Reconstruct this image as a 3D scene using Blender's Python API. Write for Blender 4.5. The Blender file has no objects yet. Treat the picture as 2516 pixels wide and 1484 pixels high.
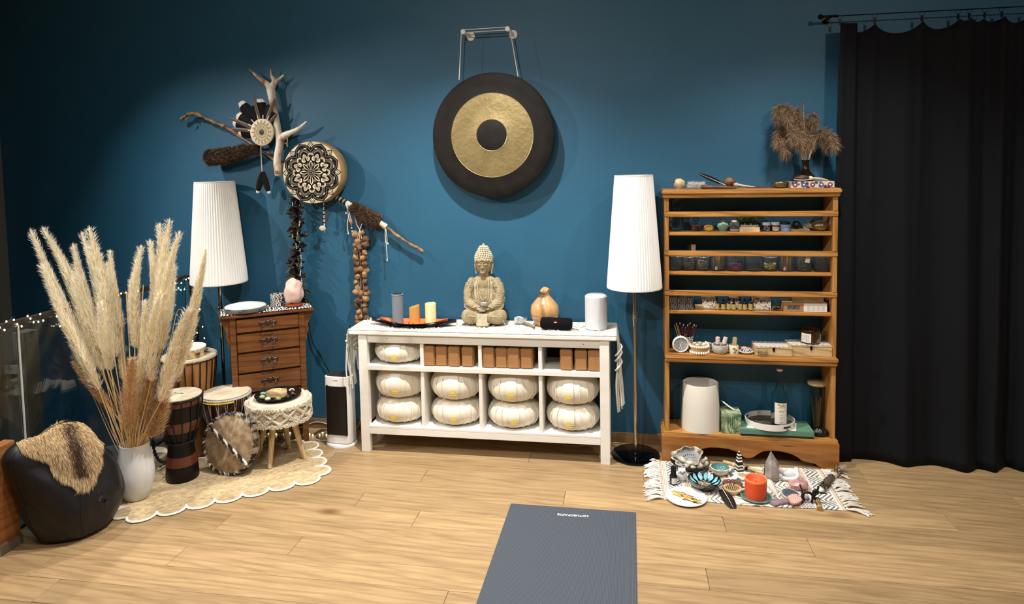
import bpy, bmesh, math, random
from mathutils import Vector, Matrix, noise as mnoise
PI = math.pi; R = math.radians
rnd = random.Random(7)
scn = bpy.context.scene; COL = scn.collection
# ---------------- camera (solved from the photograph's vanishing points) ----------------
FPX, YAW, PITCH, ROLL = 1643.70, .164975, .0645472, .0185215
CX, CY, HC, DC = 1258.0, 506.15, 1.72, 4.05
def _cam_axes():
    cy, sy = math.cos(YAW), math.sin(YAW)
    f = Vector((-sy, cy, 0)); r = Vector((cy, sy, 0)); d = Vector((0, 0, -1))
    cp, sp = math.cos(PITCH), math.sin(PITCH)
    f2 = cp*f+sp*d; d2 = cp*d-sp*f
    cr, sr = math.cos(ROLL), math.sin(ROLL)
    return cr*r+sr*d2, cr*d2-sr*r, f2
AR, AD, AF = _cam_axes()
CAMP = Vector((0, -DC, HC))
cam = bpy.data.objects.new('camera', bpy.data.cameras.new('camera')); COL.objects.link(cam)
cm = Matrix((AR, -AD, -AF)).transposed().to_4x4(); cm.translation = CAMP
cam.matrix_world = cm
cam.data.sensor_width = 36; cam.data.lens = 36*FPX/2516
cam.data.shift_y = -(742-CY)/2516; cam.data.clip_start = .05
scn.camera = cam
# ---------------- world, lights, exposure ----------------
scn.view_settings.view_transform = 'Standard'; scn.view_settings.look = 'None'
scn.view_settings.exposure = 0.15; scn.view_settings.gamma = 1
scn.view_settings.use_curve_mapping = False
wd = bpy.data.worlds.new('world'); scn.world = wd; wd.use_nodes = True
wd.node_tree.nodes['Background'].inputs[0].default_value = (.05, .07, .1, 1)
wd.node_tree.nodes['Background'].inputs[1].default_value = .35
CEIL = 3.05
def spot(x, y, e, tx=0, ty=0, cone=110, blend=.5, rad=.025, col=(1, .955, .885), z=CEIL-.03):
    l = bpy.data.lights.new('ceiling_and_fill_spot', 'SPOT'); l.energy = e; l.spot_size = R(cone); l.spot_blend = blend
    l.shadow_soft_size = rad; l.color = col
    o = bpy.data.objects.new('ceiling_and_fill_spot', l); COL.objects.link(o); o.location = (x, y, z)
    d = Vector((tx, ty, -1)); o.rotation_euler = d.to_track_quat('-Z', 'Y').to_euler()
    return o
LIGHTS = [ # x, y, energy, aim x, aim y, cone
 (-.85, -1.02, 350, 0, 0, 112, 1),
 (-3.4, -1.0, 130, .5, .05, 98, .8),
 (-4.2, -3.0, 230, 1.1, .9, 62, .5),
 (.95, -1.02, 165, 0, 0, 112, 1),
 (-2.3, -1.9, 130, 0, 0, 100, 1),  # unseen fill, added to brighten the left front
 (-.2, -2.6, 45, 0, .1, 150, .8),  # wide unseen fill lamp, added to lift the wall
 (1.7, -2.9, 40, 0, .2, 150, .8),  # second wide fill, likewise added, on the right
 (-.9, -3.3, 95, -.1, 1.7, 110, 1),  # fill lamp added to brighten the upper wall
 (1.9, -3.3, 55, 0, 1.7, 110, 1)]  # same added upper-wall fill, right side
for L in LIGHTS: spot(*L)
# ---------------- helpers ----------------
def ray(px, py): return AR*((px-CX)/FPX)+AD*((py-CY)/FPX)+AF
def F(px, py, z=0.0):
    r = ray(px, py); return CAMP+r*((z-HC)/r.z)
def W(px, py, Y):
    r = ray(px, py); return CAMP+r*((Y+DC)/r.y)
def WX(px, py, X):
    r = ray(px, py); return CAMP+r*(X/r.x)
def pm(P): return (Vector(P)-CAMP).dot(AF)/FPX         # metres per photo pixel at P
def base(px, py, r, z=0.0):                            # centre of a round thing from its front contact pixel
    c = F(px, py, z); d = Vector((c.x-CAMP.x, c.y-CAMP.y, 0)).normalized(); return c+d*r
def zat(py, P):                                        # height above P (vertical line) seen at row py
    lo, hi = -.2, 3.2
    for _ in range(30):
        m = (lo+hi)/2; v = Vector((P[0], P[1], m))-CAMP
        y = CY+FPX*v.dot(AD)/v.dot(AF)
        if y > py: lo = m
        else: hi = m
    return lo
def lin(c):
    o = []
    for v in c[:3]:
        v = v/255.; o.append(v/12.92 if v <= .04045 else ((v+.055)/1.055)**2.4)
    return (*o, 1)
MATS = {}
def mat(n, c, r=.5, m=0, c2=None, sc=20, st=(1, 1, 1), k=(.35, .65), bump=0, bs=None, tr=0, ior=1.45, em=0, coat=0, sub=0, sheen=0, det=4, dist=0, kind='noise', rand=0, alpha=1, spec=.5):
    if n in MATS: return MATS[n]
    M = bpy.data.materials.new(n); M.use_nodes = True; MATS[n] = M
    nt = M.node_tree; b = nt.nodes['Principled BSDF']; N = nt.nodes.new; Lk = nt.links.new
    b.inputs['Base Color'].default_value = lin(c); b.inputs['Roughness'].default_value = r; b.inputs['Metallic'].default_value = m
    b.inputs['IOR'].default_value = ior; b.inputs['Transmission Weight'].default_value = tr
    b.inputs['Coat Weight'].default_value = coat; b.inputs['Sheen Weight'].default_value = sheen
    b.inputs['Alpha'].default_value = alpha; b.inputs['Specular IOR Level'].default_value = spec
    if sub: b.inputs['Subsurface Weight'].default_value = sub; b.inputs['Subsurface Radius'].default_value = (.02, .01, .006); b.inputs['Subsurface Scale'].default_value = .5
    if em: b.inputs['Emission Color'].default_value = lin(c); b.inputs['Emission Strength'].default_value = em
    if c2 or bump:
        tc = N('ShaderNodeTexCoord'); mp = N('ShaderNodeMapping'); Lk(tc.outputs['Object'], mp.inputs['Vector'])
        mp.inputs['Scale'].default_value = [s for s in st]
        vec = mp.outputs['Vector']
        if rand:
            oi = N('ShaderNodeObjectInfo'); vm = N('ShaderNodeVectorMath'); vm.operation = 'SCALE'
            cb = N('ShaderNodeCombineXYZ')
            for i in range(3): Lk(oi.outputs['Random'], cb.inputs[i])
            Lk(cb.outputs[0], vm.inputs[0]); vm.inputs['Scale'].default_value = 37
            va = N('ShaderNodeVectorMath'); Lk(vec, va.inputs[0]); Lk(vm.outputs[0], va.inputs[1]); vec = va.outputs[0]
        if kind == 'noise':
            t = N('ShaderNodeTexNoise'); t.inputs['Scale'].default_value = sc; t.inputs['Detail'].default_value = det; t.inputs['Distortion'].default_value = dist; fac = t.outputs[0]
        elif kind == 'wave':
            t = N('ShaderNodeTexWave'); t.inputs['Scale'].default_value = sc; t.inputs['Distortion'].default_value = dist; t.inputs['Detail'].default_value = det; t.inputs['Detail Scale'].default_value = 1.2; fac = t.outputs[1]
        elif kind == 'vor':
            t = N('ShaderNodeTexVoronoi'); t.inputs['Scale'].default_value = sc; fac = t.outputs['Distance']
        Lk(vec, t.inputs['Vector'])
        if c2:
            rp = N('ShaderNodeValToRGB'); rp.color_ramp.elements[0].position = k[0]; rp.color_ramp.elements[1].position = k[1]
            rp.color_ramp.elements[0].color = lin(c); rp.color_ramp.elements[1].color = lin(c2)
            Lk(fac, rp.inputs[0]); out = rp.outputs[0]
            if rand:
                hs = N('ShaderNodeHueSaturation'); mr = N('ShaderNodeMapRange'); mr.inputs['To Min'].default_value = 1-rand; mr.inputs['To Max'].default_value = 1+rand*.6
                Lk(oi.outputs['Random'], mr.inputs[0]); Lk(mr.outputs[0], hs.inputs['Value']); Lk(out, hs.inputs['Color']); out = hs.outputs[0]
            Lk(out, b.inputs['Base Color'])
        if bump:
            t2 = t
            if bs:
                t2 = N('ShaderNodeTexNoise'); t2.inputs['Scale'].default_value = bs; t2.inputs['Detail'].default_value = 5; Lk(vec, t2.inputs['Vector'])
            bp = N('ShaderNodeBump'); bp.inputs['Strength'].default_value = bump; bp.inputs['Distance'].default_value = .01
            Lk(t2.outputs[1 if t2.type == 'TEX_WAVE' else 0], bp.inputs['Height']); Lk(bp.outputs[0], b.inputs['Normal'])
    return M
def wood(n, c, c2, sc=6, st=(1, 12, 12), r=.45, rand=0, bump=.05, coat=0, knots=0, kc=(60, 35, 20), dark=.6, wsc=.22):
    if n in MATS: return MATS[n]
    M = mat(n, c, r, c2=c2, sc=sc, st=st, k=(.3, .7), bump=bump, rand=rand, coat=coat, det=8, dist=.6)
    nt = M.node_tree; b = nt.nodes['Principled BSDF']; N = nt.nodes.new; Lk = nt.links.new
    src = b.inputs['Base Color'].links[0].from_socket
    tc = [q for q in nt.nodes if q.type == 'TEX_COORD'][0]; no = [q for q in nt.nodes if q.type == 'TEX_NOISE'][0]
    vsrc = no.inputs['Vector'].links[0].from_socket
    w = N('ShaderNodeTexWave'); w.wave_type = 'BANDS'; w.bands_direction = 'DIAGONAL'
    w.inputs['Scale'].default_value = sc*wsc; w.inputs['Distortion'].default_value = 14; w.inputs['Detail'].default_value = 3; w.inputs['Detail Scale'].default_value = .45
    Lk(vsrc, w.inputs['Vector'])
    rp = N('ShaderNodeValToRGB'); rp.color_ramp.elements[0].position = .0; rp.color_ramp.elements[1].position = .35
    d = 1-(1-dark)*.5
    rp.color_ramp.elements[0].color = (d, d*.97, d*.93, 1); rp.color_ramp.elements[1].color = (1, 1, 1, 1)
    Lk(w.outputs[1], rp.inputs[0])
    mx = N('ShaderNodeMix'); mx.data_type = 'RGBA'; mx.blend_type = 'MULTIPLY'; mx.inputs[0].default_value = 1
    Lk(src, mx.inputs[6]); Lk(rp.outputs[0], mx.inputs[7]); out = mx.outputs[2]
    if knots:
        mp = N('ShaderNodeMapping'); Lk(vsrc, mp.inputs['Vector']); mp.inputs['Scale'].default_value = (1, 1/st[1]*2.0, 1)
        v = N('ShaderNodeTexVoronoi'); v.inputs['Scale'].default_value = knots; Lk(mp.outputs[0], v.inputs['Vector'])
        kr = N('ShaderNodeValToRGB'); kr.color_ramp.elements[0].position = .02; kr.color_ramp.elements[1].position = .09
        kr.color_ramp.elements[0].color = (1, 1, 1, 1); kr.color_ramp.elements[1].color = (0, 0, 0, 1)
        Lk(v.outputs['Distance'], kr.inputs[0])
        m2 = N('ShaderNodeMix'); m2.data_type = 'RGBA'; Lk(kr.outputs[0], m2.inputs[0]); Lk(out, m2.inputs[6]); m2.inputs[7].default_value = lin(kc); out = m2.outputs[2]
    Lk(out, b.inputs['Base Color'])
    return M
class MB:
    def __init__(s): s.v = []; s.f = []; s.m = []
    def add(s, vs, fs, mi=0, M=None):
        b = len(s.v)
        if M is not None: vs = [M @ Vector(v) for v in vs]
        s.v.extend([tuple(v) for v in vs]); s.f.extend([tuple(i+b for i in f) for f in fs]); s.m.extend([mi]*len(fs)); return s
    def box(s, x0, x1, y0, y1, z0, z1, mi=0, M=None):
        vs = [(x, y, z) for z in (z0, z1) for y in (y0, y1) for x in (x0, x1)]
        return s.add(vs, [(0, 2, 3, 1), (4, 5, 7, 6), (0, 1, 5, 4), (2, 6, 7, 3), (0, 4, 6, 2), (1, 3, 7, 5)], mi, M)
    def lathe(s, prof, seg=28, mi=0, M=None, cap=True, fn=None, sx=1, sy=1):
        vs = []; fs = []
        for i, (r, z) in enumerate(prof):
            for j in range(seg):
                a = 2*PI*j/seg; rr, zz = (r, z) if fn is None else fn(r, z, a, i)
                vs.append((rr*math.cos(a)*sx, rr*math.sin(a)*sy, zz))
        n = len(prof)
        for i in range(n-1):
            for j in range(seg):
                k = (j+1) % seg; fs.append((i*seg+j, i*seg+k, (i+1)*seg+k, (i+1)*seg+j))
        if cap:
            if prof[0][0] > 1e-4: fs.append(tuple(reversed(range(seg))))
            if prof[-1][0] > 1e-4: fs.append(tuple(range((n-1)*seg, n*seg)))
        return s.add(vs, fs, mi, M)
    def tube(s, pts, r, seg=8, mi=0, M=None, closed=False, cap=True, flat=1):
        pts = [Vector(p) for p in pts]; n = len(pts); vs = []; fs = []
        rs = r if isinstance(r, (list, tuple)) else [r]*n
        up = None
        for i, p in enumerate(pts):
            if closed: t = pts[(i+1) % n]-pts[i-1]
            else: t = pts[min(i+1, n-1)]-pts[max(i-1, 0)]
            t = t.normalized() if t.length > 1e-9 else Vector((0, 0, 1))
            if up is None: up = Vector((0, 0, 1)) if abs(t.z) < .9 else Vector((0, 1, 0))
            a = t.cross(up)
            if a.length < 1e-6: a = t.orthogonal()
            a.normalize(); b = a.cross(t).normalized(); up = b
            for j in range(seg):
                q = 2*PI*j/seg; vs.append(p+a*(math.cos(q)*rs[i])+b*(math.sin(q)*rs[i]*flat))
        m = n if closed else n-1
        for i in range(m):
            for j in range(seg):
                k = (j+1) % seg; i2 = (i+1) % n; fs.append((i*seg+j, i*seg+k, i2*seg+k, i2*seg+j))
        if cap and not closed: fs.append(tuple(reversed(range(seg)))); fs.append(tuple(range((n-1)*seg, n*seg)))
        return s.add(vs, fs, mi, M)
    def ell(s, c, r, mi=0, nu=16, nv=10, M=None, nz=0, ns=3, seed=0, pw=1):
        vs = []; fs = []
        for i in range(nv+1):
            th = PI*i/nv
            for j in range(nu):
                a = 2*PI*j/nu
                d = Vector((math.sin(th)*math.cos(a), math.sin(th)*math.sin(a), -math.cos(th)))
                if pw != 1: d = Vector([math.copysign(abs(q)**pw, q) for q in d])
                k = 1+(nz*mnoise.noise(d*ns+Vector((seed*3.7, seed*1.3, seed))) if nz else 0)
                vs.append((c[0]+d.x*r[0]*k, c[1]+d.y*r[1]*k, c[2]+d.z*r[2]*k))
        for i in range(nv):
            for j in range(nu):
                k = (j+1) % nu; fs.append((i*nu+j, i*nu+k, (i+1)*nu+k, (i+1)*nu+j))
        return s.add(vs, fs, mi, M)
    def prism(s, poly, z0, z1, mi=0, M=None):
        n = len(poly); vs = [(x, y, z0) for x, y in poly]+[(x, y, z1) for x, y in poly]
        fs = [tuple(reversed(range(n))), tuple(range(n, 2*n))]+[(i, (i+1) % n, n+(i+1) % n, n+i) for i in range(n)]
        return s.add(vs, fs, mi, M)
    def poly(s, pts, mi=0, M=None): return s.add(pts, [tuple(range(len(pts)))], mi, M)
    def sheet(s, fn, nu, nv, mi=0, M=None, mif=None):
        vs = [fn(i/nu, j/nv) for j in range(nv+1) for i in range(nu+1)]; fs = []
        b0 = len(s.m)
        for j in range(nv):
            for i in range(nu): q = j*(nu+1)+i; fs.append((q, q+1, q+nu+2, q+nu+1))
        s.add(vs, fs, mi, M)
        if mif:
            for j in range(nv):
                for i in range(nu): s.m[b0+j*nu+i] = mif((i+.5)/nu, (j+.5)/nv)
        return s
    def blade(s, p, d, L, w, mi=0, droop=0, side=None, seg=2):
        p = Vector(p); d = Vector(d).normalized(); sd = side or d.cross(Vector((rnd.uniform(-1, 1), rnd.uniform(-1, 1), rnd.uniform(-1, 1)))).normalized()
        vs = []; 
        for i in range(seg):
            t = i/seg; q = p+d*(L*t)-Vector((0, 0, 1))*(droop*L*t*t); ww = w*(1-t*.6)
            vs += [q-sd*ww/2, q+sd*ww/2]
        vs.append(p+d*L-Vector((0, 0, 1))*(droop*L))
        fs = [(2*i, 2*i+1, 2*i+3, 2*i+2) for i in range(seg-1)]+[(2*seg-2, 2*seg-1, 2*seg)]
        return s.add(vs, fs, mi)
    def mesh(s, name, mats, bevel=0, smooth=40, bseg=2, solid=0):
        me = bpy.data.meshes.new(name); me.from_pydata(s.v, [], s.f)
        for q in (mats if isinstance(mats, (list, tuple)) else [mats]): me.materials.append(q)
        me.polygons.foreach_set('material_index', s.m)
        bm = bmesh.new(); bm.from_mesh(me)
        if len(bm.verts) < 60000 and smooth != -1: bmesh.ops.remove_doubles(bm, verts=bm.verts, dist=1e-6)
        if bevel:
            ed = [e for e in bm.edges if len(e.link_faces) == 2 and e.calc_face_angle(0) > R(30)]
            bmesh.ops.bevel(bm, geom=ed, offset=bevel, segments=bseg, affect='EDGES', clamp_overlap=True)
        if smooth != -1: bmesh.ops.recalc_face_normals(bm, faces=bm.faces)
        bm.to_mesh(me); bm.free()
        if smooth > 0:
            me.polygons.foreach_set('use_smooth', [True]*len(me.polygons)); me.set_sharp_from_angle(angle=R(smooth))
        return me
    def o(s, name, mats, parent=None, loc=(0, 0, 0), rot=(0, 0, 0), kind=None, label=None, **k):
        ob = bpy.data.objects.new(name, s.mesh(name, mats, **k)); COL.objects.link(ob)
        ob.parent = parent; ob.location = loc; ob.rotation_euler = rot
        if kind: ob['kind'] = kind
        if label: ob['label'] = label
        return ob
def T(name, label, cat, loc=(0, 0, 0), rz=0, group=None, rot=None):
    o = bpy.data.objects.new(name, None); COL.objects.link(o); o.empty_display_size = .05
    o.location = loc; o.rotation_euler = rot or (0, 0, rz); return tag(o, label, cat, group)
def tag(o, label, cat, group=None):
    o['label'] = label; o['category'] = cat
    if group: o['group'] = group
    return o
def inst(me, name, parent, loc, rot=(0, 0, 0), sc=(1, 1, 1)):
    o = bpy.data.objects.new(name, me); COL.objects.link(o); o.parent = parent; o.location = loc; o.rotation_euler = rot; o.scale = sc; return o
def copy_tree(o, parent=None):
    c = o.copy(); COL.objects.link(c); c.parent = parent
    for ch in list(o.children): copy_tree(ch, c)
    return c
def text(body, size, mt, parent, loc, rot=(0, 0, 0), name='lettering', ext=.0003, sx=1, bold=0, align='CENTER', space=1):
    cu = bpy.data.curves.new(name, 'FONT'); cu.body = body; cu.size = size; cu.extrude = ext; cu.align_x = align; cu.align_y = 'CENTER'; cu.offset = bold; cu.space_character = space
    t = bpy.data.objects.new('tmp', cu); COL.objects.link(t)
    dg = bpy.context.evaluated_depsgraph_get(); me = bpy.data.meshes.new_from_object(t.evaluated_get(dg))
    bpy.data.objects.remove(t); me.materials.clear(); me.materials.append(mt)
    o = bpy.data.objects.new(name, me); COL.objects.link(o); o.parent = parent; o.location = loc; o.rotation_euler = rot; o.scale = (sx, 1, 1); return o
ORD = ['first', 'second', 'third', 'fourth', 'fifth', 'sixth', 'seventh', 'eighth', 'ninth', 'tenth', 'eleventh', 'twelfth', 'thirteenth', 'fourteenth', 'fifteenth', 'sixteenth', 'seventeenth', 'eighteenth', 'nineteenth', 'twentieth', 'twenty-first', 'twenty-second', 'twenty-third', 'twenty-fourth', 'twenty-fifth']
def lerp(a, b, t): return a+(b-a)*t
def smoothpts(pts, n=4):
    pts = [Vector(p) for p in pts]; out = []
    for i in range(len(pts)-1):
        p0 = pts[max(i-1, 0)]; p1 = pts[i]; p2 = pts[i+1]; p3 = pts[min(i+2, len(pts)-1)]
        for j in range(n):
            t = j/n; out.append(.5*((2*p1)+(p2-p0)*t+(2*p0-5*p1+4*p2-p3)*t*t+(3*p1-p0-3*p2+p3)*t*t*t))
    out.append(pts[-1]); return out
def rotm(rx=0, ry=0, rz=0, t=(0, 0, 0)): return Matrix.Translation(t) @ Matrix.Rotation(rz, 4, 'Z') @ Matrix.Rotation(ry, 4, 'Y') @ Matrix.Rotation(rx, 4, 'X')
# ---------------- common materials ----------------
white = mat('white_paint', (240, 239, 236), .35)
whitefab = mat('white_fabric', (226, 222, 212), .9, bump=.3, sc=400, sheen=.2)
cream = mat('cream_cotton', (222, 212, 192), .95, bump=.5, sc=260)
macr = mat('macrame_cord', (240, 236, 227), .95, bump=.8, sc=300)
black = mat('black_plastic', (12, 12, 14), .45, spec=.3)
blackm = mat('black_metal', (16, 16, 17), .35, m=.8)
chrome = mat('chrome', (190, 180, 170), .12, m=1)
glass = mat('clear_glass', (238, 243, 243), .03, tr=1, ior=1.18)
brass = mat('aged_brass', (150, 125, 70), .35, m=.9, c2=(90, 75, 45), sc=8)
skin = mat('drum_skin', (222, 212, 190), .6, c2=(196, 182, 155), sc=6, bump=.1)
bonem = mat('bone', (214, 204, 184), .6, c2=(180, 160, 130), sc=12, bump=.2)
ropeb = mat('black_rope', (16, 15, 15), .8, bump=.6, sc=300)
ropew = mat('white_rope', (205, 198, 188), .9, bump=.6, sc=300)
oakp = wood('oak_plank', (154, 126, 90), (180, 152, 112), sc=4.2, st=(1, 11, 11), r=.42, rand=.17, bump=.04, knots=1.1, kc=(124, 92, 62), dark=.70, wsc=.30)
pine = wood('honey_pine', (168, 114, 56), (192, 142, 80), sc=5, st=(1, 12, 12), r=.38, coat=.15, dark=.35)
pinev = wood('honey_pine_upright', (168, 114, 56), (192, 142, 80), sc=5, st=(12, 12, 1), r=.38, coat=.15, dark=.35)
walnut = wood('chest_wood', (98, 58, 30), (126, 78, 42), sc=5, st=(1, 9, 12), r=.35, coat=.2, dark=.3)
palew = wood('pale_wood', (196, 168, 122), (214, 188, 144), sc=8, st=(10, 10, 1), r=.5, dark=.4)
palewh = wood('pale_wood_flat', (190, 160, 112), (214, 188, 144), sc=8, st=(1, 10, 10), r=.5, dark=.4)
driftw = mat('driftwood', (98, 66, 42), .75, c2=(164, 128, 90), sc=20, st=(1, 1, 1), bump=.6, det=8, dist=1.5)
zebra = mat('zebra_print', (225, 222, 216), .6, kind='wave', sc=17, dist=9, det=1.5, c2=(16, 16, 18), k=(.46, .54), st=(1, 1.6, 1.4))
zebras = mat('zebra_print_small', (222, 220, 214), .5, kind='wave', sc=36, dist=9, det=1.5, c2=(18, 18, 20), k=(.46, .54), st=(1, 1.6, 1.4))
greyd = mat('dark_grey', (38, 37, 37), .5)
paper = mat('paper_label', (222, 218, 210), .6)
def baked(mb, name, mats, voxel=.004, it=4, smooth=60, disp=None):
    ob = mb.o('tmp', mats, smooth=-1)
    m = ob.modifiers.new('r', 'REMESH'); m.mode = 'VOXEL'; m.voxel_size = voxel
    if it: s = ob.modifiers.new('s', 'SMOOTH'); s.iterations = it; s.factor = .5
    dg = bpy.context.evaluated_depsgraph_get(); me = bpy.data.meshes.new_from_object(ob.evaluated_get(dg)); me.name = name
    bpy.data.objects.remove(ob)
    me.polygons.foreach_set('use_smooth', [True]*len(me.polygons))
    if disp:
        for v in me.vertices: v.co = disp(v.co.copy(), v.normal.copy())
    return me
def obj(name, me, parent=None, loc=(0, 0, 0)):
    o = bpy.data.objects.new(name, me); COL.objects.link(o); o.parent = parent; o.location = loc; return o
# ================= SETTING =================
ST = dict(kind='structure')
wallm = mat('teal_wall_paint', (38, 91, 120), .5, c2=(37, 88, 117), sc=3, bump=.12, bs=260)
pale = mat('pale_plaster', (205, 200, 190), .8)
MB().box(-4.29, 3.6, 0, .12, -1.6, CEIL).o('wall_back', wallm, **ST)
MB().box(3.4, 3.5, -7, 0, 0, CEIL).o('wall_right', pale, **ST)
MB().box(-5.6, 3.5, -7.1, -7, -1.6, CEIL).o('wall_front', pale, **ST)
MB().box(-5.6, -5.5, -7, .12, -1.6, CEIL).o('wall_left', mat('dark_plaster', (40, 44, 48), .8), **ST)
MB().box(-5.6, 3.5, -7.1, .12, CEIL, CEIL+.1).o('ceiling', mat('white_ceiling', (215, 210, 202), .8), **ST)
wg = mat('grey_window_frame', (120, 118, 112), .5)
w1 = MB().box(-4.385, -4.29, -.09, .0, -1.6, CEIL).o('window_1', wg, **ST)
MB().box(-5.5, -4.385, .03, .04, -1.6, CEIL).o('pane', mat('night_window_glass', (6, 8, 10), .04), w1)
MB().box(-5.5, -4.385, .1, .12, -1.6, CEIL).o('night_backing', mat('night', (3, 4, 6), .9), w1)
fl = MB().box(-2.9, 3.5, -7, .09, -.10, -.014).box(-2.9, 3.5, -7, -3.0, -.014, 0).o('floor', oakp, **ST)
MB().box(-5.6, -2.9, -7, 0, -1.7, -1.6).o('stairwell_floor', mat('dark_stone', (60, 60, 62), .6), **ST)
joints = {0: -.309, 1: .46, 2: -1.008, 3: -.12, 4: -1.484, 5: -.16, 6: -.707, 7: -.54, -1: -1.1, -2: .1, -3: -.55, -4: -1.35, -5: .9}
PL = 1.815
for k in range(-5, 16):
    ya = -.655-.147*k; yb = ya-.147
    j0 = joints.get(k, rnd.uniform(-1, .8)); x = j0
    while x > -2.9: x -= PL
    while x < 3.4:
        a = max(x, -2.885); b = min(x+PL, 3.4); x += PL
        if b-a < .05: continue
        L = b-a; cx = (a+b)/2
        MB().box(-L/2+.0007, L/2-.0007, -.0728, .0728, -.013, 0).o('floor_plank', oakp, fl, loc=(cx, (ya+yb)/2, 0), bevel=.0012, bseg=1)
bb = wood('baseboard_wood', (128, 98, 66), (150, 120, 86), sc=4, st=(1, 12, 12))
MB().box(-2.84, 3.4, -.016, 0, 0, .062).o('baseboard_back', bb, bevel=.002, **ST)
# lower wood panel at left and its strip
wp = wood('orange_oak_panel', (156, 100, 54), (182, 124, 74), sc=5, st=(10, 1, 14), r=.4)
MB().box(-2.83, -2.775, -3.6, -1.46, 0.04, .488).o('trim_1', wp, bevel=.002, **ST)
MB().box(-2.83, -2.762, -3.6, -1.46, 0, .045).o('baseboard_left', mat('grey_strip', (120, 108, 90), .5), bevel=.002, **ST)
# ---------------- glass balustrade ----------------
gb = T('glass_balustrade', 'glass balustrade with dark handrail guarding the stairwell on the left', 'balustrade', (-2.89, 0, 0))
hm = mat('handrail_bronze', (62, 56, 52), .4, m=.5)
for a, b in ((-1.296, -.05), (-3.5, -1.306)):
    MB().box(-.006, .006, a, b, .0, .985).o('glass_panel', mat('tinted_balustrade_glass', (215, 232, 235), .01, tr=1, ior=1.5), gb, bevel=.001, bseg=1)
MB().box(-.009, .009, -1.305, -1.297, .0, .985).o('joint_strip', mat('pale_seal', (200, 205, 205), .3), gb)
MB().box(-.02, .02, -3.5, 0, .985, 1.008).o('handrail', hm, gb, bevel=.003)
MB().box(.02, .055, -.035, -.002, 0, 1.0).o('end_post', hm, gb, bevel=.002)
MB().box(-.09, -.02, -1.25, -1.17, -.3, .93).o('reflection_post', mat('grey_brown_reflection', (74, 68, 62), .5), gb, bevel=.002)  # solid upright added for a band reflected in the glass
MB().box(-.03, .012, -3.5, 0, -.05, .012).o('base_channel', hm, gb)
# ---------------- fairy lights ----------------
bulbm = mat('warm_bulb', (255, 240, 190), .3, em=7)
wirem = mat('thin_dark_wire', (26, 26, 22), .5)
me_b = MB().ell((0, 0, 0), (.0036, .0036, .005), nu=8, nv=6).mesh('bulb', bulbm)
def fairy(name, label, P, extra=None, hang=.02):
    c = P[0]; t = T(name, label, 'fairy lights', c)
    pts = smoothpts([p-c for p in P], 3)
    pts = [p+Vector((rnd.uniform(-.006, .006), rnd.uniform(-.006, .006), rnd.uniform(-.008, .008))) for p in pts]
    MB().tube(pts, .0012, 5).o('wire', wirem, t)
    for p in P: inst(me_b, 'bulb', t, p-c+Vector((rnd.uniform(-.004, .004), -.006, -.006)))
def rp(px, py, dx=.025): return WX(px, py, -2.89+dx)
fairy('fairy_light_string', 'fairy light string wound along the near end of the glass handrail', [rp(*p) for p in ((1, 801), (15, 807), (20, 786), (35, 782), (45, 793), (57, 798), (70, 773), (79, 779), (85, 788), (95, 787), (100, 768), (108, 784), (143, 774), (150, 798), (160, 794))])
fairy('fairy_light_string', 'fairy light string around the far end of the handrail beside the wall', [rp(*p) for p in ((280, 726), (291, 722), (300, 718), (311, 716), (340, 712), (380, 704), (420, 696), (433, 693), (440, 705), (447, 710), (455, 708), (448, 693), (458, 684), (464, 681))])
fairy('fairy_light_string', 'fairy lights hanging down the dark post behind the pampas grass', [W(px, py, -.06) for px, py in ((476, 683), (488, 700), (492, 722), (493, 738), (478, 748), (476, 772), (492, 757), (481, 795), (499, 800), (487, 815), (504, 828), (476, 835), (497, 850), (470, 870))])
fairy('fairy_light_string', 'fairy lights lying on the floor along the baseboard behind the stool', [F(px, py, .012) for px, py in ((636, 1065), (650, 1066), (663, 1062), (680, 1063), (700, 1062), (712, 1060), (735, 1066), (762, 1063), (770, 1066), (787, 1065), (795, 1060), (804, 1065), (815, 1062), (830, 1066))])
# ================= LEFT GROUP =================
# bean bag
m = MB()
m.ell((-2.62, -1.30, .15), (.205, .205, .165), nu=32, nv=20).ell((-2.635, -1.285, .22), (.19, .195, .165), nu=32, nv=20).ell((-2.67, -1.33, .34), (.165, .17, .14), nu=28, nv=18).ell((-2.70, -1.495, .425), (.065, .09, .068), nu=20, nv=12).ell((-2.695, -1.42, .40), (.09, .12, .09), nu=20, nv=12).ell((-2.67, -1.29, .40), (.11, .11, .09), nu=20, nv=12).ell((-2.68, -1.43, .25), (.085, .11, .20), nu=20, nv=12)
m.lathe([(.12, -.0), (.17, .02), (.18, .1)], M=Matrix.Translation((-2.63, -1.305, 0)))
def bagd(c, n):
    w = mnoise.noise(Vector((c.x*5, c.y*5, c.z*2.2)))*.022+mnoise.noise(Vector((c.x*13, c.y*13, c.z*5)))*.006
    q_ = .5+.5*math.sin(c.x*38+c.z*22+3*mnoise.noise(c*4)); w -= .007*(1-q_)**4*(1 if c.z < .4 else .4); c = c+n*w; c.z = max(c.z, .001); return c
_b = bmesh.new()
for v_ in m.v: _b.verts.new(v_)
_h = bmesh.ops.convex_hull(_b, input=_b.verts); bmesh.ops.delete(_b, geom=[g for g in _h['geom_interior'] if isinstance(g, bmesh.types.BMVert)], context='VERTS')
_b.verts.ensure_lookup_table(); _b.verts.index_update(); m = MB(); m.add([v_.co.copy() for v_ in _b.verts], [tuple(q.index for q in f.verts) for f in _b.faces]); _b.free()
bagm = baked(m, 'bean_bag', mat('black_leatherette', (11, 12, 18), .45, bump=.1, sc=500), voxel=.008, it=14, disp=bagd)
bag = obj('bean_bag', bagm); tag(bag, 'black leatherette bean bag on the floor against the glass balustrade', 'bean bag')
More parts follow.
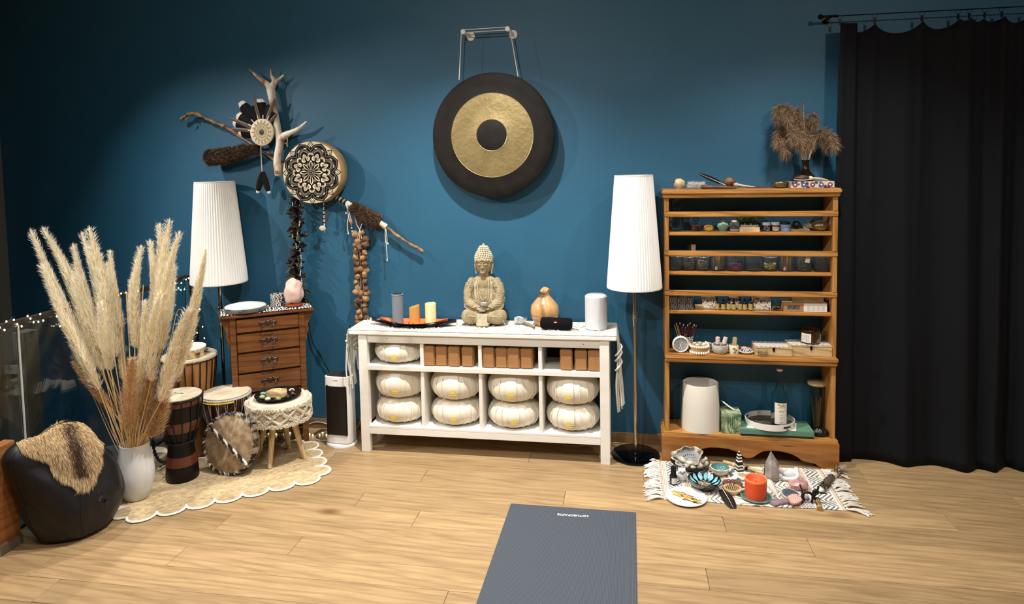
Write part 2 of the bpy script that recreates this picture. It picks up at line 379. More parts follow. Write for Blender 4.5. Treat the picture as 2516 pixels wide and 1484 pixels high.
from mathutils.bvhtree import BVHTree
bvh = BVHTree.FromPolygons([v.co for v in bagm.vertices], [tuple(p.vertices) for p in bagm.polygons])
m = MB()
for a in (-1.1, -.25, .6):
    pts = []
    for i in range(30):
        th = .15+i/29*2.2; d = Vector((math.sin(th)*math.cos(a-PI/2), math.sin(th)*math.sin(a-PI/2), math.cos(th)))
        h = bvh.ray_cast(Vector((-2.6, -1.25, .22))+d*1.0, -d)
        if h[0]: pts.append(h[0]+h[1]*.001)
    m.tube(pts, .0022, 5)
m.o('seam', mat('black_piping', (10, 10, 12), .5), bag)
# pelt draped on it: found by casting on the bag's own surface
poly = [(36, 1082), (70, 1060), (110, 1040), (150, 1014), (168, 1030), (190, 1034), (215, 1050), (233, 1068), (252, 1084), (246, 1105), (248, 1135), (236, 1160), (232, 1180), (216, 1200), (192, 1202), (175, 1186), (150, 1176), (128, 1160), (122, 1140), (112, 1126), (86, 1122), (50, 1108)]
def inpoly(x, y):
    c = False; n = len(poly)
    for i in range(n):
        x1, y1 = poly[i]; x2, y2 = poly[(i+1) % n]
        if (y1 > y) != (y2 > y) and x < (x2-x1)*(y-y1)/(y2-y1)+x1: c = not c
    return c
Cb = Vector((-2.66, -1.30, .3))
def onbag(px, py):
    r = ray(px, py).normalized(); h = bvh.ray_cast(CAMP, r)
    if h[0]: return h[0], h[1]
    q = CAMP+r*((Cb-CAMP).dot(r)); h = bvh.find_nearest(q); return h[0], h[1]
furs = [mat('fur_tan', (196, 164, 118), .8), mat('fur_cream', (226, 204, 166), .8), mat('fur_brown', (96, 70, 48), .8), mat('fur_dark', (42, 32, 26), .8)]
sk = MB(); hr = MB(); G = {}
def gp(i, j):
    if (i, j) not in G:
        p, n = onbag(36+i*6, 1012+j*6); G[(i, j)] = p+n*.006
    return G[(i, j)]
for i in range(37):
    for j in range(33):
        if inpoly(39+i*6, 1015+j*6): sk.poly([gp(i, j), gp(i, j+1), gp(i+1, j+1), gp(i+1, j)])
n = 0
while n < 17000:
    x, y = rnd.uniform(34, 254), rnd.uniform(1010, 1204)
    if not inpoly(x, y): continue
    n += 1
    p, nn = onbag(x, y); p = p+nn*.005
    ax = 160+(y-1020)*.27; d = abs(x-ax)                       # dark stripe down the back, pale flanks, dark muzzle tip
    stripe = d < 16+rnd.uniform(-10, 10) and y < 1165
    k = 3 if stripe and rnd.random() < .55 else 2 if stripe or rnd.random() < .18 else 1 if rnd.random() < .4 else 0
    tgt = CAMP+ray(208, 1215).normalized()*3.6
    q, _ = onbag(lerp(x, 205, .18)+(x-ax)*.18, y+14)
    dr = (q-p)+nn*(.35*(q-p).length+.006)
    hr.blade(p, dr, rnd.uniform(.016, .034), .0015, k, droop=.15)
pelt = T('fur_pelt', 'tan and brown striped animal pelt draped over the black bean bag', 'pelt', (0, 0, 0))
sk.o('hide', furs[0], pelt, smooth=60); hr.o('fur', furs, pelt, smooth=-1, kind='stuff')
m = MB(); tip = onbag(206, 1196)[0]
for i in range(9): m.blade(tip, (rnd.uniform(-.2, .6), -.5, rnd.uniform(-1.6, .2)), rnd.uniform(.04, .08), .0015, 0)
m.o('whiskers', furs[1], pelt, smooth=-1, kind='stuff')
# jute rug with scalloped white border
def scallop_outline(w, h, s, bul, n=9):
    pts = []; nx = round(w/s); ny = round(h/s)
    def edge(a, b, k):
        a = Vector(a); b = Vector(b); d = b-a; nn = Vector((d.y, -d.x)).normalized()
        for i in range(k):
            for j in range(n):
                t = j/n; q = a+d*((i+.5-.5*math.cos(PI*t))/k); pts.append(q+nn*bul*math.sin(PI*t)**.8)
    edge((-w/2, -h/2), (w/2, -h/2), nx); edge((w/2, -h/2), (w/2, h/2), ny); edge((w/2, h/2), (-w/2, h/2), nx); edge((-w/2, h/2), (-w/2, -h/2), ny)
    return pts
rug = T('jute_rug', 'natural jute rug with white scalloped border under the drums', 'rug', (-2.20, -.735, 0), R(35.5))
jm = mat('jute_weave', (208, 186, 148), .95, c2=(164, 140, 104), sc=70, st=(.45, 1, 1), dist=1, det=6, k=(.35, .65), bump=.6)
so = scallop_outline(.93, .50, .133, .072)
MB().prism([tuple(p) for p in so], .0005, .007).o('rug_field', jm, rug)
MB().tube([(p.x, p.y, .006) for p in so], .0075, 6, closed=True, flat=.6).o('rug_border', mat('white_jute_border', (228, 226, 220), .9), rug)
# white vase
vc = base(338, 1231, .05, .007); vp = pm((vc.x, vc.y, .1)); vz = zat(1088, vc)
vase = T('floor_vase', 'pale grey ceramic floor vase holding the pampas grass', 'vase', (vc.x, vc.y, .007))
h = vz-.007
MB().lathe([(a*1.12, b) for a, b in [(.045, 0), (.053, .004), (.068, .05*h/.28), (.078, .10*h/.28), (.08, .14*h/.28), (.073, .2*h/.28), (.064, .25*h/.28), (.063, h), (.059, h), (.058, h*.9), (.06, h*.6), (.02, h*.5)]], 40).o('vessel', mat('vase_glaze', (224, 226, 228), .45, c2=(206, 207, 208), sc=5, st=(3, 3, .8)), vase, smooth=50)
# pampas stalks: six plume meshes shared
pm1 = [mat('plume_cream', (252, 240, 208), .9), mat('plume_straw', (240, 212, 162), .9), mat('plume_white', (255, 252, 238), .9)]
pmb = [mat('plume_tan', (214, 178, 132), .9), mat('plume_brown', (190, 150, 108), .9), mat('plume_tan_light', (232, 204, 164), .9)]
def plume_mesh(seed, dens=3800, fat=.075, mats=pm1, curly=0.):
    rr = random.Random(seed); m = MB(); bend = rr.uniform(-.05, .05); b2 = rr.uniform(-.03, .03)
    def ax(t): return Vector((bend*math.sin(PI*t), b2*math.sin(PI*t), t))
    m.tube([ax(i/8) for i in range(9)], [.010*(1-i/9) for i in range(9)], 5, 1)
    for i in range(dens):
        t = rr.random()**.9; p = ax(t); a = rr.uniform(0, 2*PI); rad = Vector((math.cos(a), math.sin(a), 0))
        prof = fat*(math.sin(PI*min(1, t*.9+.12))**.7)*(1-.35*t)
        r0 = prof*rr.uniform(.0, .75); sp = rr.uniform(.06, .40)*(1-t*.35)+curly*rr.random()
        d = Vector((0, 0, 1))+rad*sp*1.1
        m.blade(p+rad*r0-Vector((0, 0, .03)), d, rr.uniform(.05, .12)*(1-.4*t), rr.uniform(.0024, .0042), rr.choice((0, 0, 1, 2)), droop=0, side=Vector((-rad.y, rad.x, 0)) if rr.random() < .5 else None)
    for i in range(dens//3):    # loose outer hairs
        t = rr.random(); p = ax(t); a = rr.uniform(0, 2*PI); rad = Vector((math.cos(a), math.sin(a), 0))
        m.blade(p+rad*fat*.6*(1-t*.6), Vector((0, 0, .8))+rad*rr.uniform(.4, 1.), rr.uniform(.02, .055), .0018, 2, droop=.15)
    return m.mesh('plume', mats, smooth=-1)
PMS = [plume_mesh(s, fat=f) for s, f in ((1, .07), (2, .085), (3, .06), (4, .075), (5, .09))]
PMB = [plume_mesh(11, 3400, .11, pmb, .4), plume_mesh(12, 3400, .13, pmb, .6)]
stemm = mat('straw_stem', (232, 194, 134), .7)
mouth = Vector((vc.x, vc.y, vz))
SP = [ # tip px, plume base px, y offset, kind, width scale, label
 (77, 568, 228, 905, -.02, 0, 1.0, 'pampas stalk leaning furthest left in the white vase'),
 (107, 563, 222, 850, .05, 1, 1.0, None), (103, 652, 240, 950, -.08, 2, 1.1, 'pampas stalk lowest on the left side of the vase bunch'),
 (180, 602, 248, 850, .0, 0, .9, 'narrow pampas stalk left of the tall centre-left plume'), (202, 575, 262, 880, .08, 1, 1.0, None), (220, 563, 280, 870, -.02, 4, 1.1, 'tall broad pampas plume left of the gap above the vase'),
 (186, 650, 250, 905, .03, 3, 1.0, None), (270, 617, 298, 800, .02, 2, .8, 'slim tan pampas plume standing alone in the middle gap'), (262, 645, 292, 820, .06, 0, .6, None),
 (322, 687, 331, 850, -.02, 2, .75, 'short pale pampas plume at the left edge of the right bunch'), (347, 607, 340, 850, .0, 1, .95, None), (368, 592, 370, 840, .06, 0, .9, None),
 (392, 553, 380, 800, .09, 3, 1.0, None), (416, 543, 392, 800, .03, 4, .9, 'tallest pampas plume of the whole bunch'), (441, 573, 398, 850, -.05, 1, .9, 'pampas plume just right of the tallest one'),
 (428, 650, 392, 860, .02, 0, .9, None), (506, 612, 446, 850, -.03, 2, 1.0, 'pampas plume leaning right in front of the left lamp shade'), (488, 690, 420, 940, .02, 3, 1.1, None),
 (462, 760, 398, 980, -.06, 4, 1.0, None), (245, 742, 272, 905, -.09, 3, .8, 'curled pampas plume in front of the left bunch'), (357, 740, 348, 960, -.09, 2, 1.0, None), (300, 800, 304, 930, .08, 3, .7, None),
 (395, 720, 372, 930, -.10, 1, .9, None), (340, 780, 338, 960, .1, 0, .7, None)]
SB = [(178, 888, 258, 985, -.05, 0, .75, 'small feathery side plume sticking out left above the bean bag'), (224, 950, 282, 1015, .04, 1, .8, 'small drooping tan plume above the fur pelt'),
 (326, 880, 318, 1050, -.10, 1, .9, 'brown fluffy plume low in the middle of the bunch'), (375, 860, 350, 1030, -.04, 0, 1.0, None), (418, 920, 378, 1070, .02, 1, .9, 'brown plume hanging low over the right rim of the vase'), (440, 850, 385, 1000, .05, 0, 1.0, None)]
def stalk(rec, pool, brown):
    tx, ty, bx, by, dy, v, ws, lab = rec; Y0 = vc.y+dy
    tip = W(tx, ty, Y0+(-.03 if brown else .0)); b = W(bx, by, lerp(vc.y, Y0, .7)); rad = Vector((b.x-vc.x, b.y-vc.y, 0))
    root = Vector((vc.x, vc.y, vz*.35))+Vector((rnd.uniform(-.02, .02), rnd.uniform(-.02, .02), 0))
    th = T('pampas_stalk', lab or ('pale pampas stalk packed among the others in the white vase' if not brown else 'brown pampas stalk half hidden among the stems in the white vase'), 'dried grass', root, group='pampas stalks in the white floor vase')
    pin = mouth+Vector((max(-.05, min(.05, (b.x-vc.x)*.35)), max(-.045, min(.045, dy*.5)), 0))
    MB().tube(smoothpts([Vector((0, 0, 0)), pin-root, b-root, b-root+(tip-b)*.15], 5), .0028, 6).o('stem', stemm, th)
    d = tip-b; L = d.length
    o = obj('plume', pool[v], th, b-root); o.rotation_euler = d.to_track_quat('Z', 'X').to_euler(); o.scale = (L*ws*.55/.5*min(1.6, .5/L), L*ws*.55/.5*min(1.6, .5/L), L)
srt = sorted(range(len(SP)), key=lambda q: SP[q][0]); srb = sorted(range(len(SB)), key=lambda q: SB[q][0])
for i_, r_ in enumerate(SP): stalk(r_[:7]+(r_[7] or f'pale pampas plume whose tip is {ORD[srt.index(i_)]} from the left in the white vase',), PMS, 0)
for i_, r_ in enumerate(SB): stalk(r_[:7]+(r_[7] or f'brown pampas plume, {ORD[srb.index(i_)]} from the left of the low brown ones',), PMB, 1)
bare = [(176, 840, 1), (200, 800, 0), (150, 790, 1), (395, 800, 0), (438, 760, 1), (290, 760, 0), (310, 720, 0), (410, 830, 1), (352, 700, 0), (235, 830, 0), (262, 900, 0), (384, 880, 0), (270, 1000, 0), (300, 860, 0), (360, 820, 0), (340, 870, 0), (318, 850, 0), (376, 830, 0)]
for i, (x, y, c) in enumerate(bare):
    b = W(x, y, vc.y+rnd.uniform(-.08, .08)); root = Vector((vc.x, vc.y, vz*.35)); pin = mouth+Vector(((b.x-vc.x)*.25, rnd.uniform(-.04, .03), 0))
    pts = [Vector((0, 0, 0)), pin-root, (b-root)*.7+(pin-root)*.3, b-root]
    if c: pts += [b-root+Vector((.05, .0, -.06)), b-root+Vector((.09, -.02, -.01))]
    tag(MB().tube(smoothpts(pts, 4), [.0022]*1+[.0018]*(4*(len(pts)-1)), 5).o('dry_stem', stemm, loc=root), 'thin bare straw stem among the pampas in the white vase', 'dried grass', 'bare stems in the white floor vase')
# ---------------- drums ----------------
def goblet(name, label, c, rt, zt, rw, zw, rf, shellm, ropem, nrope, headm=skin, rings=True, bands=None, fur=False, foot=True):
    t = T(name, label, 'drum', c)
    prof = [(rf*.96, 0), (rf, .008), (rf*.97, zw*.3), (rw*1.02, zw*.8), (rw, zw), (rw*1.05, zw+.01), (rt*.66, zw+(zt-zw)*.15), (rt*.86, zw+(zt-zw)*.42), (rt*.96, zw+(zt-zw)*.75), (rt, zt-.012), (rt*.98, zt-.004)]
    MB().lathe(prof, 36).o('shell', shellm, t, smooth=50)
    if bands:
        for (z0, z1, bm_) in bands:
            def rad(z):
                for (a, b) in zip(prof, prof[1:]):
                    if a[1] <= z <= b[1]: return lerp(a[0], b[0], (z-a[1])/max(1e-6, b[1]-a[1]))
                return prof[-1][0]
            MB().lathe([(rad(z0), z0)]+[(rad(lerp(z0, z1, q/6))+.0022, lerp(z0, z1, q/6)) for q in range(7)]+[(rad(z1), z1)], 36, cap=False).o('carved_band', bm_, t, smooth=40)
    MB().lathe([(rt*.985, zt-.012), (rt*.99, zt-.002), (rt*.93, zt+.002), (rt*.5, zt+.0035), (0.0001, zt+.004)], 36, cap=False).o('drum_head', headm, t, smooth=60)
    MB().tube([(rt*1.01*math.cos(a*PI/18), rt*1.01*math.sin(a*PI/18), zt-.014) for a in range(36)], .006, 6, closed=True).o('rim_ring', ropem, t)
    m = MB(); zt2 = zt-.014
    for i in range(nrope):
        a = 2*PI*i/nrope; a2 = 2*PI*(i+.35)/nrope
        for aa, ab in ((a, a2), (a2, a)) if ropem is not ropeb else ((a, a),):
            pts = []
            for q in range(8):
                s = q/7; z = lerp(zt2, zw+.012, s)
                for (u, v) in zip(prof, prof[1:]):
                    if u[1] <= z <= v[1]: rr = lerp(u[0], v[0], (z-u[1])/(v[1]-u[1])); break
                an = lerp(aa, ab, s); pts.append(((rr+.005)*math.cos(an), (rr+.005)*math.sin(an), z))
            m.tube(pts, .0032 if ropem is ropeb else .0018, 5)
    m.o('tension_ropes', ropem, t, kind='stuff')
    MB().tube([((rw*1.08+.004)*math.cos(a*PI/12), (rw*1.08+.004)*math.sin(a*PI/12), zw+.012) for a in range(24)], .0065, 6, closed=True).o('waist_ring', ropem, t)
    m = MB()
    for i in range(nrope):
        a = 2*PI*(i+.5)/nrope; m.tube([((rt+.003)*math.cos(a+s*.09), (rt+.003)*math.sin(a+s*.09), zt-.006-.012*(1-s*s)) for s in (-1, -.5, 0, .5, 1)], .0025, 4)
    m.o('rim_loops', ropem, t)
    return t
# small black and brown djembe in front
c = base(450, 1189, .09, .007); c.z = .007; zt = zat(968, c); p_ = pm((c.x, c.y, .4)); zw = zat(1085, c)
zt -= c.z; zw -= c.z
dkb = mat('black_carved_wood', (11, 9, 9), .45, spec=.3); rdb = mat('red_brown_wood', (96, 46, 28), .32, c2=(76, 34, 22), sc=12, coat=.3)
d1 = goblet('djembe', 'small djembe with black and red-brown carved bands and black ropes', c, 53*p_, zt, 30*p_, zw, 38*p_, dkb, ropeb, 15,
    bands=[(zw*.42, zw*.68, rdb), (zw+(zt-zw)*.28, zw+(zt-zw)*.5, rdb), (zt-.045, zt-.02, rdb)])
MB().tube([((36*p_)*math.cos(a*PI/12), (36*p_)*math.sin(a*PI/12), .03) for a in range(24)], .003, 5, closed=True).o('foot_groove', dkb, d1)
m = MB()
for s_ in (-1, 1): m.prism([(s_*.004, 0), (s_*.024, .006), (s_*.03, .001), (s_*.02, -.003)], zt+.0035, zt+.0045)
m.ell((0, 0, zt+.004), (.004, .004, .001), nu=8, nv=4).o('head_mark', black, d1, kind='stuff')
# its carrying rope
P = [W(px, py, c.y-.02) for px, py in ((374, 1060), (377, 1095), (384, 1120), (396, 1134), (410, 1132), (418, 1120), (416, 1090))]
pts = smoothpts(P, 8); m = MB()
for k in (0, PI): m.tube([p+Vector((.005*math.cos(i*1.1+k), .005*math.sin(i*1.1+k), .003*math.sin(i*1.1+k))) for i, p in enumerate(pts)], .0045, 6)
mo = m.o('carrying_rope', ropeb, d1); mo.location = -c
# flat cream frame drum on the floor behind the vase
c = F(355, 1125, .03); fd = T('frame_drum', 'cream frame drum lying flat on the floor behind the white vase', 'drum', (c.x+.01, c.y-.02, .007))
MB().lathe([(.128, 0), (.13, .002), (.13, .043), (.125, .046)], 36).o('drum_frame', mat('cream_frame', (196, 186, 168), .6), fd)
MB().lathe([(.13, .043), (.128, .047), (.0001, .049)], 36, cap=False).o('drum_head', skin, fd)
# white-rope djembe behind
c = Vector((-2.325, -.51, .007)); p_ = pm((c.x, c.y, .4)); zt = zat(962, c)-.007
d3 = goblet('djembe', 'dark wooden djembe with thin white ropes behind the leaning fur drum', c, 57*p_, zt, .07, zt*.42, .09, mat('dark_mahogany', (58, 24, 16), .3, coat=.3), ropew, 18)
m = MB(); 
for j, (a0, a1, mi) in enumerate(((3.7, 4.3, 1), (4.3, 5.6, 0))):
    m.tube([((57*p_+.004)*math.cos(lerp(a0, a1, i/9)), (57*p_+.004)*math.sin(lerp(a0, a1, i/9)), zt-.026) for i in range(10)], .0055, 6, mi)
m.o('woven_band', [mat('yellow_cord', (206, 178, 60), .7), mat('blue_cord', (30, 36, 90), .7)], d3)
# tall natural djembe with tambourine
c = Vector((-2.585, -.46, .0)); p_ = pm((c.x, c.y, .6)); zt = zat(872, c)
natw = wood('striped_djembe_wood', (128, 80, 42), (176, 124, 72), sc=4, st=(8, 8, 1), r=.35, coat=.2)
d2 = goblet('djembe', 'tall natural wood djembe with black ropes under the tambourine', c, 60*p_, zt, .09, zt*.42, .12, natw, ropeb, 22)
MB().tube([((59*p_)*math.cos(a*PI/16), (59*p_)*math.sin(a*PI/16), zt-.006) for a in range(32)], .013, 8, closed=True).o('skin_collar', mat('fluffy_skin_edge', (214, 202, 178), .95, bump=1, sc=120), d2)
tm = T('tambourine', 'pale wooden tambourine resting on the tall djembe', 'tambourine', (c.x+.01, c.y-.02, zt+.005))
rt = 40*p_
MB().lathe([(rt, 0), (rt, .052), (rt-.008, .052), (rt-.008, 0)], 40, cap=False).o('tambourine_frame', palewh, tm, smooth=30)
MB().lathe([(rt+.001, .045), (rt, .053), (.0001, .055)], 40, cap=False).o('drum_head', mat('white_head', (232, 228, 220), .5), tm)
jm_ = MB().lathe([(.0001, 0), (.014, .0), (.016, .0015), (.014, .003), (.0001, .003)], 14).mesh('jingle', mat('jingle_metal', (170, 165, 155), .25, m=1))
for i in range(10):
    a = 2*PI*i/10+.2
    for k in (0, 1): inst(jm_, 'jingle', tm, (rt*math.cos(a), rt*math.sin(a), .016+k*.012))
m = MB()
for i in range(28):
    a = 2*PI*i/28; m.ell(((rt+.001)*math.cos(a), (rt+.001)*math.sin(a), .043), (.003, .003, .003), nu=6, nv=4)
m.o('tack', chrome, tm, kind='stuff')
# leaning frame drum with black and white fur edge
c0 = F(556, 1164, .009); Rd = 72*pm((c0.x, c0.y, .15)); tl = R(13); ld = T('frame_drum', 'round hide frame drum edged in black and white fur, leaning behind the stool', 'drum', (c0.x+.012, c0.y-.015, .014), rot=(PI/2-tl, 0, R(-4)))
Mr = Matrix.Translation((0, Rd, 0))
hide = mat('mottled_hide', (178, 156, 128), .6, c2=(140, 116, 90), sc=26, det=6, k=(.4, .6))
MB().lathe([(Rd-.012, -.05), (Rd-.006, -.05), (Rd-.004, 0), (Rd-.01, .005), (.0001, .006)], 44, M=Mr, cap=False).o('drum_head', hide, ld)
bw = [mat('fur_black', (18, 17, 18), .8), mat('fur_white', (222, 216, 206), .8), mat('fur_grey', (120, 112, 104), .8)]
m = MB()
for i in range(4200):
    a = rnd.uniform(0, 2*PI); q = int((a*9/PI)) % 3; rr = Rd-.008+rnd.uniform(-.005, .006)
    p = Vector((rr*math.cos(a), Rd+rr*math.sin(a), rnd.uniform(-.035, .008)))
    dd = Vector((math.cos(a)-math.sin(a)*.9, math.sin(a)+math.cos(a)*.9, rnd.uniform(-.2, .7)))
    mi = rnd.choice((0, 0, 0, 2) if mnoise.noise(Vector((a*5, 0, 0))) > 0 else (1, 1, 1, 2))
    m.blade(p, dd, rnd.uniform(.012, .022), .0026, mi)
m.o('fur_edging', bw, ld, smooth=-1, kind='stuff')
m = MB(); 
for k in range(2):
    m.tube([(lerp(-.80, .76, i/20)*Rd*1.0+.006*math.sin(i*1.2+k*PI), Rd+lerp(.52, -.60, i/20)*Rd+.006*math.cos(i*1.2+k*PI), .012+.003*math.sin(i*1.2+k*PI)) for i in range(21)], .007, 6, k)
for i in range(1300):
    s = rnd.random(); p = Vector((lerp(-.80, .76, s)*Rd, Rd+lerp(.52, -.60, s)*Rd, .014))
    m.blade(p, (rnd.uniform(-1, 1), rnd.uniform(-1, 1), rnd.uniform(.1, .6)), rnd.uniform(.008, .018), .002, rnd.choice((0, 0, 1)))
m.o('diagonal_fur_strap', bw, ld, smooth=-1)
# ---------------- stool ----------------
sc_ = Vector((-2.0, -.49, 0)); zs = zat(975, (sc_.x, sc_.y)); rs = .172
st = T('round_stool', 'round stool with knitted cream cover and four splayed wooden legs', 'stool', (sc_.x, sc_.y, 0))
zb = zs-.125
MB().lathe([(.0001, zb), (rs-.01, zb), (rs, zb+.01), (rs+.002, zs-.02), (rs-.01, zs-.003), (.0001, zs)], 44).o('cushion_cover', cream, st)
m = MB()
for k in range(12):      # raised zigzag braid and bobbly rims
    a0 = 2*PI*k/12
    for s in (0, 1):
        m.tube([((rs+.007)*math.cos(a0+2*PI/12*(t/6 if s else 1-t/6)*1), (rs+.007)*math.sin(a0+2*PI/12*(t/6 if s else 1-t/6)*1), lerp(zb+.02, zs-.03, (t/6 if (k+s) % 2 else 1-t/6))) for t in range(7)], .009, 6) if s == 0 else None
for z in (zb+.012, zs-.022): m.tube([((rs+.005)*math.cos(a*PI/20), (rs+.005)*math.sin(a*PI/20), z) for a in range(40)], .011, 7, closed=True)
for i in range(1500):
    a = rnd.uniform(0, 2*PI); k = a/(2*PI/12); fr = k % 1; z1 = lerp(zb+.02, zs-.03, fr if int(k) % 2 else 1-fr)
    z = rnd.choice((zb+.012, zs-.022, z1, z1)); z += rnd.uniform(-.011, .011)
    m.ell(((rs+.012)*math.cos(a), (rs+.012)*math.sin(a), z), (.0055,)*3, nu=5, nv=4)
m.o('knitted_braid', mat('bobbly_wool', (226, 216, 196), .95, bump=1, sc=200), st)
for (x, y) in ((-2.0, -.62), (-1.86, -.475), (-2.02, -.36), (-2.145, -.50)):
    fx, fy = x-sc_.x, y-sc_.y; MB().tube([(fx*.55, fy*.55, zb+.005), (fx, fy, .008)], [.019, .013], 12).o('leg', palew, st)
# tray on the stool
tr = T('round_tray', 'black round tray with upturned rim on the knitted stool', 'tray', (sc_.x-.005, sc_.y+.005, zs+.001))
MB().lathe([(.0001, 0), (.105, 0), (.128, .016), (.132, .018), (.128, .020), (.103, .006), (.0001, .005)], 44).o('tray_dish', mat('black_lacquer', (12, 13, 15), .25), tr)
zt_ = zs+.007
m = MB().ell((0, 0, .016), (.062, .045, .017), nu=7, nv=8, pw=.6, nz=.2, seed=3)
ww = T('tealight_holder', 'chunky wooden tealight holder in the middle of the black tray', 'candle holder', (sc_.x-.005, sc_.y, zt_))
MB().prism([(-.062, -.03), (-.02, -.045), (.05, -.04), (.066, -.01), (.04, .035), (-.01, .045), (-.05, .025)], 0, .032).o('wood_block', palewh, ww, bevel=.004)
MB().lathe([(.02, .03), (.02, .036), (.017, .036), (.017, .031), (.0001, .031)], 20, mi=0).o('tealight', mat('tealight_white', (236, 234, 228), .4), ww)
stones = [('turquoise', (120, 190, 170)), ('pale green', (170, 190, 150)), ('cream', (206, 196, 170)), ('olive green', (150, 158, 96)), ('dark', (40, 38, 40)), ('brown', (110, 70, 45)), ('clear white', (220, 222, 226)), ('grey', (130, 130, 136)), ('dark', (40, 38, 40)), ('black', (22, 22, 24))]
for i, (nm, cc) in enumerate(stones):
    a = PI*1.03+i*PI*1.9/9; x, y = sc_.x-.005+.087*math.cos(a), sc_.y+.087*math.sin(a)
    lb = {0: 'turquoise tumbled stone at the left edge of the black tray', 1: 'pale green tumbled stone at the front left of the black tray', 2: 'cream tumbled stone at the front of the black tray', 3: 'olive green tumbled stone at the front right of the black tray', 6: 'clear white crystal at the right back of the black tray', 5: 'brown tumbled stone at the right of the black tray', 7: 'grey tumbled stone at the back of the black tray', 4: 'small dark stone right of the olive stone on the tray', 8: 'small dark stone at the back left of the tray', 9: 'black stone at the far left back of the tray'}[i]
    r_ = .015 if i in (0, 1, 2, 3, 6) else .011
    tag(MB().ell((0, 0, r_*.7), (r_*1.15, r_*.95, r_*.75), nz=.15, seed=i, nu=14, nv=9).o('tumbled_stone', mat('stone_'+nm.replace(' ', '_'), cc, .2, coat=.4), loc=(x, y, zt_)), lb, 'stone', 'stones around the tray on the stool')
pc = MB()
pc.ell((0, 0, .01), (.009, .009, .01), nu=8, nv=6)
for i in range(26):
    z = .002+i*.0007; a = i*2.4; rr = .010*math.sin(PI*(.2+.7*i/26)); pc.ell((rr*math.cos(a), rr*math.sin(a), z), (.0032, .0032, .0018), nu=5, nv=4)
pcm = pc.mesh('pine_cone', mat('cone_brown', (92, 60, 40), .7))
for i, (dx, dy) in enumerate(((.035, -.082), (-.03, -.078), (-.075, -.03), (.075, -.03), (-.045, .06), (.06, .058), (.01, .075))):
    o = obj('pine_cone', pcm, None, (sc_.x-.005+dx, sc_.y+dy, zt_)); tag(o, ['brown pine cone in front of the wooden tealight block, right of centre', 'brown pine cone between the two front stones on the black tray', 'brown pine cone at the left of the tealight block', 'brown pine cone at the right of the tealight block', 'brown pine cone behind the tealight block, left', 'brown pine cone behind the tealight block, far right', 'brown pine cone directly behind the tealight block'][i], 'pine cone', 'pine cones on the tray')
# ---------------- chest of drawers ----------------
ca = R(33); cc_ = Vector((-2.13, -.345)); zc = .845
ch = T('chest_of_drawers', 'brown wooden chest of drawers set at an angle beside the left lamp', 'chest of drawers', (cc_.x-.545*.0, cc_.y, 0), ca)
WB, DB = .43, .215      # local: front edge of top at y=0, back +
m = MB(); m.box(-.27, .27, 0, .24, zc-.022, zc-.004).o('chest_top', walnut, ch, bevel=.005)
MB().box(-WB/2, -WB/2+.035, .015, .035, .0, zc-.022).box(WB/2-.035, WB/2, .015, .035, 0, zc-.022).box(-WB/2, -WB/2+.012, .02, .23, .05, zc-.022).box(WB/2-.012, WB/2, .02, .23, .05, zc-.022).box(-WB/2, WB/2, .218, .23, .06, zc-.022).box(-WB/2, -WB/2+.035, .2, .23, 0, .1).box(WB/2-.035, WB/2, .2, .23, 0, .1).box(-WB/2+.03, WB/2-.03, .02, .2, .09, .1).o('carcass', walnut, ch, bevel=.002)
zd = [.815, .735, .615, .49, .365, .24, .115]
zd = [zc-.03, zc-.12, zc-.24, zc-.365, zc-.49, zc-.615, zc-.735]
hb = mat('pewter_handle', (92, 82, 74), .4, m=.85)
def handle(par, z):
    t = MB()
    t.ell((0, -.004, z+.012), (.014, .005, .014), nu=10, nv=6)
    for s in (-1, 1):
        t.ell((s*.03, -.003, z+.012), (.018, .004, .008), nu=10, nv=6).ell((s*.045, -.003, z+.010), (.008, .004, .012), nu=8, nv=6).ell((s*.02, -.003, z+.022), (.009, .003, .006), nu=8, nv=5)
    pts = [(-.034, -.008, z+.006), (-.028, -.018, z-.004), (-.036, -.022, z-.018), (-.022, -.024, z-.024), (0, -.024, z-.021), (.022, -.024, z-.024), (.036, -.022, z-.018), (.028, -.018, z-.004), (.034, -.008, z+.006)]
    t.tube(smoothpts(pts, 3), .0032, 6)
    return t.o('handle', hb, par)
for i in range(6):
    d = MB().box(-WB/2+.038, WB/2-.038, .004, .2, zd[i+1]+.008, zd[i]-.004).box(-WB/2+.035, WB/2-.035, .014, .2, zd[i+1]+.001, zd[i+1]+.007).o('drawer', walnut, ch, bevel=.003)
    handle(d, (zd[i]+zd[i+1])/2).location.y = .004
for s in (-1, 1):        # scrolled brackets under the top
    P = [(0, 0), (.055, 0), (.05, -.012), (.035, -.05), (.022, -.08), (.02, -.10), (.026, -.11), (.012, -.15), (.014, -.175), (0, -.185)]
    Mx = Matrix(((s, 0, 0, s*WB/2), (0, 0, 1, .03), (0, 1, 0, zc-.022), (0, 0, 0, 1)))
    MB().prism(P, 0, .02, M=Mx).o('bracket', walnut, ch, bevel=.002)
def chp(x, y, z=0): return Vector((cc_.x+x*math.cos(ca)-y*math.sin(ca), cc_.y+x*math.sin(ca)+y*math.cos(ca), z))
zcl = MB().sheet(lambda u, v: (lerp(-.262, .262, u), lerp(.006, .225, v), .0015+.0018*math.sin(u*23+v*7)*math.sin(v*11)+.002), 40, 16).o('zebra_cloth', zebra, loc=(cc_.x, cc_.y, zc-.003), rot=(0, 0, ca))
tag(zcl, 'zebra patterned cloth covering the top of the chest of drawers', 'cloth')
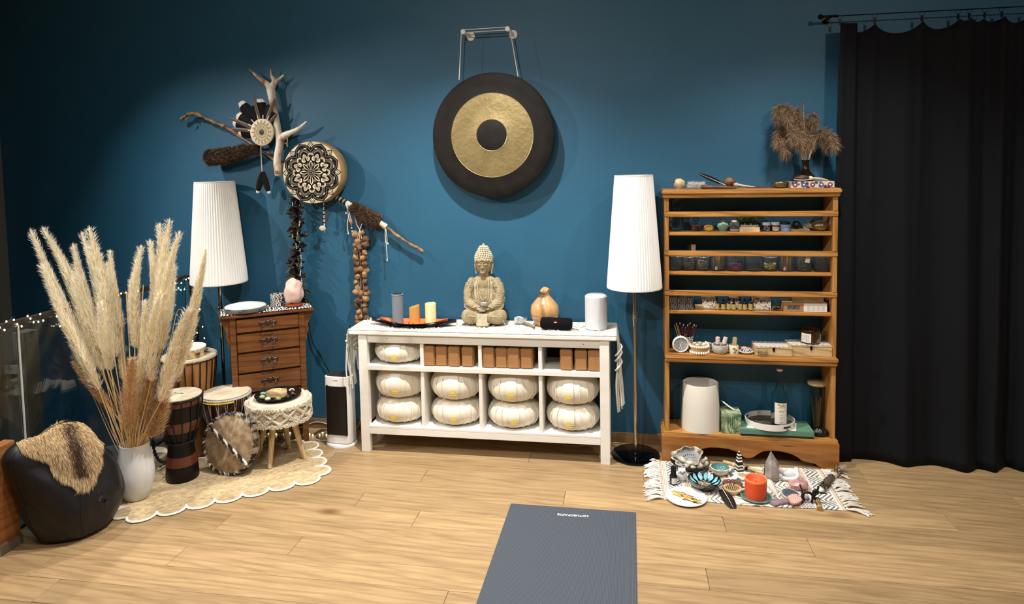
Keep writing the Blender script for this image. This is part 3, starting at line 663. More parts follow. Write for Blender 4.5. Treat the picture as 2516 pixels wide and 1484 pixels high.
# flat frame drum on the chest
cd = chp(-.12, .11, zc+.004); fd2 = T('frame_drum', 'shallow white frame drum with grey rim lying on the zebra cloth', 'drum', cd)
MB().lathe([(.118, 0), (.122, .004), (.124, .024), (.116, .028)], 40).o('drum_frame', mat('grey_marbled_rim', (70, 72, 76), .6, c2=(130, 132, 134), sc=30), fd2)
MB().lathe([(.122, .024), (.115, .030), (.07, .040), (.0001, .046)], 40, cap=False).o('drum_head', mat('white_marbled_skin', (224, 222, 216), .5, c2=(196, 196, 196), sc=14, dist=1.5), fd2, smooth=60)
# zebra candle pot and salt lamp
cd = chp(.068, .15, zc+.004); h_ = .075
tag(MB().lathe([(.0001, 0), (.036, 0), (.038, .003), (.040, h_), (.036, h_), (.035, .01), (.0001, .01)], 32).o('candle_pot', zebras, loc=cd), 'zebra striped candle pot left of the pink salt lamp', 'candle pot')
cd = chp(.165, .105, zc+.004); sl = T('salt_lamp', 'pink salt crystal lamp on a round wooden base', 'lamp', cd)
MB().lathe([(.0001, 0), (.05, 0), (.056, .004), (.056, .008), (.05, .013), (.0001, .013)], 32).o('wooden_base', mat('red_wood_base', (128, 62, 34), .4), sl)
MB().ell((0, 0, .088), (.058, .054, .078), nu=30, nv=22, nz=.22, ns=1.7, seed=5, pw=.88).o('salt_crystal', mat('pink_salt', (222, 198, 186), .4, c2=(206, 166, 150), sc=16, det=6, bump=.3), sl, smooth=35)
pts = [chp(.20, .14, zc)] + [W(px, py, -.02) for px, py in ((752, 740), (758, 790), (766, 835), (778, 860), (787, 875), (797, 892), (812, 922))]
pts[0] = W(742, 735, -.03); pts.append(Vector((pts[-1].x+.01, -.05, .3))); pts.append(Vector((pts[-1].x, -.03, .02)))
MB().tube([p-cd for p in smoothpts(pts, 6)], .0028, 6).o('power_cord', black, sl)
q0, q1 = W(780, 862, -.02), W(789, 878, -.02)
MB().tube([q0-cd, q1-cd], .008, 8, flat=.7).o('inline_switch', black, sl)
# ---------------- floor lamps ----------------
shm = mat('pleated_white_shade', (240, 240, 238), .8)
def flamp(label, x, y, rb, rt_, zb_, zt__, br, n=60):
    t = T('floor_lamp', label, 'floor lamp', (x, y, 0))
    prof = [(rb-.003, zb_+.0), (rb, zb_+.002)]+[(lerp(rb, rt_, i/6), lerp(zb_+.006, zt__-.006, i/6)) for i in range(7)]+[(rt_, zt__-.002), (rt_-.003, zt__)]
    sh = MB().lathe(prof, n*4, fn=lambda r, z, a, i: (r*(1+(.016*math.cos(a*n) if 1 < i < 9 else .005*math.cos(a*n))), z), cap=False).o('lamp_shade', shm, t, smooth=60)
    MB().lathe([(rb-.002, zb_), (rb+.0015, zb_), (rb+.0015, zb_+.008), (rb-.002, zb_+.008)], 60, cap=False).o('shade_trim', mat('shade_hem', (222, 220, 214), .8), sh)
    MB().lathe([(rt_-.002, zt__-.006), (rt_+.0015, zt__-.006), (rt_+.0015, zt__), (rt_-.002, zt__)], 60, cap=False).o('shade_trim', mat('shade_hem', (216, 212, 204), .8), sh)
    m = MB()
    for k in range(3):
        a = 2*PI*k/3; m.tube([(0, 0, zt__-.05), ((rt_-.003)*math.cos(a), (rt_-.003)*math.sin(a), zt__-.008)], .002, 5)
    m.o('shade_spider', chrome, t)
    MB().lathe([(.0001, 0), (br-.004, 0), (br, .004), (br, .012), (br-.006, .016), (.02, .018), (.014, .026), (.0001, .026)], 60).o('base_disc', mat('dark_chrome', (40, 46, 54), .08, m=1), t)
    MB().tube([(0, 0, .02), (0, 0, .85), (0, 0, zt__-.05)], .0105, 16).lathe([(.013, .80), (.013, .855)], 16).o('pole', chrome, t)
    MB().tube([(0, -.01, .83), (0, -.034, .83)], .006, 8).ell((0, -.036, .83), (.01, .006, .01), nu=8, nv=6).o('height_knob', chrome, t)
    MB().ell((0, 0, (zb_+zt__)/2), (.03, .03, .05)).o('bulb', mat('opal_bulb', (230, 228, 220), .4), t)
    return t
flamp('tall white pleated floor lamp left, behind the chest of drawers', -2.555, -.17, .171, .119, zat(693, (-2.555, -.17)), zat(446, (-2.555, -.17)), .12)
flamp('tall white pleated floor lamp with chrome pole between sideboard and bookcase', .060, -.185, .155, .107, zat(706, (.06, -.185)), zat(430, (.06, -.185)), .139)
# white cable looping from lamp foot
tag(MB().tube(smoothpts([F(px, py, .006) for px, py in ((1548, 1112), (1540, 1095), (1520, 1088), (1490, 1090), (1440, 1095), (1400, 1098), (1380, 1090))], 5), .003, 6).o('power_cable', mat('clear_cable', (190, 186, 178), .4)), 'pale cable curving from the right lamp behind the sideboard leg', 'cable')
# ---------------- heater ----------------
hc = base(841, 1101, .075, 0); hp = pm((hc.x, hc.y, .3)); zh = zat(919, hc)
ht = T('tower_heater', 'white tower fan heater with black grille beside the sideboard', 'heater', (hc.x, hc.y, 0), R(-4))
hw = 33*hp
def sq(a, w, d, p=.45):
    c_, s_ = math.cos(a), math.sin(a); return (math.copysign(abs(c_)**p, c_)*w, math.copysign(abs(s_)**p, s_)*d)
MB().lathe([(.0001, 0), (hw*1.16, 0), (hw*1.18, .006), (hw*1.12, .016), (.0001, .02)], 44, sy=.85).o('heater_base', white, ht)
O = [sq(2*PI*i/48, hw, .055) for i in range(48)]
MB().prism(O, .02, zh).o('heater_body', white, ht, bevel=.004)
MB().prism([(x*.9, y*.9) for x, y in O], zh-.0, zh+.004).o('top_panel', greyd, ht)
MB().prism([(-hw*.84, .07), (hw*.84, .07), (hw*.84, zh-.055), (-hw*.84, zh-.055)], 0, .012, M=Matrix(((1, 0, 0, 0), (0, 0, -1, -.047), (0, 1, 0, 0), (0, 0, 0, 1)))).o('front_grille', mat('black_grille', (9, 9, 10), .35), ht, bevel=.006, bseg=3)
m = MB()
for k in range(4): m.box(-.019+k*.011, -.016+k*.011, -.061, -.058, .15, zh-.11)
m.o('grille_slot', mat('grille_metal', (52, 46, 42), .4, m=.7), ht)
MB().box(-.016, -.006, -.0562, -.0545, zh-.026, zh-.022).box(-.004, .012, -.0562, -.0545, zh-.025, zh-.021).o('heater_mark', mat('mid_grey', (120, 120, 118), .5), ht)
whc = mat('white_cable', (224, 222, 216), .4)
tag(MB().tube(smoothpts([F(px, py, .005) for px, py in ((826, 1079), (800, 1082), (778, 1080), (775, 1070), (790, 1063), (815, 1061), (830, 1062))], 5), .0028, 6).o('power_cable', whc), 'white cable looped on the floor left of the heater', 'cable')
tag(MB().tube(smoothpts([W(745, 1048, -.02), W(775, 1037, -.02), W(805, 1042, -.02), W(850, 1062, -.03), W(878, 1050, -.03), W(890, 1010, -.03)], 5), .0028, 6).o('power_cable', whc), 'white cable running along the baseboard behind the heater', 'cable')
# ================= WALL ART =================
YW = -.055
def WP(px, py, d=0): return W(px, py, YW-d)
u = pm(W(700, 400, YW))       # metres per pixel on the art
whitebone = mat('antler', (222, 214, 198), .55, c2=(140, 88, 54), sc=11, st=(1, 1, .5), k=(.47, .62), bump=.2, det=5)
a0 = WP(683, 420); ant = T('antler', 'pale forked deer antler standing upright above the painted drum', 'antler', a0)
m = MB()
def at_(pts, rad): m.tube([p-a0 for p in smoothpts([WP(*p) for p in pts], 4)], [lerp(rad[int(i/4)], rad[min(int(i/4)+1, len(rad)-1)], (i % 4)/4)*u for i in range(4*(len(pts)-1)+1)], 10)
at_([(684, 428), (681, 395), (688, 350), (682, 318), (676, 280), (670, 245), (664, 212)], [8, 9, 10, 9.5, 8.5, 9.5, 11])
at_([(664, 214), (652, 203), (634, 190), (613, 170)], [9, 6.5, 4.5, 1.5])
at_([(668, 214), (674, 200), (668, 186), (665, 168)], [9, 6, 4, 1.3])
at_([(668, 212), (677, 202), (687, 193), (697, 184)], [8, 4.5, 3.4, 1.5])
at_([(686, 345, .0), (700, 333, .01), (715, 325, .02), (733, 316, .03), (754, 298, .035)], [9, 9, 6, 4.5, 1.5])
m.o('antler_beam', whitebone, ant, smooth=60)
m = MB()
for k in range(4): m.tube([WP(676+k, 322+k*6, .015)-a0, WP(684, 320+k*6, .022)-a0, WP(692, 323+k*5, .012)-a0], .0012, 5)
m.tube([p-a0 for p in smoothpts([WP(700, 326, .02), WP(706, 340, .022), WP(705, 354, .02), WP(707, 360, .02)], 3)], .0022, 6)
MB().tube([WP(683, 404, .0)-a0, WP(683, 416, 0)-a0, WP(684, 430, -.005)-a0], [.022, .0225, .022], 14).o('hide_wrap', mat('pale_hide_wrap', (214, 200, 176), .7, bump=.3, sc=60), ant)
m.o('cord_binding', mat('pale_cord', (222, 214, 198), .8), ant)
P = [(442, 294), (452, 288), (463, 281), (478, 280), (490, 283), (505, 291), (530, 302), (565, 318), (600, 342), (630, 362), (655, 380), (684, 398), (740, 432), (790, 462), (822, 482), (852, 500), (880, 518), (940, 552), (975, 578), (1005, 598), (1041, 618)]
s0 = WP(684, 398); stf = T('wooden_staff', 'long gnarled wooden staff crossing the wall behind the drum', 'staff', s0)
sp = smoothpts([WP(x, y, -.015) for x, y in P], 4)
rr = [(.009+.002*math.sin(i*.9)+.002*mnoise.noise(Vector((i*.7, 0, 0)))+(.003 if 8 < i < 16 else 0)) for i in range(len(sp))]; rr[0] = .004; rr[-1] = .007
sp = [p-s0+Vector((.002*math.sin(i*2.1), 0, .002*math.cos(i*1.7))) for i, p in enumerate(sp)]
m = MB().tube(sp, rr, 9).tube([WP(466, 283, .0)-s0, WP(462, 276)-s0], [.005, .003], 6).tube([WP(462, 288)-s0, WP(455, 298)-s0], [.005, .002], 6).ell(WP(548, 309, -.01)-s0, (.02, .01, .012), nz=.3)
m.o('staff_shaft', driftw, stf, smooth=60)
wrapm = mat('pale_hide_wrap', (214, 200, 176), .7, bump=.3, sc=60)
def wrap(p1, p2, r, name, mt, seg=14, d=-.015):
    A = WP(*p1, d)-s0; B = WP(*p2, d)-s0
    return MB().tube([lerp(A, B, t/6) for t in range(7)], [r*(1+.06*math.sin(t*2)) for t in range(7)], seg).o(name, mt, stf, smooth=60)
wrap((851, 499), (869, 509), .0175, 'hide_wrap', wrapm); wrap((932, 547), (950, 558), .018, 'hide_wrap', wrapm); 
A = WP(822, 482, -.015)-s0; B = WP(851, 499, -.015)-s0
for i in range(7): MB().tube([lerp(A, B, i/7), lerp(A, B, (i+.9)/7)], .0165, 14).o('striped_wrap', [black, mat('rust_wrap', (120, 70, 50), .7), wrapm][(0, 2, 0, 2, 0, 1, 0)[i]] if 0 else (black if i % 2 == 0 else mat('grey_wrap', (150, 140, 128), .7)), stf, bevel=.003)
# white thongs
thong = mat('white_thong', (226, 218, 204), .8)
m = MB()
for L in ([(850, 500), (856, 530), (853, 552), (856, 574)], [(852, 502), (860, 530), (858, 545)], [(948, 562), (951, 590), (949, 600), (952, 640)], [(946, 562), (948, 595), (955, 600)]):
    m.tube([p-s0 for p in smoothpts([WP(x, y, .01) for x, y in L], 4)], .0022, 6)
for x, y in ((850, 524), (953, 598), (951, 640), (856, 574)): m.ell(WP(x, y, .01)-s0, (.005, .005, .006), nu=8, nv=6)
m.o('thong', thong, stf)
m = MB(); m.tube([WP(862, 535, .01)-s0, WP(866, 578, .01)-s0], .0012, 5)
m.ell(WP(863, 545, .01)-s0, (.008, .008, .018), 1, nz=.2)
for i in range(6): m.ell(WP(864+i*.4, 556+i*4, .01)-s0, (.0042, .0042, .0042), (2, 3)[i % 2], nu=8, nv=6)
m.o('bead_drop', [thong, mat('amber_bead', (190, 110, 60), .4), black, mat('white_bead', (235, 232, 226), .3)], stf)
def fur_roll(name, label, P, rad, cols, n, L, cat='fur'):
    c = P[0]; t = T(name, label, cat, c); pts = [p-c for p in smoothpts(P, 4)]; N_ = len(pts)
    R_ = [rad[int(i/(N_-1)*(len(rad)-1))] for i in range(N_)]
    MB().tube(pts, [r*.75 for r in R_], 12).o('fur_core', cols[0], t, smooth=60); m = MB()
    for _ in range(n):
        s = rnd.random()*(N_-1.01); i = int(s); f = s-i; p = pts[i].lerp(pts[i+1], f); d = (pts[i+1]-pts[i]).normalized()
        r = lerp(R_[i], R_[i+1], f); v = d.cross(Vector((rnd.gauss(0, 1), rnd.gauss(0, 1), rnd.gauss(0, 1)))).normalized()
        k = rnd.choice(range(len(cols)))
        m.blade(p+v*r*.72, v*rnd.uniform(.25, .8)+d*rnd.uniform(-1.3, -.5)+Vector((rnd.uniform(-.4, .4), rnd.uniform(-.4, .4), rnd.uniform(-.5, .2))), L*rnd.uniform(.5, 1.1), .0013, k)
    m.o('fur', cols, t, smooth=-1, kind='stuff'); return t
fb = [mat('fur_chestnut', (66, 46, 32), .8), mat('fur_umber', (42, 30, 22), .8), mat('fur_light_brown', (160, 128, 94), .8), mat('fur_chestnut', (66, 46, 32), .8), mat('fur_umber', (42, 30, 22))]
fur_roll('fur_tail', 'bushy brown fur tail hanging left above the lamp shade', [WP(630, 366, .02), WP(600, 372, .03), (WP(560, 381, .035)), WP(525, 386, .035), WP(508, 386, .03)], [.03, .05, .058, .058, .045], fb, 24000, .030)
fur_roll('fur_cuff', 'brown fur cuff wrapped round the lower part of the staff', [WP(868, 508, -.01), WP(890, 525, -.01), WP(915, 540, -.01), WP(935, 548, -.01)], [.034, .054, .054, .036], fb, 20000, .028)
# feather disc
wcr = mat('cream_lace', (214, 200, 174), .8); wtn = mat('lace_tan', (160, 142, 108), .8); dkf = mat('dark_feather', (13, 11, 11), .75, spec=.2); wtip = mat('feather_white', (222, 218, 210), .7); brf = mat('barred_feather', (26, 22, 20), .6, kind='wave', sc=60, st=(0, 1, 0), c2=(150, 132, 108), k=(.6, .75))
brf.node_tree.nodes['Wave Texture'].bands_direction = 'Y'
fc = WP(645, 325, .03); fd_ = T('feather_disc', 'round lace disc with a fan of dark white-tipped feathers', 'wall ornament', fc, rot=(PI/2, 0, 0))
def feather(L, w, tipw=True, mt=None, par=None, ang=0, off=0, name='feather', z=0, loc=None):
    m = MB(); n = 10; vs = []
    def wd(t): return w*.5*(math.sin(PI*min(1, .12+t*.80))**.55) if t < .97 else w*.22
    for s in (-1, 1):
        m.sheet(lambda a, t: (s*a*wd(t), off+L*t, z+.006*math.sin(t*2)-.35*w*a*a*.5), 3, n, 0, mif=(lambda a, t: 1 if (tipw and t > .9) else 0))
    m.tube([(0, off+L*t/6, z+.007*math.sin(t/3)+.001) for t in range(7)], [.0014*(1-t/8) for t in range(7)], 5, 2)
    o = m.o(name, [mt or dkf, wtip, black], par, rot=(0, 0, ang), smooth=60)
    if loc: o.location = loc
    return o
for a, L, w, tp in ((38, 96, 26, 1), (58, 82, 30, 1), (72, 84, 26, 1), (90, 66, 20, 1), (6, 82, 30, 1), (-18, 70, 26, 0), (22, 70, 22, 0), (-33, 58, 18, 0)): feather(L*u*.99, w*u*1.35, tp, None, fd_, R(a), .0, z=-.006-.0004*a/10)
for a, L, w in ((8+4, 96, 9), (-24, 88, 10), (66, 90, 10), (82, 82, 9), (-42, 60, 8)): feather(L*u, w*u, 0, brf, fd_, R(a), 0, 'barred_feather', z=.002)
rd = 30*u
MB().lathe([(.0001, 0), (rd, 0), (rd, .008), (rd*.97, .010), (.0001, .010)], 40, sy=1.12, fn=lambda r, z, a, i: (r*(1+.03*math.sin(2*a+1)) if r > .001 else r, z)).o('lace_disc', wcr, fd_)
m = MB()
def ringp(m, r0, r1, z, mi, n=48): m.lathe([(r0, z), (r1, z), (r1, z+.0004), (r0, z+.0004)], n, mi, sy=1.12, cap=False)
for i in range(16):
    a = 2*PI*i/16; c, s = math.cos, math.sin
    m.prism([(rd*.62*c(a-.19), rd*.69*s(a-.19)), (rd*.94*c(a), rd*1.05*s(a)), (rd*.62*c(a+.19), rd*.69*s(a+.19))], .010, .0108, 0)
    m.ell((rd*.70*c(a+PI/16), rd*.78*s(a+PI/16), .011), (rd*.075, rd*.075, .001), 1, nu=12, nv=4)
m.lathe([(.0001, .0112), (rd*.64, .0112), (rd*.64, .0104)], 40, 0, sy=1.12, cap=False)
for r0, r1, mi in ((.49, .54, 1), (.30, .33, 1), (.40, .42, 1)): ringp(m, rd*r0, rd*r1, .0112, mi)
m.lathe([(.0001, .0135), (rd*.17, .0125), (rd*.2, .0112)], 24, 2, sy=1.1, cap=False)
m.o('lace_pattern', [wtn, wcr, mat('disc_centre', (38, 34, 34), .5)], fd_, smooth=20)
for a, r in ((105, 1.2), (82, 1.18), (60, 1.28), (133, 1.22), (152, 1.2), (172, 1.15)):
    A = Vector((math.cos(R(a)), 1.12*math.sin(R(a)), 0))*rd; MB().tube([A*.98+Vector((0, 0, .006)), A*(r+.08)+Vector((0, 0, .008))], .0032, 7).o('quill_bead', mat('white_quill', (234, 230, 222), .5), fd_)
m = MB().tube([p-fc for p in smoothpts([WP(641, 356, .03), WP(642, 390, .035), WP(644, 422, .035)], 4)], .0025, 6)
m.v = [(x, z, -y) for x, y, z in m.v]; m.o('thong', thong, fd_)
q = WP(644, 422, .035)-fc; q = Vector((q.x, q.z, -q.y))
for a, L in ((180-16, 54), (180+17, 56)): feather(L*u, 17*u, True, None, fd_, R(a), 0, loc=q)
# pegs
for x, y in ((665, 376), (698, 352)):
    p = W(x, y, -.03); tag(MB().tube([(0, .03, 0), (0, -.02, 0)], .006, 10).ell((0, -.022, 0), (.009, .009, .009)).o('wall_peg', whitebone, loc=p), 'white wall peg left of the antler base' if x == 665 else 'white wall peg right of the antler shaft', 'peg')
# mandala drum
dc = WP(766, 424, .07); Rm = 76*u*.985
dr = T('painted_frame_drum', 'round frame drum painted with black and cream mandala on the blue wall', 'drum', dc, rot=(PI/2, 0, R(0)))
tanh = mat('tan_rawhide', (190, 160, 112), .6, c2=(150, 118, 74), sc=10, k=(.3, .7))
MB().lathe([(Rm*.985, -.10), (Rm, -.095), (Rm, -.006), (Rm*.99, 0), (Rm*.97, .0015), (.0001, .002)], 72, cap=False).lathe([(Rm*.90, -.10), (Rm*.985, -.10)], 72, cap=False).o('drum_body', [tanh], dr, smooth=50)
MB().lathe([(Rm*.985, .0015), (Rm*.96, .0025), (.0001, .003)], 72, cap=False).o('drum_head', mat('cream_rawhide', (216, 200, 168), .55, c2=(190, 172, 138), sc=9), dr)
mb_ = MB(); CR, BK, TN = 0, 1, 2
def petal(r0, r1, w, ang, z, mi, p=1.0, q=1.0, n=9, cx=0):
    Rm = globals()["Rm"]*1.03
    L = []; Rr = []
    for i in range(n+1):
        t = i/n; r = lerp(r0, r1, t); ww = w*math.sin(PI*t**p)**q
        L.append((ww, r)); Rr.append((-ww, r))
    P = [(x*Rm, y*Rm) for x, y in L+Rr[::-1][1:-1]]
    ca_, sa_ = math.cos(ang), math.sin(ang); P = [(x*ca_-y*sa_, x*sa_+y*ca_) for x, y in P]
    mb_.poly([(x, y, z) for x, y in P], mi)
def arc(cx, cy, r, a0, a1, w, ang, z, mi, n=10):
    P = [(cx+(r+w)*math.cos(lerp(a0, a1, i/n)), cy+(r+w)*math.sin(lerp(a0, a1, i/n))) for i in range(n+1)]+[(cx+(r-w)*math.cos(lerp(a1, a0, i/n)), cy+(r-w)*math.sin(lerp(a1, a0, i/n))) for i in range(n+1)]
    ca_, sa_ = math.cos(ang), math.sin(ang)
    for i in range(n):
        Q = [P[i], P[i+1], P[2*n-i], P[2*n+1-i]]; mb_.poly([((x*ca_-y*sa_)*Rm, (x*sa_+y*ca_)*Rm, z) for x, y in Q], mi)
z = .0032; dz = .00022
for k in range(8):
    a = 2*PI*k/8; b = a+PI/8
    petal(.5, .98, .135, a, z, BK, .8, .8); petal(.52, .945, .11, a, z+dz, CR, .8, .8); petal(.54, .91, .09, a, z+2*dz, BK, .8, .8); petal(.56, .885, .07, a, z+3*dz, CR, .8, .9); petal(.6, .83, .035, a, z+4*dz, BK)
for k in range(8):
    a = 2*PI*k/8; b = a+PI/8
    petal(.1, .96, .29, b, z+5*dz, BK, 1.5, .62); petal(.1, .925, .262, b, z+6*dz, TN, 1.5, .62); petal(.1, .905, .245, b, z+7*dz, BK, 1.5, .62)
    for s in (-1, 1):
        arc(s*.02, .58, .20, PI/2-s*.35 if s > 0 else PI/2+.35, PI/2-s*1.35, .0, b, z, CR)
        arc(s*-.01, .52, .295, PI/2-s*.30, PI/2-s*.62, .013, b, z+8*dz, CR); arc(s*-.01, .50, .235, PI/2-s*.72, PI/2-s*1.35, .011, b, z+8*dz, CR)
    petal(.3, .80, .185, b, z+9*dz, TN, 1.3, .6); petal(.3, .775, .165, b, z+10*dz, BK, 1.3, .6); petal(.3, .755, .15, b, z+11*dz, TN, 1.3, .6); petal(.3, .70, .125, b, z+12*dz, BK, 1.3, .6)
for k in range(8):
    a = 2*PI*k/8; b = a+PI/8
    petal(.36, .66, .115, a, z+13*dz, BK, 1., .6); 
    arc(0, .54, .085, .1, PI-.1, .014, a, z+14*dz, CR); arc(0, .54, .05, .1, PI-.1, .008, a, z+14*dz, CR)
for k in range(8):
    b = 2*PI*k/8+PI/8
    for s in (-1, 1): 
        cx, cy = s*.075, .455; ca_, sa_ = math.cos(b), math.sin(b)
        for rr_, mi, zz in ((.088, BK, 15), (.077, CR, 16)): mb_.poly([((x*ca_-y*sa_)*Rm, (x*sa_+y*ca_)*Rm, z+zz*dz) for x, y in [(cx+rr_*math.cos(q*PI/8), cy+rr_*math.sin(q*PI/8)) for q in range(16)]], mi)
        petal(.40, .49, .006, b+s*.19, z+17*dz, BK)
    petal(.38, .64, .085, b, z+18*dz, BK, .95, .7); petal(.40, .62, .068, b, z+19*dz, CR, .95, .7); petal(.41, .585, .045, b, z+20*dz, BK, .95, .8); petal(.43, .565, .03, b, z+21*dz, CR, .95, .8); petal(.36, .53, .022, b, z+22*dz, BK)
for rr_, mi, zz in ((.40, BK, 15),): mb_.poly([(rr_*Rm*math.cos(q*PI/16), rr_*Rm*math.sin(q*PI/16), z+zz*dz) for q in range(32)], mi)
for k in range(8):
    a = 2*PI*k/8; b = a+PI/8
    petal(.06, .33, .075, b, z+16*dz, TN, 1.3, .7); petal(.1, .25, .03, b, z+17*dz, BK); petal(.02, .385, .052, a, z+18*dz, CR, 1.8, .7); petal(.02, .345, .028, a, z+19*dz, BK, 1.8, .7)
for rr_, mi, zz in ((.085, BK, 20), (.065, TN, 21), (.03, BK, 22)): mb_.poly([(rr_*Rm*math.cos(q*PI/12), rr_*Rm*math.sin(q*PI/12), z+zz*dz) for q in range(24)], mi)
mb_.o('mandala_painting', [mat('cream_paint', (222, 206, 176), .55), mat('black_paint', (8, 8, 8), .7, spec=.2), mat('taupe_paint', (112, 102, 86), .55)], dr, smooth=-1)
# dark garland on the left
c = W(735, 497, -.06); gl = T('feather_garland', 'long dark garland of black leaves and white beads below the drum', 'garland', c)
path = [W(x, y, -.055) for x, y in ((733, 490), (731, 540), (737, 590), (731, 640), (733, 680), (738, 712), (745, 735), (748, 752))]; sp_ = smoothpts(path, 8)
MB().tube([p-c for p in sp_], .003, 6).o('cord', black, gl)
leafm = []
for i in range(3):
    m = MB(); Lf = .05+.012*i
    for s in (-1, 1): m.sheet(lambda a, t: (s*a*.011*math.sin(PI*min(1, t*.9+.05))**.7, Lf*t, .008*math.sin(t*3+i)+.004*a), 2, 6)
    leafm.append(m.mesh('leaf', [mat('dark_leaf', (26, 22, 20), .6, c2=(52, 44, 38), sc=30), mat('rust_leaf', (92, 40, 30), .6), mat('moss_leaf', (58, 62, 40), .6)][i] if i else mat('dark_leaf', (26, 22, 20), .6, c2=(52, 44, 38), sc=30)))
lm2 = leafm[0].copy()
for i in range(250):
    p = sp_[int(i/250*(len(sp_)-1))]+Vector((rnd.uniform(-.014, .014), rnd.uniform(-.012, .008), rnd.uniform(-.01, .01)))
    me = leafm[0] if rnd.random() < .86 else leafm[rnd.choice((1, 2))]
    inst(me, 'leaf', gl, p-c, (rnd.uniform(-.8, .8), rnd.uniform(-PI, PI), rnd.uniform(2.0, 4.3)), [rnd.uniform(1, 1.3)]*3)
    o = gl.children[-1] if False else None
m = MB()
for L in ([(719, 496), (721, 530), (717, 560), (720, 585)], [(735, 500), (737, 540), (732, 575), (738, 600)], [(731, 570), (735, 600), (740, 640), (737, 680)], [(727, 596), (733, 640), (741, 690), (745, 725)]):
    pts = smoothpts([W(x, y, -.085) for x, y in L], 10)
    for i, p in enumerate(pts): 
        if rnd.random() < .8: m.ell(p-c, (.0045, .0045, .004), 0 if rnd.random() < .75 else 1, nu=7, nv=5)
m.o('bead_strand', [mat('white_bead', (235, 232, 226), .3), mat('silver_bead', (160, 160, 160), .3, m=.8)], gl, kind='stuff')
# bead and shell drop
c = W(795, 500, -.07); bd = T('shell_drop', 'short string of black and white beads with a shell below the drum', 'ornament', c)
m = MB(); m.tube([(0, 0, .01), (0, 0, -.185)], .001, 5, 2)
for i in range(20): m.ell((.001*math.sin(i), 0, -i*.0088), (.0042, .0042, .0042), (0, 0, 1)[i % 3], nu=8, nv=6)
m.o('beads', [mat('white_bead', (235, 232, 226), .3), black, thong], bd)
MB().ell((-.012, -.004, -.157), (.022, .004, .016), nz=.2).o('shell', mat('mother_of_pearl', (200, 190, 176), .25, coat=.5), bd)
MB().ell((.003, .004, -.10), (.012, .003, .04), nz=.2).o('smoky_shell', mat('smoky_shell', (92, 76, 66), .3, tr=.3), bd)
# seed pod garland
c = W(882, 560, -.05); sg = T('seed_pod_garland', 'long garland of brown seed pods hanging from the fur cuff', 'garland', c)
sdm = [mat('pod_brown', (128, 92, 60), .55, c2=(168, 130, 88), sc=30), mat('pod_tan', (172, 134, 90), .5, c2=(136, 100, 66), sc=30), mat('pod_dark', (74, 52, 38), .6, c2=(112, 80, 56), sc=30)]
pods = [MB().ell((0, 0, 0), (.019, .016, .021), nz=.35, ns=1.6, seed=i+4, nu=14, nv=10).mesh('seed_pod', sdm[i % 3], smooth=50) for i in range(6)]
m = MB()
m.tube([p-c for p in smoothpts([W(872, 532, -.06), W(877, 552, -.06), W(884, 564, -.06)], 3)], .003, 6).tube([p-c for p in smoothpts([W(892, 545, -.06), W(887, 556, -.06), W(884, 564, -.06)], 3)], .003, 6)
for dx in (-6, 0, 6): m.tube([p-c for p in smoothpts([W(884, 562, -.06), W(884+dx, 600, -.055), W(887+dx, 700, -.05), W(889+dx, 800, -.05)], 6)], .0018, 5)
m.o('cord', thong, sg)
y = 575; i = 0
while y < 802:
    for dx in ((-11, 7), (-9, 11), (-12, 0, 12), (-8, 9))[i % 4]:
        p = W(885+(y-575)*.02+dx+rnd.uniform(-2, 2), y+rnd.uniform(-4, 4), -.06+rnd.uniform(-.012, .012))-c
        inst(pods[rnd.randrange(6)], 'seed_pod', sg, p, (rnd.uniform(0, 6), rnd.uniform(0, 6), rnd.uniform(0, 6)), [rnd.uniform(.95, 1.25)]*3)
    inst(pods[2], 'seed_pod', sg, W(886+(y-575)*.02, y+6, -.035)-c, (i, 0, i), (1, 1, 1))
    y += 14.5; i += 1
# ================= GONG =================
gc = W(1209, 332, -.10); gr = T('gong', 'large round gong, black rim and centre with a gold ring', 'gong', gc, rot=(PI/2, 0, R(-2)))
rg = 153.5*pm(gc)
gb_ = mat('gong_black', (18, 15, 13), .6, m=.2, spec=.3, c2=(28, 23, 19), sc=14, bump=.12)
gold = mat('gong_gold', (152, 134, 92), .45, m=.55, c2=(128, 112, 74), sc=2.6, dist=2.5, det=9, bump=.25, bs=45, k=(.3, .7))
gp_ = [(.0001, .017), (rg*.12, .0165), (rg*.245, .013), (rg*.25, .0125), (rg*.45, .010), (rg*.672, .006), (rg*.68, .0055), (rg*.85, .003), (rg*.96, .0), (rg*.995, -.006), (rg, -.02), (rg*.985, -.055), (rg*.97, -.055), (rg*.98, -.02), (rg*.95, -.008), (.0001, .004)]
m = MB(); m.lathe(gp_, 96, cap=False)
me = m.mesh('gong_plate', [gb_, gold], smooth=50)
for p in me.polygons:
    r_ = math.hypot(p.center.x, p.center.y); p.material_index = 1 if rg*.25 < r_ < rg*.672 and p.center.z > .004 and p.normal.z != 0 else 0
obj('gong_plate', me, gr)
m = MB()
for r_ in (.672, .25): m.tube([(rg*r_*math.cos(a*PI/48), rg*r_*math.sin(a*PI/48), .0062 if r_ > .5 else .0128) for a in range(96)], .0011, 5, closed=True)
m.o('gold_edge', mat('bright_gold_edge', (190, 176, 140), .3, m=.8), gr)
ghp = [W(1157, 90, 0), W(1261, 85, 0)]
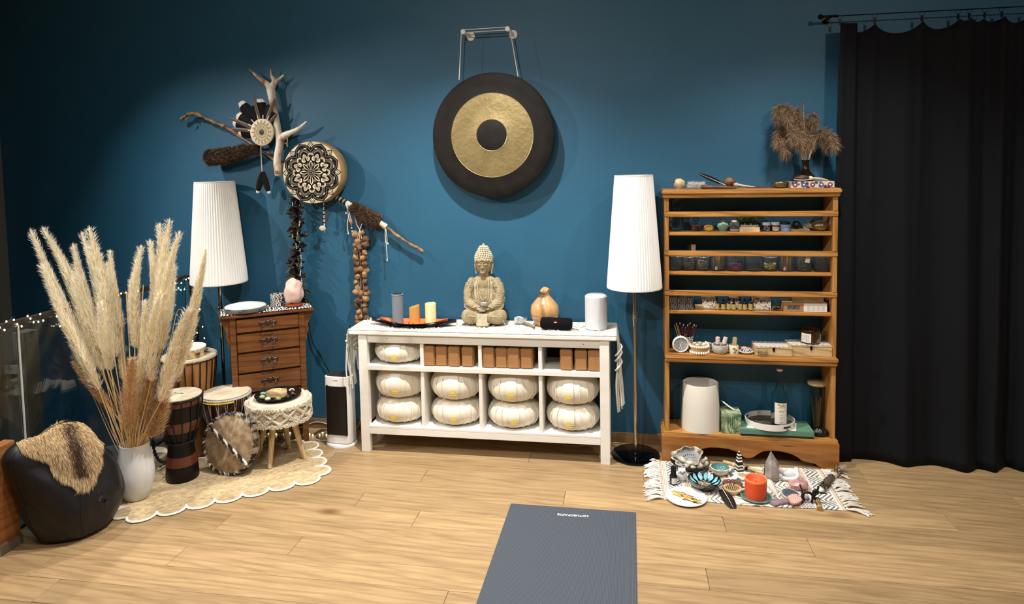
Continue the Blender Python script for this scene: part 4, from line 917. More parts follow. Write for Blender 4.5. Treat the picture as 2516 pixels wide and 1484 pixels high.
for i, p in enumerate(ghp):
    t = T('wall_hook', ('left' if i == 0 else 'right')+' white wall hook holding the gong cord', 'wall hook', p)
    MB().lathe([(.0001, 0), (.024, 0), (.027, .003), (.026, .008), (.02, .011), (.0001, .012)], 28, M=rotm(PI/2)).o('rosette', white, t)
    e = Vector((-.022, -.105, .010)) if i == 0 else Vector((-.016, -.105, .014))
    MB().tube([(0, -.01, 0), tuple(e)], [.009, .008], 12).o('peg_arm', white, t)
    MB().tube([(e.x, e.y+.006, e.z), (e.x, e.y-.012, e.z)], .014, 18).o('peg_end', white, t, bevel=.002)
m = MB(); E0 = ghp[0]+Vector((-.022, -.10, .010)); E1 = ghp[1]+Vector((-.016, -.10, .014)); gw = gc
L0 = W(1128, 196, -.105)-gw; L1 = W(1273, 188, -.105)-gw
for dz_ in (.013, -.004): m.tube([E0-gw+Vector((0, 0, dz_)), E1-gw+Vector((0, 0, dz_))], .0028, 6)
m.tube([E0-gw+Vector((-.013, 0, 0)), L0], .003, 6).tube([E1-gw+Vector((.013, 0, -.0)), L1], .003, 6)
m.v = [tuple(Matrix.Rotation(R(2), 3, 'Z') @ Vector(v)) for v in m.v]; m.v = [(x, z_, -y_) for x, y_, z_ in m.v]
m.o('hanging_cord', mat('white_gong_cord', (226, 222, 212), .8), gr)
# ================= SIDEBOARD =================
sbm = mat('white_stained_wood', (240, 238, 233), .42, c2=(233, 230, 223), sc=3, st=(1, 5, 5))
sb = T('sideboard', 'white wooden sideboard with eight open compartments', 'sideboard', (-.83, -.18, 0))
def SB_(name, x0, x1, y0, y1, z0, z1, b=.002): MB().box(x0+.83, x1+.83, y0+.18, y1+.18, z0, z1).o(name, sbm, sb, bevel=b)
SB_('worktop', -1.62, -.043, -.338, -.030, .717, .74, .004)
for x in (-1.565, -.137):
    for y in (-.328, -.08): SB_('leg', x, x+.054, y, y+.04, 0, .717)
SB_('apron', -1.511, -.137, -.322, -.30, .668, .717)
SB_('bottom_rail', -1.511, -.137, -.325, -.305, .112, .150)
SB_('bottom_shelf', -1.511, -.137, -.325, -.045, .150, .165)
SB_('middle_shelf', -1.52, -.13, -.325, -.045, .502, .530)
for x in (-1.188, -.838, -.486): SB_('divider', x, x+.021, -.315, -.045, .165, .502); SB_('divider', x, x+.021, -.315, -.045, .530, .69)
SB_('side_panel', -1.555, -1.54, -.29, -.08, .15, .717); SB_('side_panel', -.110, -.095, -.29, -.08, .15, .717)
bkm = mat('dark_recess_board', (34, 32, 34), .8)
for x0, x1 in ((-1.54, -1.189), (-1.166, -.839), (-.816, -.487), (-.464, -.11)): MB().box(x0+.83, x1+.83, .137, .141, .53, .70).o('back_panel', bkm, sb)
MB().box(-.65, .65, .13, .139, .165, .50).o('back_panel', mat('back_board', (196, 190, 178), .6), sb)
for x, z_ in ((W(950, 833, -.33).x, .692), (W(1433, 846, -.33).x, .69)): MB().ell((x+.83, -.142, z_), (.0025, .001, .0025)).o('screw_hole', greyd, sb)
# cushions
cuf = mat('cream_cushion_fabric', (234, 226, 209), .9, bump=.25, sc=500, sheen=.15)
def cushion(label, x, z0, hh, rr_, seed, grp):
    t = T('meditation_cushion', label, 'cushion', (x, -.182, z0+.001), R(rnd.uniform(-8, 8)), group=grp)
    n = 14; prof = []
    for i in range(n+1):
        a = -PI/2+PI*i/n; prof.append((rr_*abs(math.cos(a))**.5 if 0 < i < n else .0001, hh/2+hh/2*math.sin(a)))
    def fn(r, z_, a, i):
        k = max(0, 1-abs(z_/hh-.5)*1.2)
        return (r*(1+.012*math.sin(a*17+seed)*(.4+k)+.018*mnoise.noise(Vector((math.cos(a)*2.2, math.sin(a)*2.2, z_*14+seed)))+.012*mnoise.noise(Vector((math.cos(a)*6, math.sin(a)*6, seed)))), z_)
    MB().lathe(prof, 84, fn=fn, cap=False, sy=.93).o('cushion_body', cuf, t, smooth=70)
    # front label strip, standing slightly proud, with pleats either side
    m = MB(); rf = rr_*1.012
    def sf(u_, v_, w0=-.20, w1=.20):
        a = -PI/2+lerp(w0, w1, u_); th = lerp(-1.15, 1.0, v_); r = rf*math.cos(th)**.5+.0035
        return (r*math.cos(a), r*math.sin(a)*.93, hh/2+hh/2*math.sin(th))
    m.sheet(sf, 6, 14); m.o('front_band', cuf, t, smooth=60)
    for ad in (-.75, -.48, .42, .72, 1.02):
        m = MB(); m.tube([tuple(Vector(sf(.5, v/10, ad-.01, ad+.01))+Vector((0, 0, 0))) for v in range(1, 10)], .0028, 5)
        m.o('pleat_fold', cuf, t, smooth=60)
    m = MB(); c_ = Vector(sf(.5, .42)); 
    for a in (-75, -45, -15, 15, 45, 75):
        d = Vector((math.sin(R(a)), 0, math.cos(R(a)))); s_ = Vector((d.z, 0, -d.x)); b = c_+Vector((0, -.0025, -.006))
        m.poly([b, b+d*.014+s_*.0038, b+d*.027, b+d*.014-s_*.0038])
    m.poly([c_+Vector((-.022, -.003, -.009)), c_+Vector((.022, -.003, -.009)), c_+Vector((.014, -.003, -.014)), c_+Vector((-.014, -.003, -.014))])
    m.o('lotus_embroidery', mat('yellow_thread', (228, 204, 92), .6), t, smooth=-1)
cx_ = [-1.352, -1.003, -.652, -.300]; nm = ['leftmost', 'second', 'third', 'rightmost']
for i, x in enumerate(cx_):
    cushion(f'lower cream cushion in the {nm[i]} bottom compartment of the sideboard', x, .165, .152, .157, i, 'cream cushions in the sideboard')
    cushion(f'upper cream cushion in the {nm[i]} bottom compartment of the sideboard', x, .317, .17, .156, i+7, 'cream cushions in the sideboard')
cushion('cream cushion alone in the top left compartment of the sideboard', -1.352, .531, .135, .156, 21, 'cream cushions in the sideboard')
cork = mat('cork', (172, 126, 80), .8, c2=(152, 108, 66), sc=260, k=(.4, .6), bump=.15)
bme = MB().box(-.0355, .0355, 0, .23, 0, .122).mesh('cork_block', cork, bevel=.007, bseg=3)
bx = [(1039, 899, 'left top-row cork group'), (1069, 900, ''), (1100, 901, ''), (1131, 902, '')]
G_ = [[1053.5, 1084, 1115, 1148], [1200, 1231.5, 1261.5, 1293], [1391, 1427, 1460]]
tx = ['second', 'third', 'fourth']; od = ['first', 'second', 'third', 'fourth']
for gi, g in enumerate(G_):
    for bi, px in enumerate(g):
        x = W(px, 885+gi*4, -.305).x
        o = obj('yoga_block', bme, None, (x, -.306+(.004 if bi % 2 else 0), .5302)); tag(o, f'{od[bi]} cork yoga block from the left in the {tx[gi]} top compartment', 'yoga block', 'cork yoga blocks in the sideboard')
# macrame runner
rn = T('macrame_runner', 'white macrame runner over the sideboard top with tassels hanging at both ends', 'table runner', (-.83, -.18, .741))
X0, X1, Y0_, Y1_ = -.792, .782, -.150, .145
m = MB()
m.sheet(lambda u_, v_: (lerp(X0, X1, u_), lerp(Y0_, Y1_, v_)+.003*math.sin(u_*90), .0025+.0012*math.sin(u_*170)*math.sin(v_*30)), 180, 26)
m.o('woven_field', macr, rn, smooth=60)
m = MB(); ng = 11
for i in range(ng):
    xa, xb = lerp(X0, X1, i/ng), lerp(X0, X1, (i+1)/ng); xm = (xa+xb)/2
    for (p, q) in (((xa, Y0_), (xm, 0)), ((xm, 0), (xb, Y0_)), ((xa, Y1_), (xm, 0)), ((xm, 0), (xb, Y1_)), ((xa+.03, Y0_), (xm, -.05)), ((xm, -.05), (xb-.03, Y0_))): m.tube([(lerp(p[0], q[0], t/5), lerp(p[1], q[1], t/5), .005) for t in range(6)], .0035, 5)
for y in (Y0_, Y1_): m.tube([(lerp(X0, X1, t/80), y+.002*math.sin(t), .004) for t in range(81)], .0038, 5)
for i in range(64): m.ell((lerp(X0, X1, (i+.5)/64), Y0_+.001, .0055), (.0045, .004, .0035), nu=7, nv=5)
for i in range(110): m.ell((lerp(X0, X1, rnd.random()), lerp(Y0_, Y1_, rnd.random()), .005), (.004, .004, .003), nu=6, nv=4)
m.o('knotted_cords', macr, rn, kind='stuff')
for s, xe in ((-1, X0-.004), (1, X1+.004)):
    m = MB(); n = 16
    for i in range(n):
        t = (i+.5)/n; y = lerp(Y0_, Y1_, t); 
        if s < 0:      # left end: net triangle and straight strands
            dep = .16*(1-abs(t-.5)*1.2); drop = -.33+.05*math.sin(i*1.7)
            m.tube(smoothpts([(xe+.002, y, .003), (xe-.006, y, -.02), (xe-.012-.01*rnd.random(), y+.004, -dep), (xe-.014-.012*rnd.random(), y+rnd.uniform(-.01, .01), drop*.7), (xe-.012, y+rnd.uniform(-.012, .012), drop)], 4), .0042, 6)
            if t < .98: 
                for zz in (.03, .06, .09, .12): 
                    if zz < dep+.02: m.tube([(xe-.012, y, -zz), (xe-.013, y+.018, -zz-.018)], .0035, 5).tube([(xe-.012, y+.018, -zz), (xe-.013, y, -zz-.018)], .0035, 5)
        else:          # right end: bunched and twisted
            yc = -.075; k = rnd.uniform(-.02, .02)
            m.tube(smoothpts([(xe-.002, y, .003), (xe+.006, y*.9, -.03), (xe+.014+k*.3, yc+(y-yc)*.25, -.10), (xe+.012+k*.5, yc+(y-yc)*.35, -.19), (xe+.012+k, yc+(y-yc)*.3+k, -.30), (xe+.022+k, yc+(y-yc)*.35, -.40-.05*rnd.random())], 4), .0045, 6)
    if s > 0:
        for zc_ in (-.10, -.13, -.185): m.tube(smoothpts([(xe-.006, yc-.035, zc_-.02), (xe+.012, yc-.04, zc_), (xe+.03, yc, zc_+.02), (xe+.02, yc+.03, zc_+.03)], 4), .006, 6)
    else: m.tube([(xe-.014, lerp(Y0_, Y1_, t/10), -.16*(1-abs(t/10-.5)*1.2)) for t in range(11)], .006, 6)
    m.o('hanging_fringe', macr, rn, smooth=60)
ZT = .7475
# long black tray with orange felt
tl_, tr_ = W(912, 795, -.20), W(1122, 800, -.19); tc_ = Vector(((tl_.x+tr_.x)/2, -.19, ZT)); tw = (tr_.x-tl_.x)/2
lt = T('oval_tray', 'long black leaf shaped tray lined with orange under three candles', 'tray', tc_)
m = MB()
def leaf(u_, v_, s=1, z0=0):
    x = lerp(-1, 1, u_); w_ = (1-abs(x)**1.9)*.095*s; y = lerp(-w_, w_, v_); e = max(abs(x)**3, abs(2*v_-1)**3)
    return (x*tw*s, y+.0, z0+.005+.022*abs(x)**3+.016*abs(2*v_-1)**3)
m.sheet(leaf, 36, 12).sheet(lambda a, b: tuple(Vector(leaf(a, b))-Vector((0, 0, .006))), 36, 12)
m.o('tray_shell', mat('black_bamboo_tray', (13, 12, 13), .35), lt, smooth=70)
MB().sheet(lambda a, b: tuple(Vector(leaf(a, b, .80))+Vector((0, 0, .0022))), 30, 10).o('orange_lining', mat('orange_felt', (232, 124, 76), .85, c2=(222, 108, 62), sc=40), lt)
def cyl(name, label, cat, px, pyb, w, top, Y, z, mt, slant=0, rim=.002, seg=36, hollow=None, grp=None):
    X = W(px, pyb, Y).x; P = Vector((X, Y, z)); r = w/2*pm(P); h = zat(top, P)-z
    t = T(name, label, cat, P, group=grp)
    prof = [(.0001, 0), (r-.002, 0), (r, .002), (r, h-rim), (r-rim, h)]+([(r-hollow, h-.001), (r-hollow-.001, h-.012), (.0001, h-.014)] if hollow else [(.0001, h)])
    MB().lathe(prof, seg, fn=lambda rr_, zz, a, i: (rr_, zz+(slant*math.cos(a)*r if i >= 3 else 0))).o(name+'_body', mt, t, smooth=40)
    return t, r, h
gs = mat('grey_speaker_mesh', (136, 144, 154), .85, bump=.4, sc=700, c2=(120, 128, 140))
t, r, h = cyl('speaker', 'tall grey cylindrical speaker on the black leaf tray', 'speaker', 978, 795, 27, 722, -.20, ZT+.008, gs)
MB().tube([((r-.001)*math.cos(a*PI/16), (r-.001)*math.sin(a*PI/16), h-.003) for a in range(32)], .0035, 6, closed=True).o('top_ring', mat('blue_grey_plastic', (120, 140, 158), .4), t)
MB().lathe([(.0001, h), (r-.004, h), (r-.004, h+.002), (.0001, h+.002)], 28).o('top_dial', greyd, t); MB().box(-.004, .004, -r-.001, -r+.002, .008, .018).o('tag', greyd, t)
t, r, h = cyl('candle', 'short orange pillar candle, slanted top, middle of the tray', 'candle', 1019, 797, 26, 752, -.205, ZT+.008, mat('ochre_wax', (204, 146, 76), .6), slant=.28, hollow=.005)
MB().box(-.004, .004, -r-.001, -r+.002, .006, .015).o('tag', mat('brown_tag', (120, 80, 40), .6), t)
t, r, h = cyl('candle', 'cream pillar candle with a melted hollow top on the tray', 'candle', 1059, 797, 27, 745, -.205, ZT+.008, mat('cream_wax', (236, 224, 172), .55, sub=.2), hollow=.006)
MB().tube([(0, 0, h-.014), (.002, 0, h-.004)], .0012, 6).o('wick', black, t); MB().ell((-r*.45, -r*.5, h), (.006, .005, .006), nz=.3).ell((r*.6, 0, h+.002), (.006, .008, .007), nz=.3).o('wax_rim', mat('cream_wax', (236, 224, 172)), t)
# seated stone figure
bc = base(1192, 803, .09, ZT); bc.z = ZT; bs = pm((bc.x, bc.y, ZT+.15)); HB = (zat(600, bc)-ZT)
K = HB/212.0       # metres per pixel of statue height (212 px)
st_ = mat('sandstone_statue', (166, 150, 118), .75, c2=(130, 114, 82), sc=22, k=(.3, .7), bump=.35, bs=90, det=6)
stt = mat('sandstone_pale', (202, 193, 170), .8, c2=(178, 165, 136), sc=60, bump=.4)
bt = T('stone_statue', 'sandstone seated meditating figure in the middle of the sideboard', 'statue', bc, R(2))
def k3(x, y, z_): return (x*K, y*K, z_*K)
m = MB()
def E(x, y, z_, a, b, c_, pw=1): m.ell(k3(x, y, z_), (a*K, b*K, c_*K), nu=24, nv=16, pw=pw)
E(0, 0, 24, 52, 34, 24, .85); E(-34, -12, 22, 27, 26, 21, .9); E(34, -12, 22, 27, 26, 21, .9); E(0, -24, 20, 26, 18, 18, .8)
E(0, 2, 70, 34, 22, 46, .9); E(0, 3, 105, 36, 20, 26); E(-34, 2, 104, 13, 16, 20); E(34, 2, 104, 13, 16, 20)
m.tube([k3(-37, 2, 106), k3(-43, -4, 84), k3(-41, -10, 62), k3(-26, -22, 50), k3(-10, -27, 46)], [14*K, 13*K, 12.5*K, 10*K, 6*K], 14)
m.tube([k3(37, 2, 106), k3(43, -4, 84), k3(41, -10, 62), k3(26, -22, 50), k3(10, -27, 46)], [14*K, 13*K, 12.5*K, 10*K, 6*K], 14)
m.tube([k3(-44, -6, 66), k3(-40, -8, 50), k3(-34, -14, 40)], [12*K, 13*K, 8*K], 12); m.tube([k3(44, -6, 66), k3(40, -8, 50), k3(34, -14, 40)], [12*K, 13*K, 8*K], 12)
m.tube([k3(0, 2, 118), k3(0, 0, 140)], [13*K, 12*K], 14)
E(0, -1, 158, 21.5, 21, 25); E(0, 0, 174, 22, 22, 16); E(0, 2, 194, 11, 11, 12); E(0, 2, 205, 6.5, 6.5, 7); E(0, -18, 140, 8, 6, 6)
m.box(-16*K, 16*K, -42*K, -20*K, 0, 5*K)
me = baked(m, 'figure_body', st_, voxel=.0026, it=3); obj('figure_body', me, bt)
m = MB()   # curls
for lv in range(9):
    zz = 168+lv*4.6; rr_ = 22.5*math.cos(max(0, (lv-1.5))*.2) if lv < 7 else 12
    if lv >= 6: rr_ = (14, 12.5, 9.5)[lv-6]
    n = max(6, int(2*PI*rr_/6.2))
    for i in range(n):
        a = 2*PI*(i+.5*(lv % 2))/n; yy = rr_*math.sin(a)*.98
        if lv < 2 and yy < -12 and abs(rr_*math.cos(a)) < 15: continue
        m.ell(k3(rr_*math.cos(a), yy+1, zz), (3.1*K,)*3, nu=8, nv=6)
for i in range(9): a = -PI/2+(i-4)*.22; m.ell(k3(22*math.cos(a), 22*math.sin(a)+1, 173-abs(i-4)*.4), (3*K,)*3, nu=8, nv=6)
for i in range(6): a = 2*PI*i/6; m.ell(k3(6*math.cos(a), 2+6*math.sin(a), 206), (2.8*K,)*3, nu=8, nv=6)
m.ell(k3(0, 2, 211), (3.2*K,)*3, nu=8, nv=6); m.o('hair_curls', stt, bt, smooth=60)
m = MB()   # face
m.tube([k3(0, -21.5, 166), k3(0, -23.5, 158), k3(0, -25.2, 151.5)], [1.6*K, 1.9*K, 2.9*K], 8); m.ell(k3(0, -23.6, 151), (4.2*K, 2.2*K, 2*K))
for s in (-1, 1):
    m.tube([k3(s*t, y, z_) for t, y, z_ in ((2, -22, 165), (6, -21.6, 168), (11, -19.6, 168), (16, -15.5, 164.5))], 1.1*K, 6)
    m.ell(k3(s*8.2, -19.3, 160.5), (5.2*K, 2.6*K, 2.5*K)); m.tube([k3(s*t, y, z_) for t, y, z_ in ((3.4, -21.6, 159.6), (8, -21.6, 158.4), (13, -18.3, 160))], .8*K, 6)
    m.tube([k3(s*21, 1, 166), k3(s*23, 0, 158), k3(s*21.5, -1, 146), k3(s*20.5, -1, 134)], [2.6*K, 3.4*K, 3*K, 3*K], 8)
m.tube([k3(-6, -20.2, 144.6), k3(-2.5, -22.4, 145.6), k3(0, -22.6, 144.9), k3(2.5, -22.4, 145.6), k3(6, -20.2, 144.6)], 1.3*K, 6); m.tube([k3(-4.5, -20.6, 143), k3(0, -22.2, 141.8), k3(4.5, -20.6, 143)], 1.5*K, 6)
m.o('face', st_, bt, smooth=60)
bvS = BVHTree.FromPolygons([v.co for v in me.vertices], [tuple(p.vertices) for p in me.polygons])
k3o = k3
def k3s(x, y, z_):
    h_ = bvS.ray_cast(Vector((x*K, -.4, z_*K)), Vector((0, 1, 0)))
    return tuple(h_[0]+Vector((0, -.0003, 0))) if h_[0] else k3o(x, y, z_)
k3 = k3s
m = MB()   # robe borders, sash, hems
for s in (-1, 1):
    for j, dx in enumerate((0, 5, 9)):
        m.tube(smoothpts([k3(s*(13+dx), -9, 124), k3(s*(14+dx), -17.5, 110), k3(s*(15+dx), -21.5-j*.2, 88), k3(s*(13+dx), -22.5, 70), k3(s*(7+dx*.9), -23.2, 57)], 4), 1.0*K, 5)
    for i in range(22):
        t = i/21; m.ell(k3(s*lerp(20, 19, t)+s*1.5, lerp(-17, -23, min(1, t*2)), lerp(112, 62, t)), (1.5*K,)*3, nu=6, nv=4)
    m.tube(smoothpts([k3(s*52, -4, 56), k3(s*50, -19, 46), k3(s*38, -26, 43), k3(s*24, -31, 50), k3(s*16, -33, 52)], 4), 1.5*K, 6)
    for dz_ in (0, 4, 8): m.tube(smoothpts([k3(s*55, -5, 64+dz_), k3(s*46, -17, 55+dz_), k3(s*30, -26, 55+dz_), k3(s*20, -30, 58+dz_)], 4), .8*K, 5)
    for i in range(5):    # chevrons on knees
        xk = s*(22+i*7); m.tube([k3(xk, -37+abs(i-2)*2.0, 6), k3(xk+s*3.5, -37.5+abs(i-2)*2.2, 16), k3(xk+s*7, -36+abs(i-2)*2.4, 6)], .8*K, 5); m.tube([k3(xk, -37+abs(i-2)*2.0, 12), k3(xk+s*3.5, -37.3+abs(i-2)*2.2, 22), k3(xk+s*7, -35.5+abs(i-2)*2.4, 12)], .8*K, 5)
    m.tube([k3(s*20, -37.5, 26), k3(s*34, -37.5, 28), k3(s*50, -31, 26), k3(s*60, -18, 22)], 1*K, 5)
    m.tube(smoothpts([k3(s*34, -2, 112), k3(s*41, -12, 92), k3(s*36, -20, 76), k3(s*47, -12, 70)], 4), 1*K, 5)
for i in range(150):
    s = rnd.choice((-1, 1)); z_ = rnd.uniform(60, 118); x = s*rnd.uniform(26, 46); m.ell(k3(x, -11-8*math.cos((abs(x)-30)/12)+ (abs(z_-90))*.06, z_), (1.2*K,)*3, nu=5, nv=4)
m.tube([k3(-9, -22.6, 90), k3(-4, -23, 93), k3(0, -23.2, 92), k3(4, -23, 93), k3(9, -22.6, 90), k3(9, -23, 80), k3(6, -23.5, 70), k3(0, -24, 67), k3(-6, -23.5, 70), k3(-9, -23, 80)], .9*K, 5, closed=True)
m.o('robe_relief', stt, bt, smooth=60); k3 = k3o
m = MB(); m.prism([(-14*K, 3*K), (14*K, 3*K), (17*K, 8*K), (13*K, 13*K), (15*K, 34*K), (-15*K, 34*K), (-13*K, 13*K), (-17*K, 8*K)], 40*K, 43.5*K, M=rotm(PI/2)).o('lap_cloth', stt, bt, bevel=.001)
m = MB()
for s in (-1, 1):
    m.ell(k3(s*8, -34, 45), (9*K, 5*K, 3.4*K))
    for j in range(4): m.tube([k3(s*(10-j*.6), -35-j*1.2, 47.5-j*2.0), k3(s*1.5, -38.5-j*.9, 47-j*1.9), k3(-s*(6-j), -38-j*.5, 46.5-j*1.8)], [1.7*K, 1.5*K, 1.0*K], 7)
    m.tube([k3(s*12, -32, 48), k3(s*6, -34, 52), k3(s*1.5, -35, 53)], [2*K, 1.7*K, 1.3*K], 7)
m.o('folded_hands', st_, bt, smooth=60)
gh_ = T('glass_tealight', 'small clear glass tealight cup resting on the hands of the figure', 'candle holder', bc+Vector((k3(5, -35, 53))))
MB().lathe([(.0001, 0), (9.5*K, 0), (10*K, 2*K), (10.5*K, 17*K), (9.3*K, 17*K), (8.8*K, 3*K), (.0001, 3*K)], 28).o('glass_cup', glass, gh_); MB().lathe([(.0001, 3.4*K), (7.6*K, 3.4*K), (7.6*K, 10*K), (.0001, 10*K)], 20).o('tealight', mat('tealight_white', (236, 234, 228)), gh_)
# feather whisk
fwc = F(1290, 797, ZT); fw = T('feather_smudge_stick', 'small white fluffy feathers tied to a driftwood stick', 'feather bundle', (fwc.x, fwc.y, ZT))
e1 = F(1313, 808, ZT)-F(1290, 797, ZT)
MB().tube([(-.01, 0, .012), (e1.x*.5, e1.y*.5, .010), (e1.x, e1.y, .008)], [.008, .009, .007], 8).o('stick', mat('grey_driftwood', (120, 108, 90), .8, bump=.6, sc=40), fw, smooth=60)
m = MB()
for i in range(650): m.blade((rnd.uniform(-.05, .0), rnd.uniform(-.01, .02), .012+rnd.uniform(0, .01)), (rnd.uniform(-1, .5), rnd.uniform(-.7, .7), rnd.uniform(-.1, .8)), rnd.uniform(.012, .035), .002, rnd.choice((0, 0, 1)))
m.o('fluff', [mat('white_down', (232, 228, 226), .8), mat('grey_down', (180, 176, 178), .8)], fw, smooth=-1, kind='stuff')
m = MB()
for k in range(3): m.tube(smoothpts([(-.055+k*.006, 0, .01), (-.062+k*.008, 0, .035+k*.004), (-.045+k*.01, 0, .044), (-.032+k*.012, 0, .034)], 4), [.003]*12+[.001], 6)
m.o('curled_feather', mat('white_down', (232, 228, 226), .8), fw)
# wooden vase diffuser
dvc = base(1339, 803, .05, ZT); dvc.z = ZT; kd = pm((dvc.x, dvc.y, ZT+.1)); dv = T('wooden_vase_diffuser', 'honey brown wood bulb shaped diffuser with petal opening', 'diffuser', dvc)
hz = (zat(708, dvc)-ZT)
bw_ = wood('light_wood_veneer', (184, 138, 90), (202, 158, 108), sc=9, st=(2.5, 2.5, .8), r=.3, coat=.3, dark=.1)
P = [(.0001, 0), (20, 0), (27, 8), (33, 22), (35, 36), (33, 52), (24, 64), (15, 75), (10.5, 84), (13, 92), (19, 97)]
P = [(a*kd if a > .01 else a, b*hz/97) for a, b in P]
def lip(r, z_, a, i):
    if i >= 9: return (r*(1+.25*math.sin(a*2)*(i-8)/2), z_-(i-8)*.5*hz*.10*(math.sin(a*1.5+.6)**2))
    return (r, z_)
MB().lathe(P, 48, fn=lip, cap=False).lathe([(a*.93, b) for a, b in P[7:]], 48, fn=lambda r, z_, a, i: lip(r, z_, a, i+7), cap=False).o('diffuser_body', bw_, dv, smooth=60)
MB().tube([(34.2*kd*math.cos(a*PI/20), 34.2*kd*math.sin(a*PI/20), 29*hz/97) for a in range(40)], .001, 5, closed=True).o('seam_line', mat('dark_seam', (90, 56, 30), .6), dv)
# black bluetooth speaker lying in front
bsc = F(1366, 812, ZT); kk = pm(bsc); sr_ = 14.5*kk; bsp = T('portable_speaker', 'black barrel shaped portable speaker in front of the wooden vase', 'speaker', (bsc.x, bsc.y+.03, ZT), R(-3))
m = MB().lathe([(.0001, -39*kk), (sr_*.72, -39*kk), (sr_*.95, -36*kk), (sr_, -31*kk), (sr_, 31*kk), (sr_*.95, 36*kk), (sr_*.72, 39*kk), (.0001, 39*kk)], 32, M=Matrix.Translation((0, 0, sr_)) @ Matrix.Rotation(PI/2, 4, 'Y'))
m.o('speaker_body', mat('black_mesh', (9, 9, 11), .85, bump=.3, sc=700, spec=.15), bsp, smooth=50)
MB().box(-.013, .013, -sr_*1.0-.0015, -sr_*.9, sr_+.006, sr_+.023).o('badge', mat('red_badge', (120, 28, 26), .4), bsp, bevel=.004)
MB().box(-.0095, .0095, -sr_*1.0-.0030, -sr_*.9, sr_+.0085, sr_+.0205).o('badge_centre', mat('pink_badge', (236, 190, 184), .4), bsp, bevel=.003)
MB().tube(smoothpts([(38*kk, -.008, .012), (46*kk, -.012, .008), (56*kk, -.014, .004)], 4), .0028, 6, flat=.6).o('strap', black, bsp)
# white cylindrical speaker
t, r, h = cyl('speaker', 'white cylindrical smart speaker at the right end of the sideboard', 'speaker', 1465, 801, 54, 724, -.165, ZT, mat('white_speaker_mesh', (206, 208, 212), .7, bump=.2, sc=600), rim=.008)
MB().lathe([(.0001, h), (r-.008, h), (r-.010, h+.001), (.0001, h+.001)], 40).o('top_plate', mat('glossy_white', (222, 224, 228), .15), t)
MB().lathe([(r-.006, -.0005), (r-.004, .006), (r-.006, .006)], 40, cap=False).o('foot_ring', white, t)
# ================= BOOKCASE =================
YB = -.20
bx0, bx1 = W(1633, 700, YB).x, W(2057, 700, YB).x
bk = T('bookcase', 'open backed honey pine bookcase with railed shelves beside the black curtain', 'bookcase', ((bx0+bx1)/2, -.1, 0))
bxc = (bx0+bx1)/2
def BK_(name, x0, x1, y0, y1, z0, z1, b=.003, mt=None): return MB().box(x0-bxc, x1-bxc, y0+.1, y1+.1, z0, z1).o(name, mt or pine, bk, bevel=b)
def zl(px, py, Y=YB): return W(px, py, Y).z
zA, zB, zC = zl(1644, 571), zl(1644, 668), zl(1644, 763); zD = zl(1634.6, 869.7, -.225)
ztop0, ztop1 = zl(1633, 487), zl(1628, 466.6)
for x in (bx0, bx1-.025):
    BK_('upright', x, x+.025, YB, -.01, zD-.01, ztop0+.01, mt=pinev); BK_('upright', x, x+.025, YB, -.01, .13, zD-.02, mt=pinev)
BK_('cornice', bx0-.014, bx1+.014, YB-.022, -.002, ztop1-.027, ztop1, .006); BK_('cornice_moulding', bx0-.008, bx1+.008, YB-.012, -.002, ztop0, ztop1-.025, .005)
for z_ in (zA, zB, zC): BK_('shelf', bx0+.024, bx1-.024, YB+.005, -.01, z_-.019, z_, .004)
for py in (520.5, 616, 713): z_ = zl(1633, py); BK_('guard_rail', bx0-.001, bx1+.001, YB-.003, YB+.015, z_-.030, z_, .003)
BK_('deck_shelf', bx0-.002, bx1+.006, -.226, -.01, zD-.028, zD, .006); BK_('deck_moulding', bx0, bx1+.003, -.218, -.01, zD-.048, zD-.026, .004)
zE = .162
BK_('base_shelf', bx0-.01, bx1+.01, YB-.02, -.01, zE-.02, zE, .004)
px0, px1 = W(1626.6, 1070, -.228).x, W(2063, 1096, -.228).x; zP = .143
def xx(p): return W(p, 1125, -.228).x
poly_ = [(px0, 0), (px0, zP), (px1, zP), (px1, 0), (xx(2023), 0)]
for p, z_ in ((2012, .012), (2003, .026), (1985, .032), (1970, .040), (1962, .055), (1945, .074), (1920, .086), (1898, .088), (1875, .082), (1862, .065), (1852, .046), (1845, .040), (1838, .037), (1830, .040), (1822, .052), (1812, .070), (1790, .086), (1765, .090), (1742, .088), (1724, .078), (1712, .056), (1702, .036), (1690, .026), (1684, .014), (1678, 0)): poly_.append((xx(p), z_))
MB().prism([(x-bxc, z_) for x, z_ in poly_], 0, .02, M=Matrix(((1, 0, 0, 0), (0, 0, 1, -.228+.1), (0, 1, 0, 0), (0, 0, 0, 1)))).o('plinth', wood('pine_plinth', (146, 92, 42), (172, 116, 60), sc=3, st=(1, 12, 12), r=.35, coat=.15, dark=.5, knots=1.6, kc=(84, 44, 22)), bk, bevel=.002)
BK_('plinth_side', px0, px0+.02, -.21, -.01, 0, zP); BK_('plinth_side', px1-.02, px1, -.21, -.01, 0, zP); BK_('plinth_top', px0, px1, -.225, -.012, zP-.012, zP+.002, .003)
YI = -.12
def I(px, z_, Y=YI): p = W(px, 600, Y); 
def at3(px, py, z_, Y=YI): q = W(px, py, Y); return Vector((q.x, Y, z_))
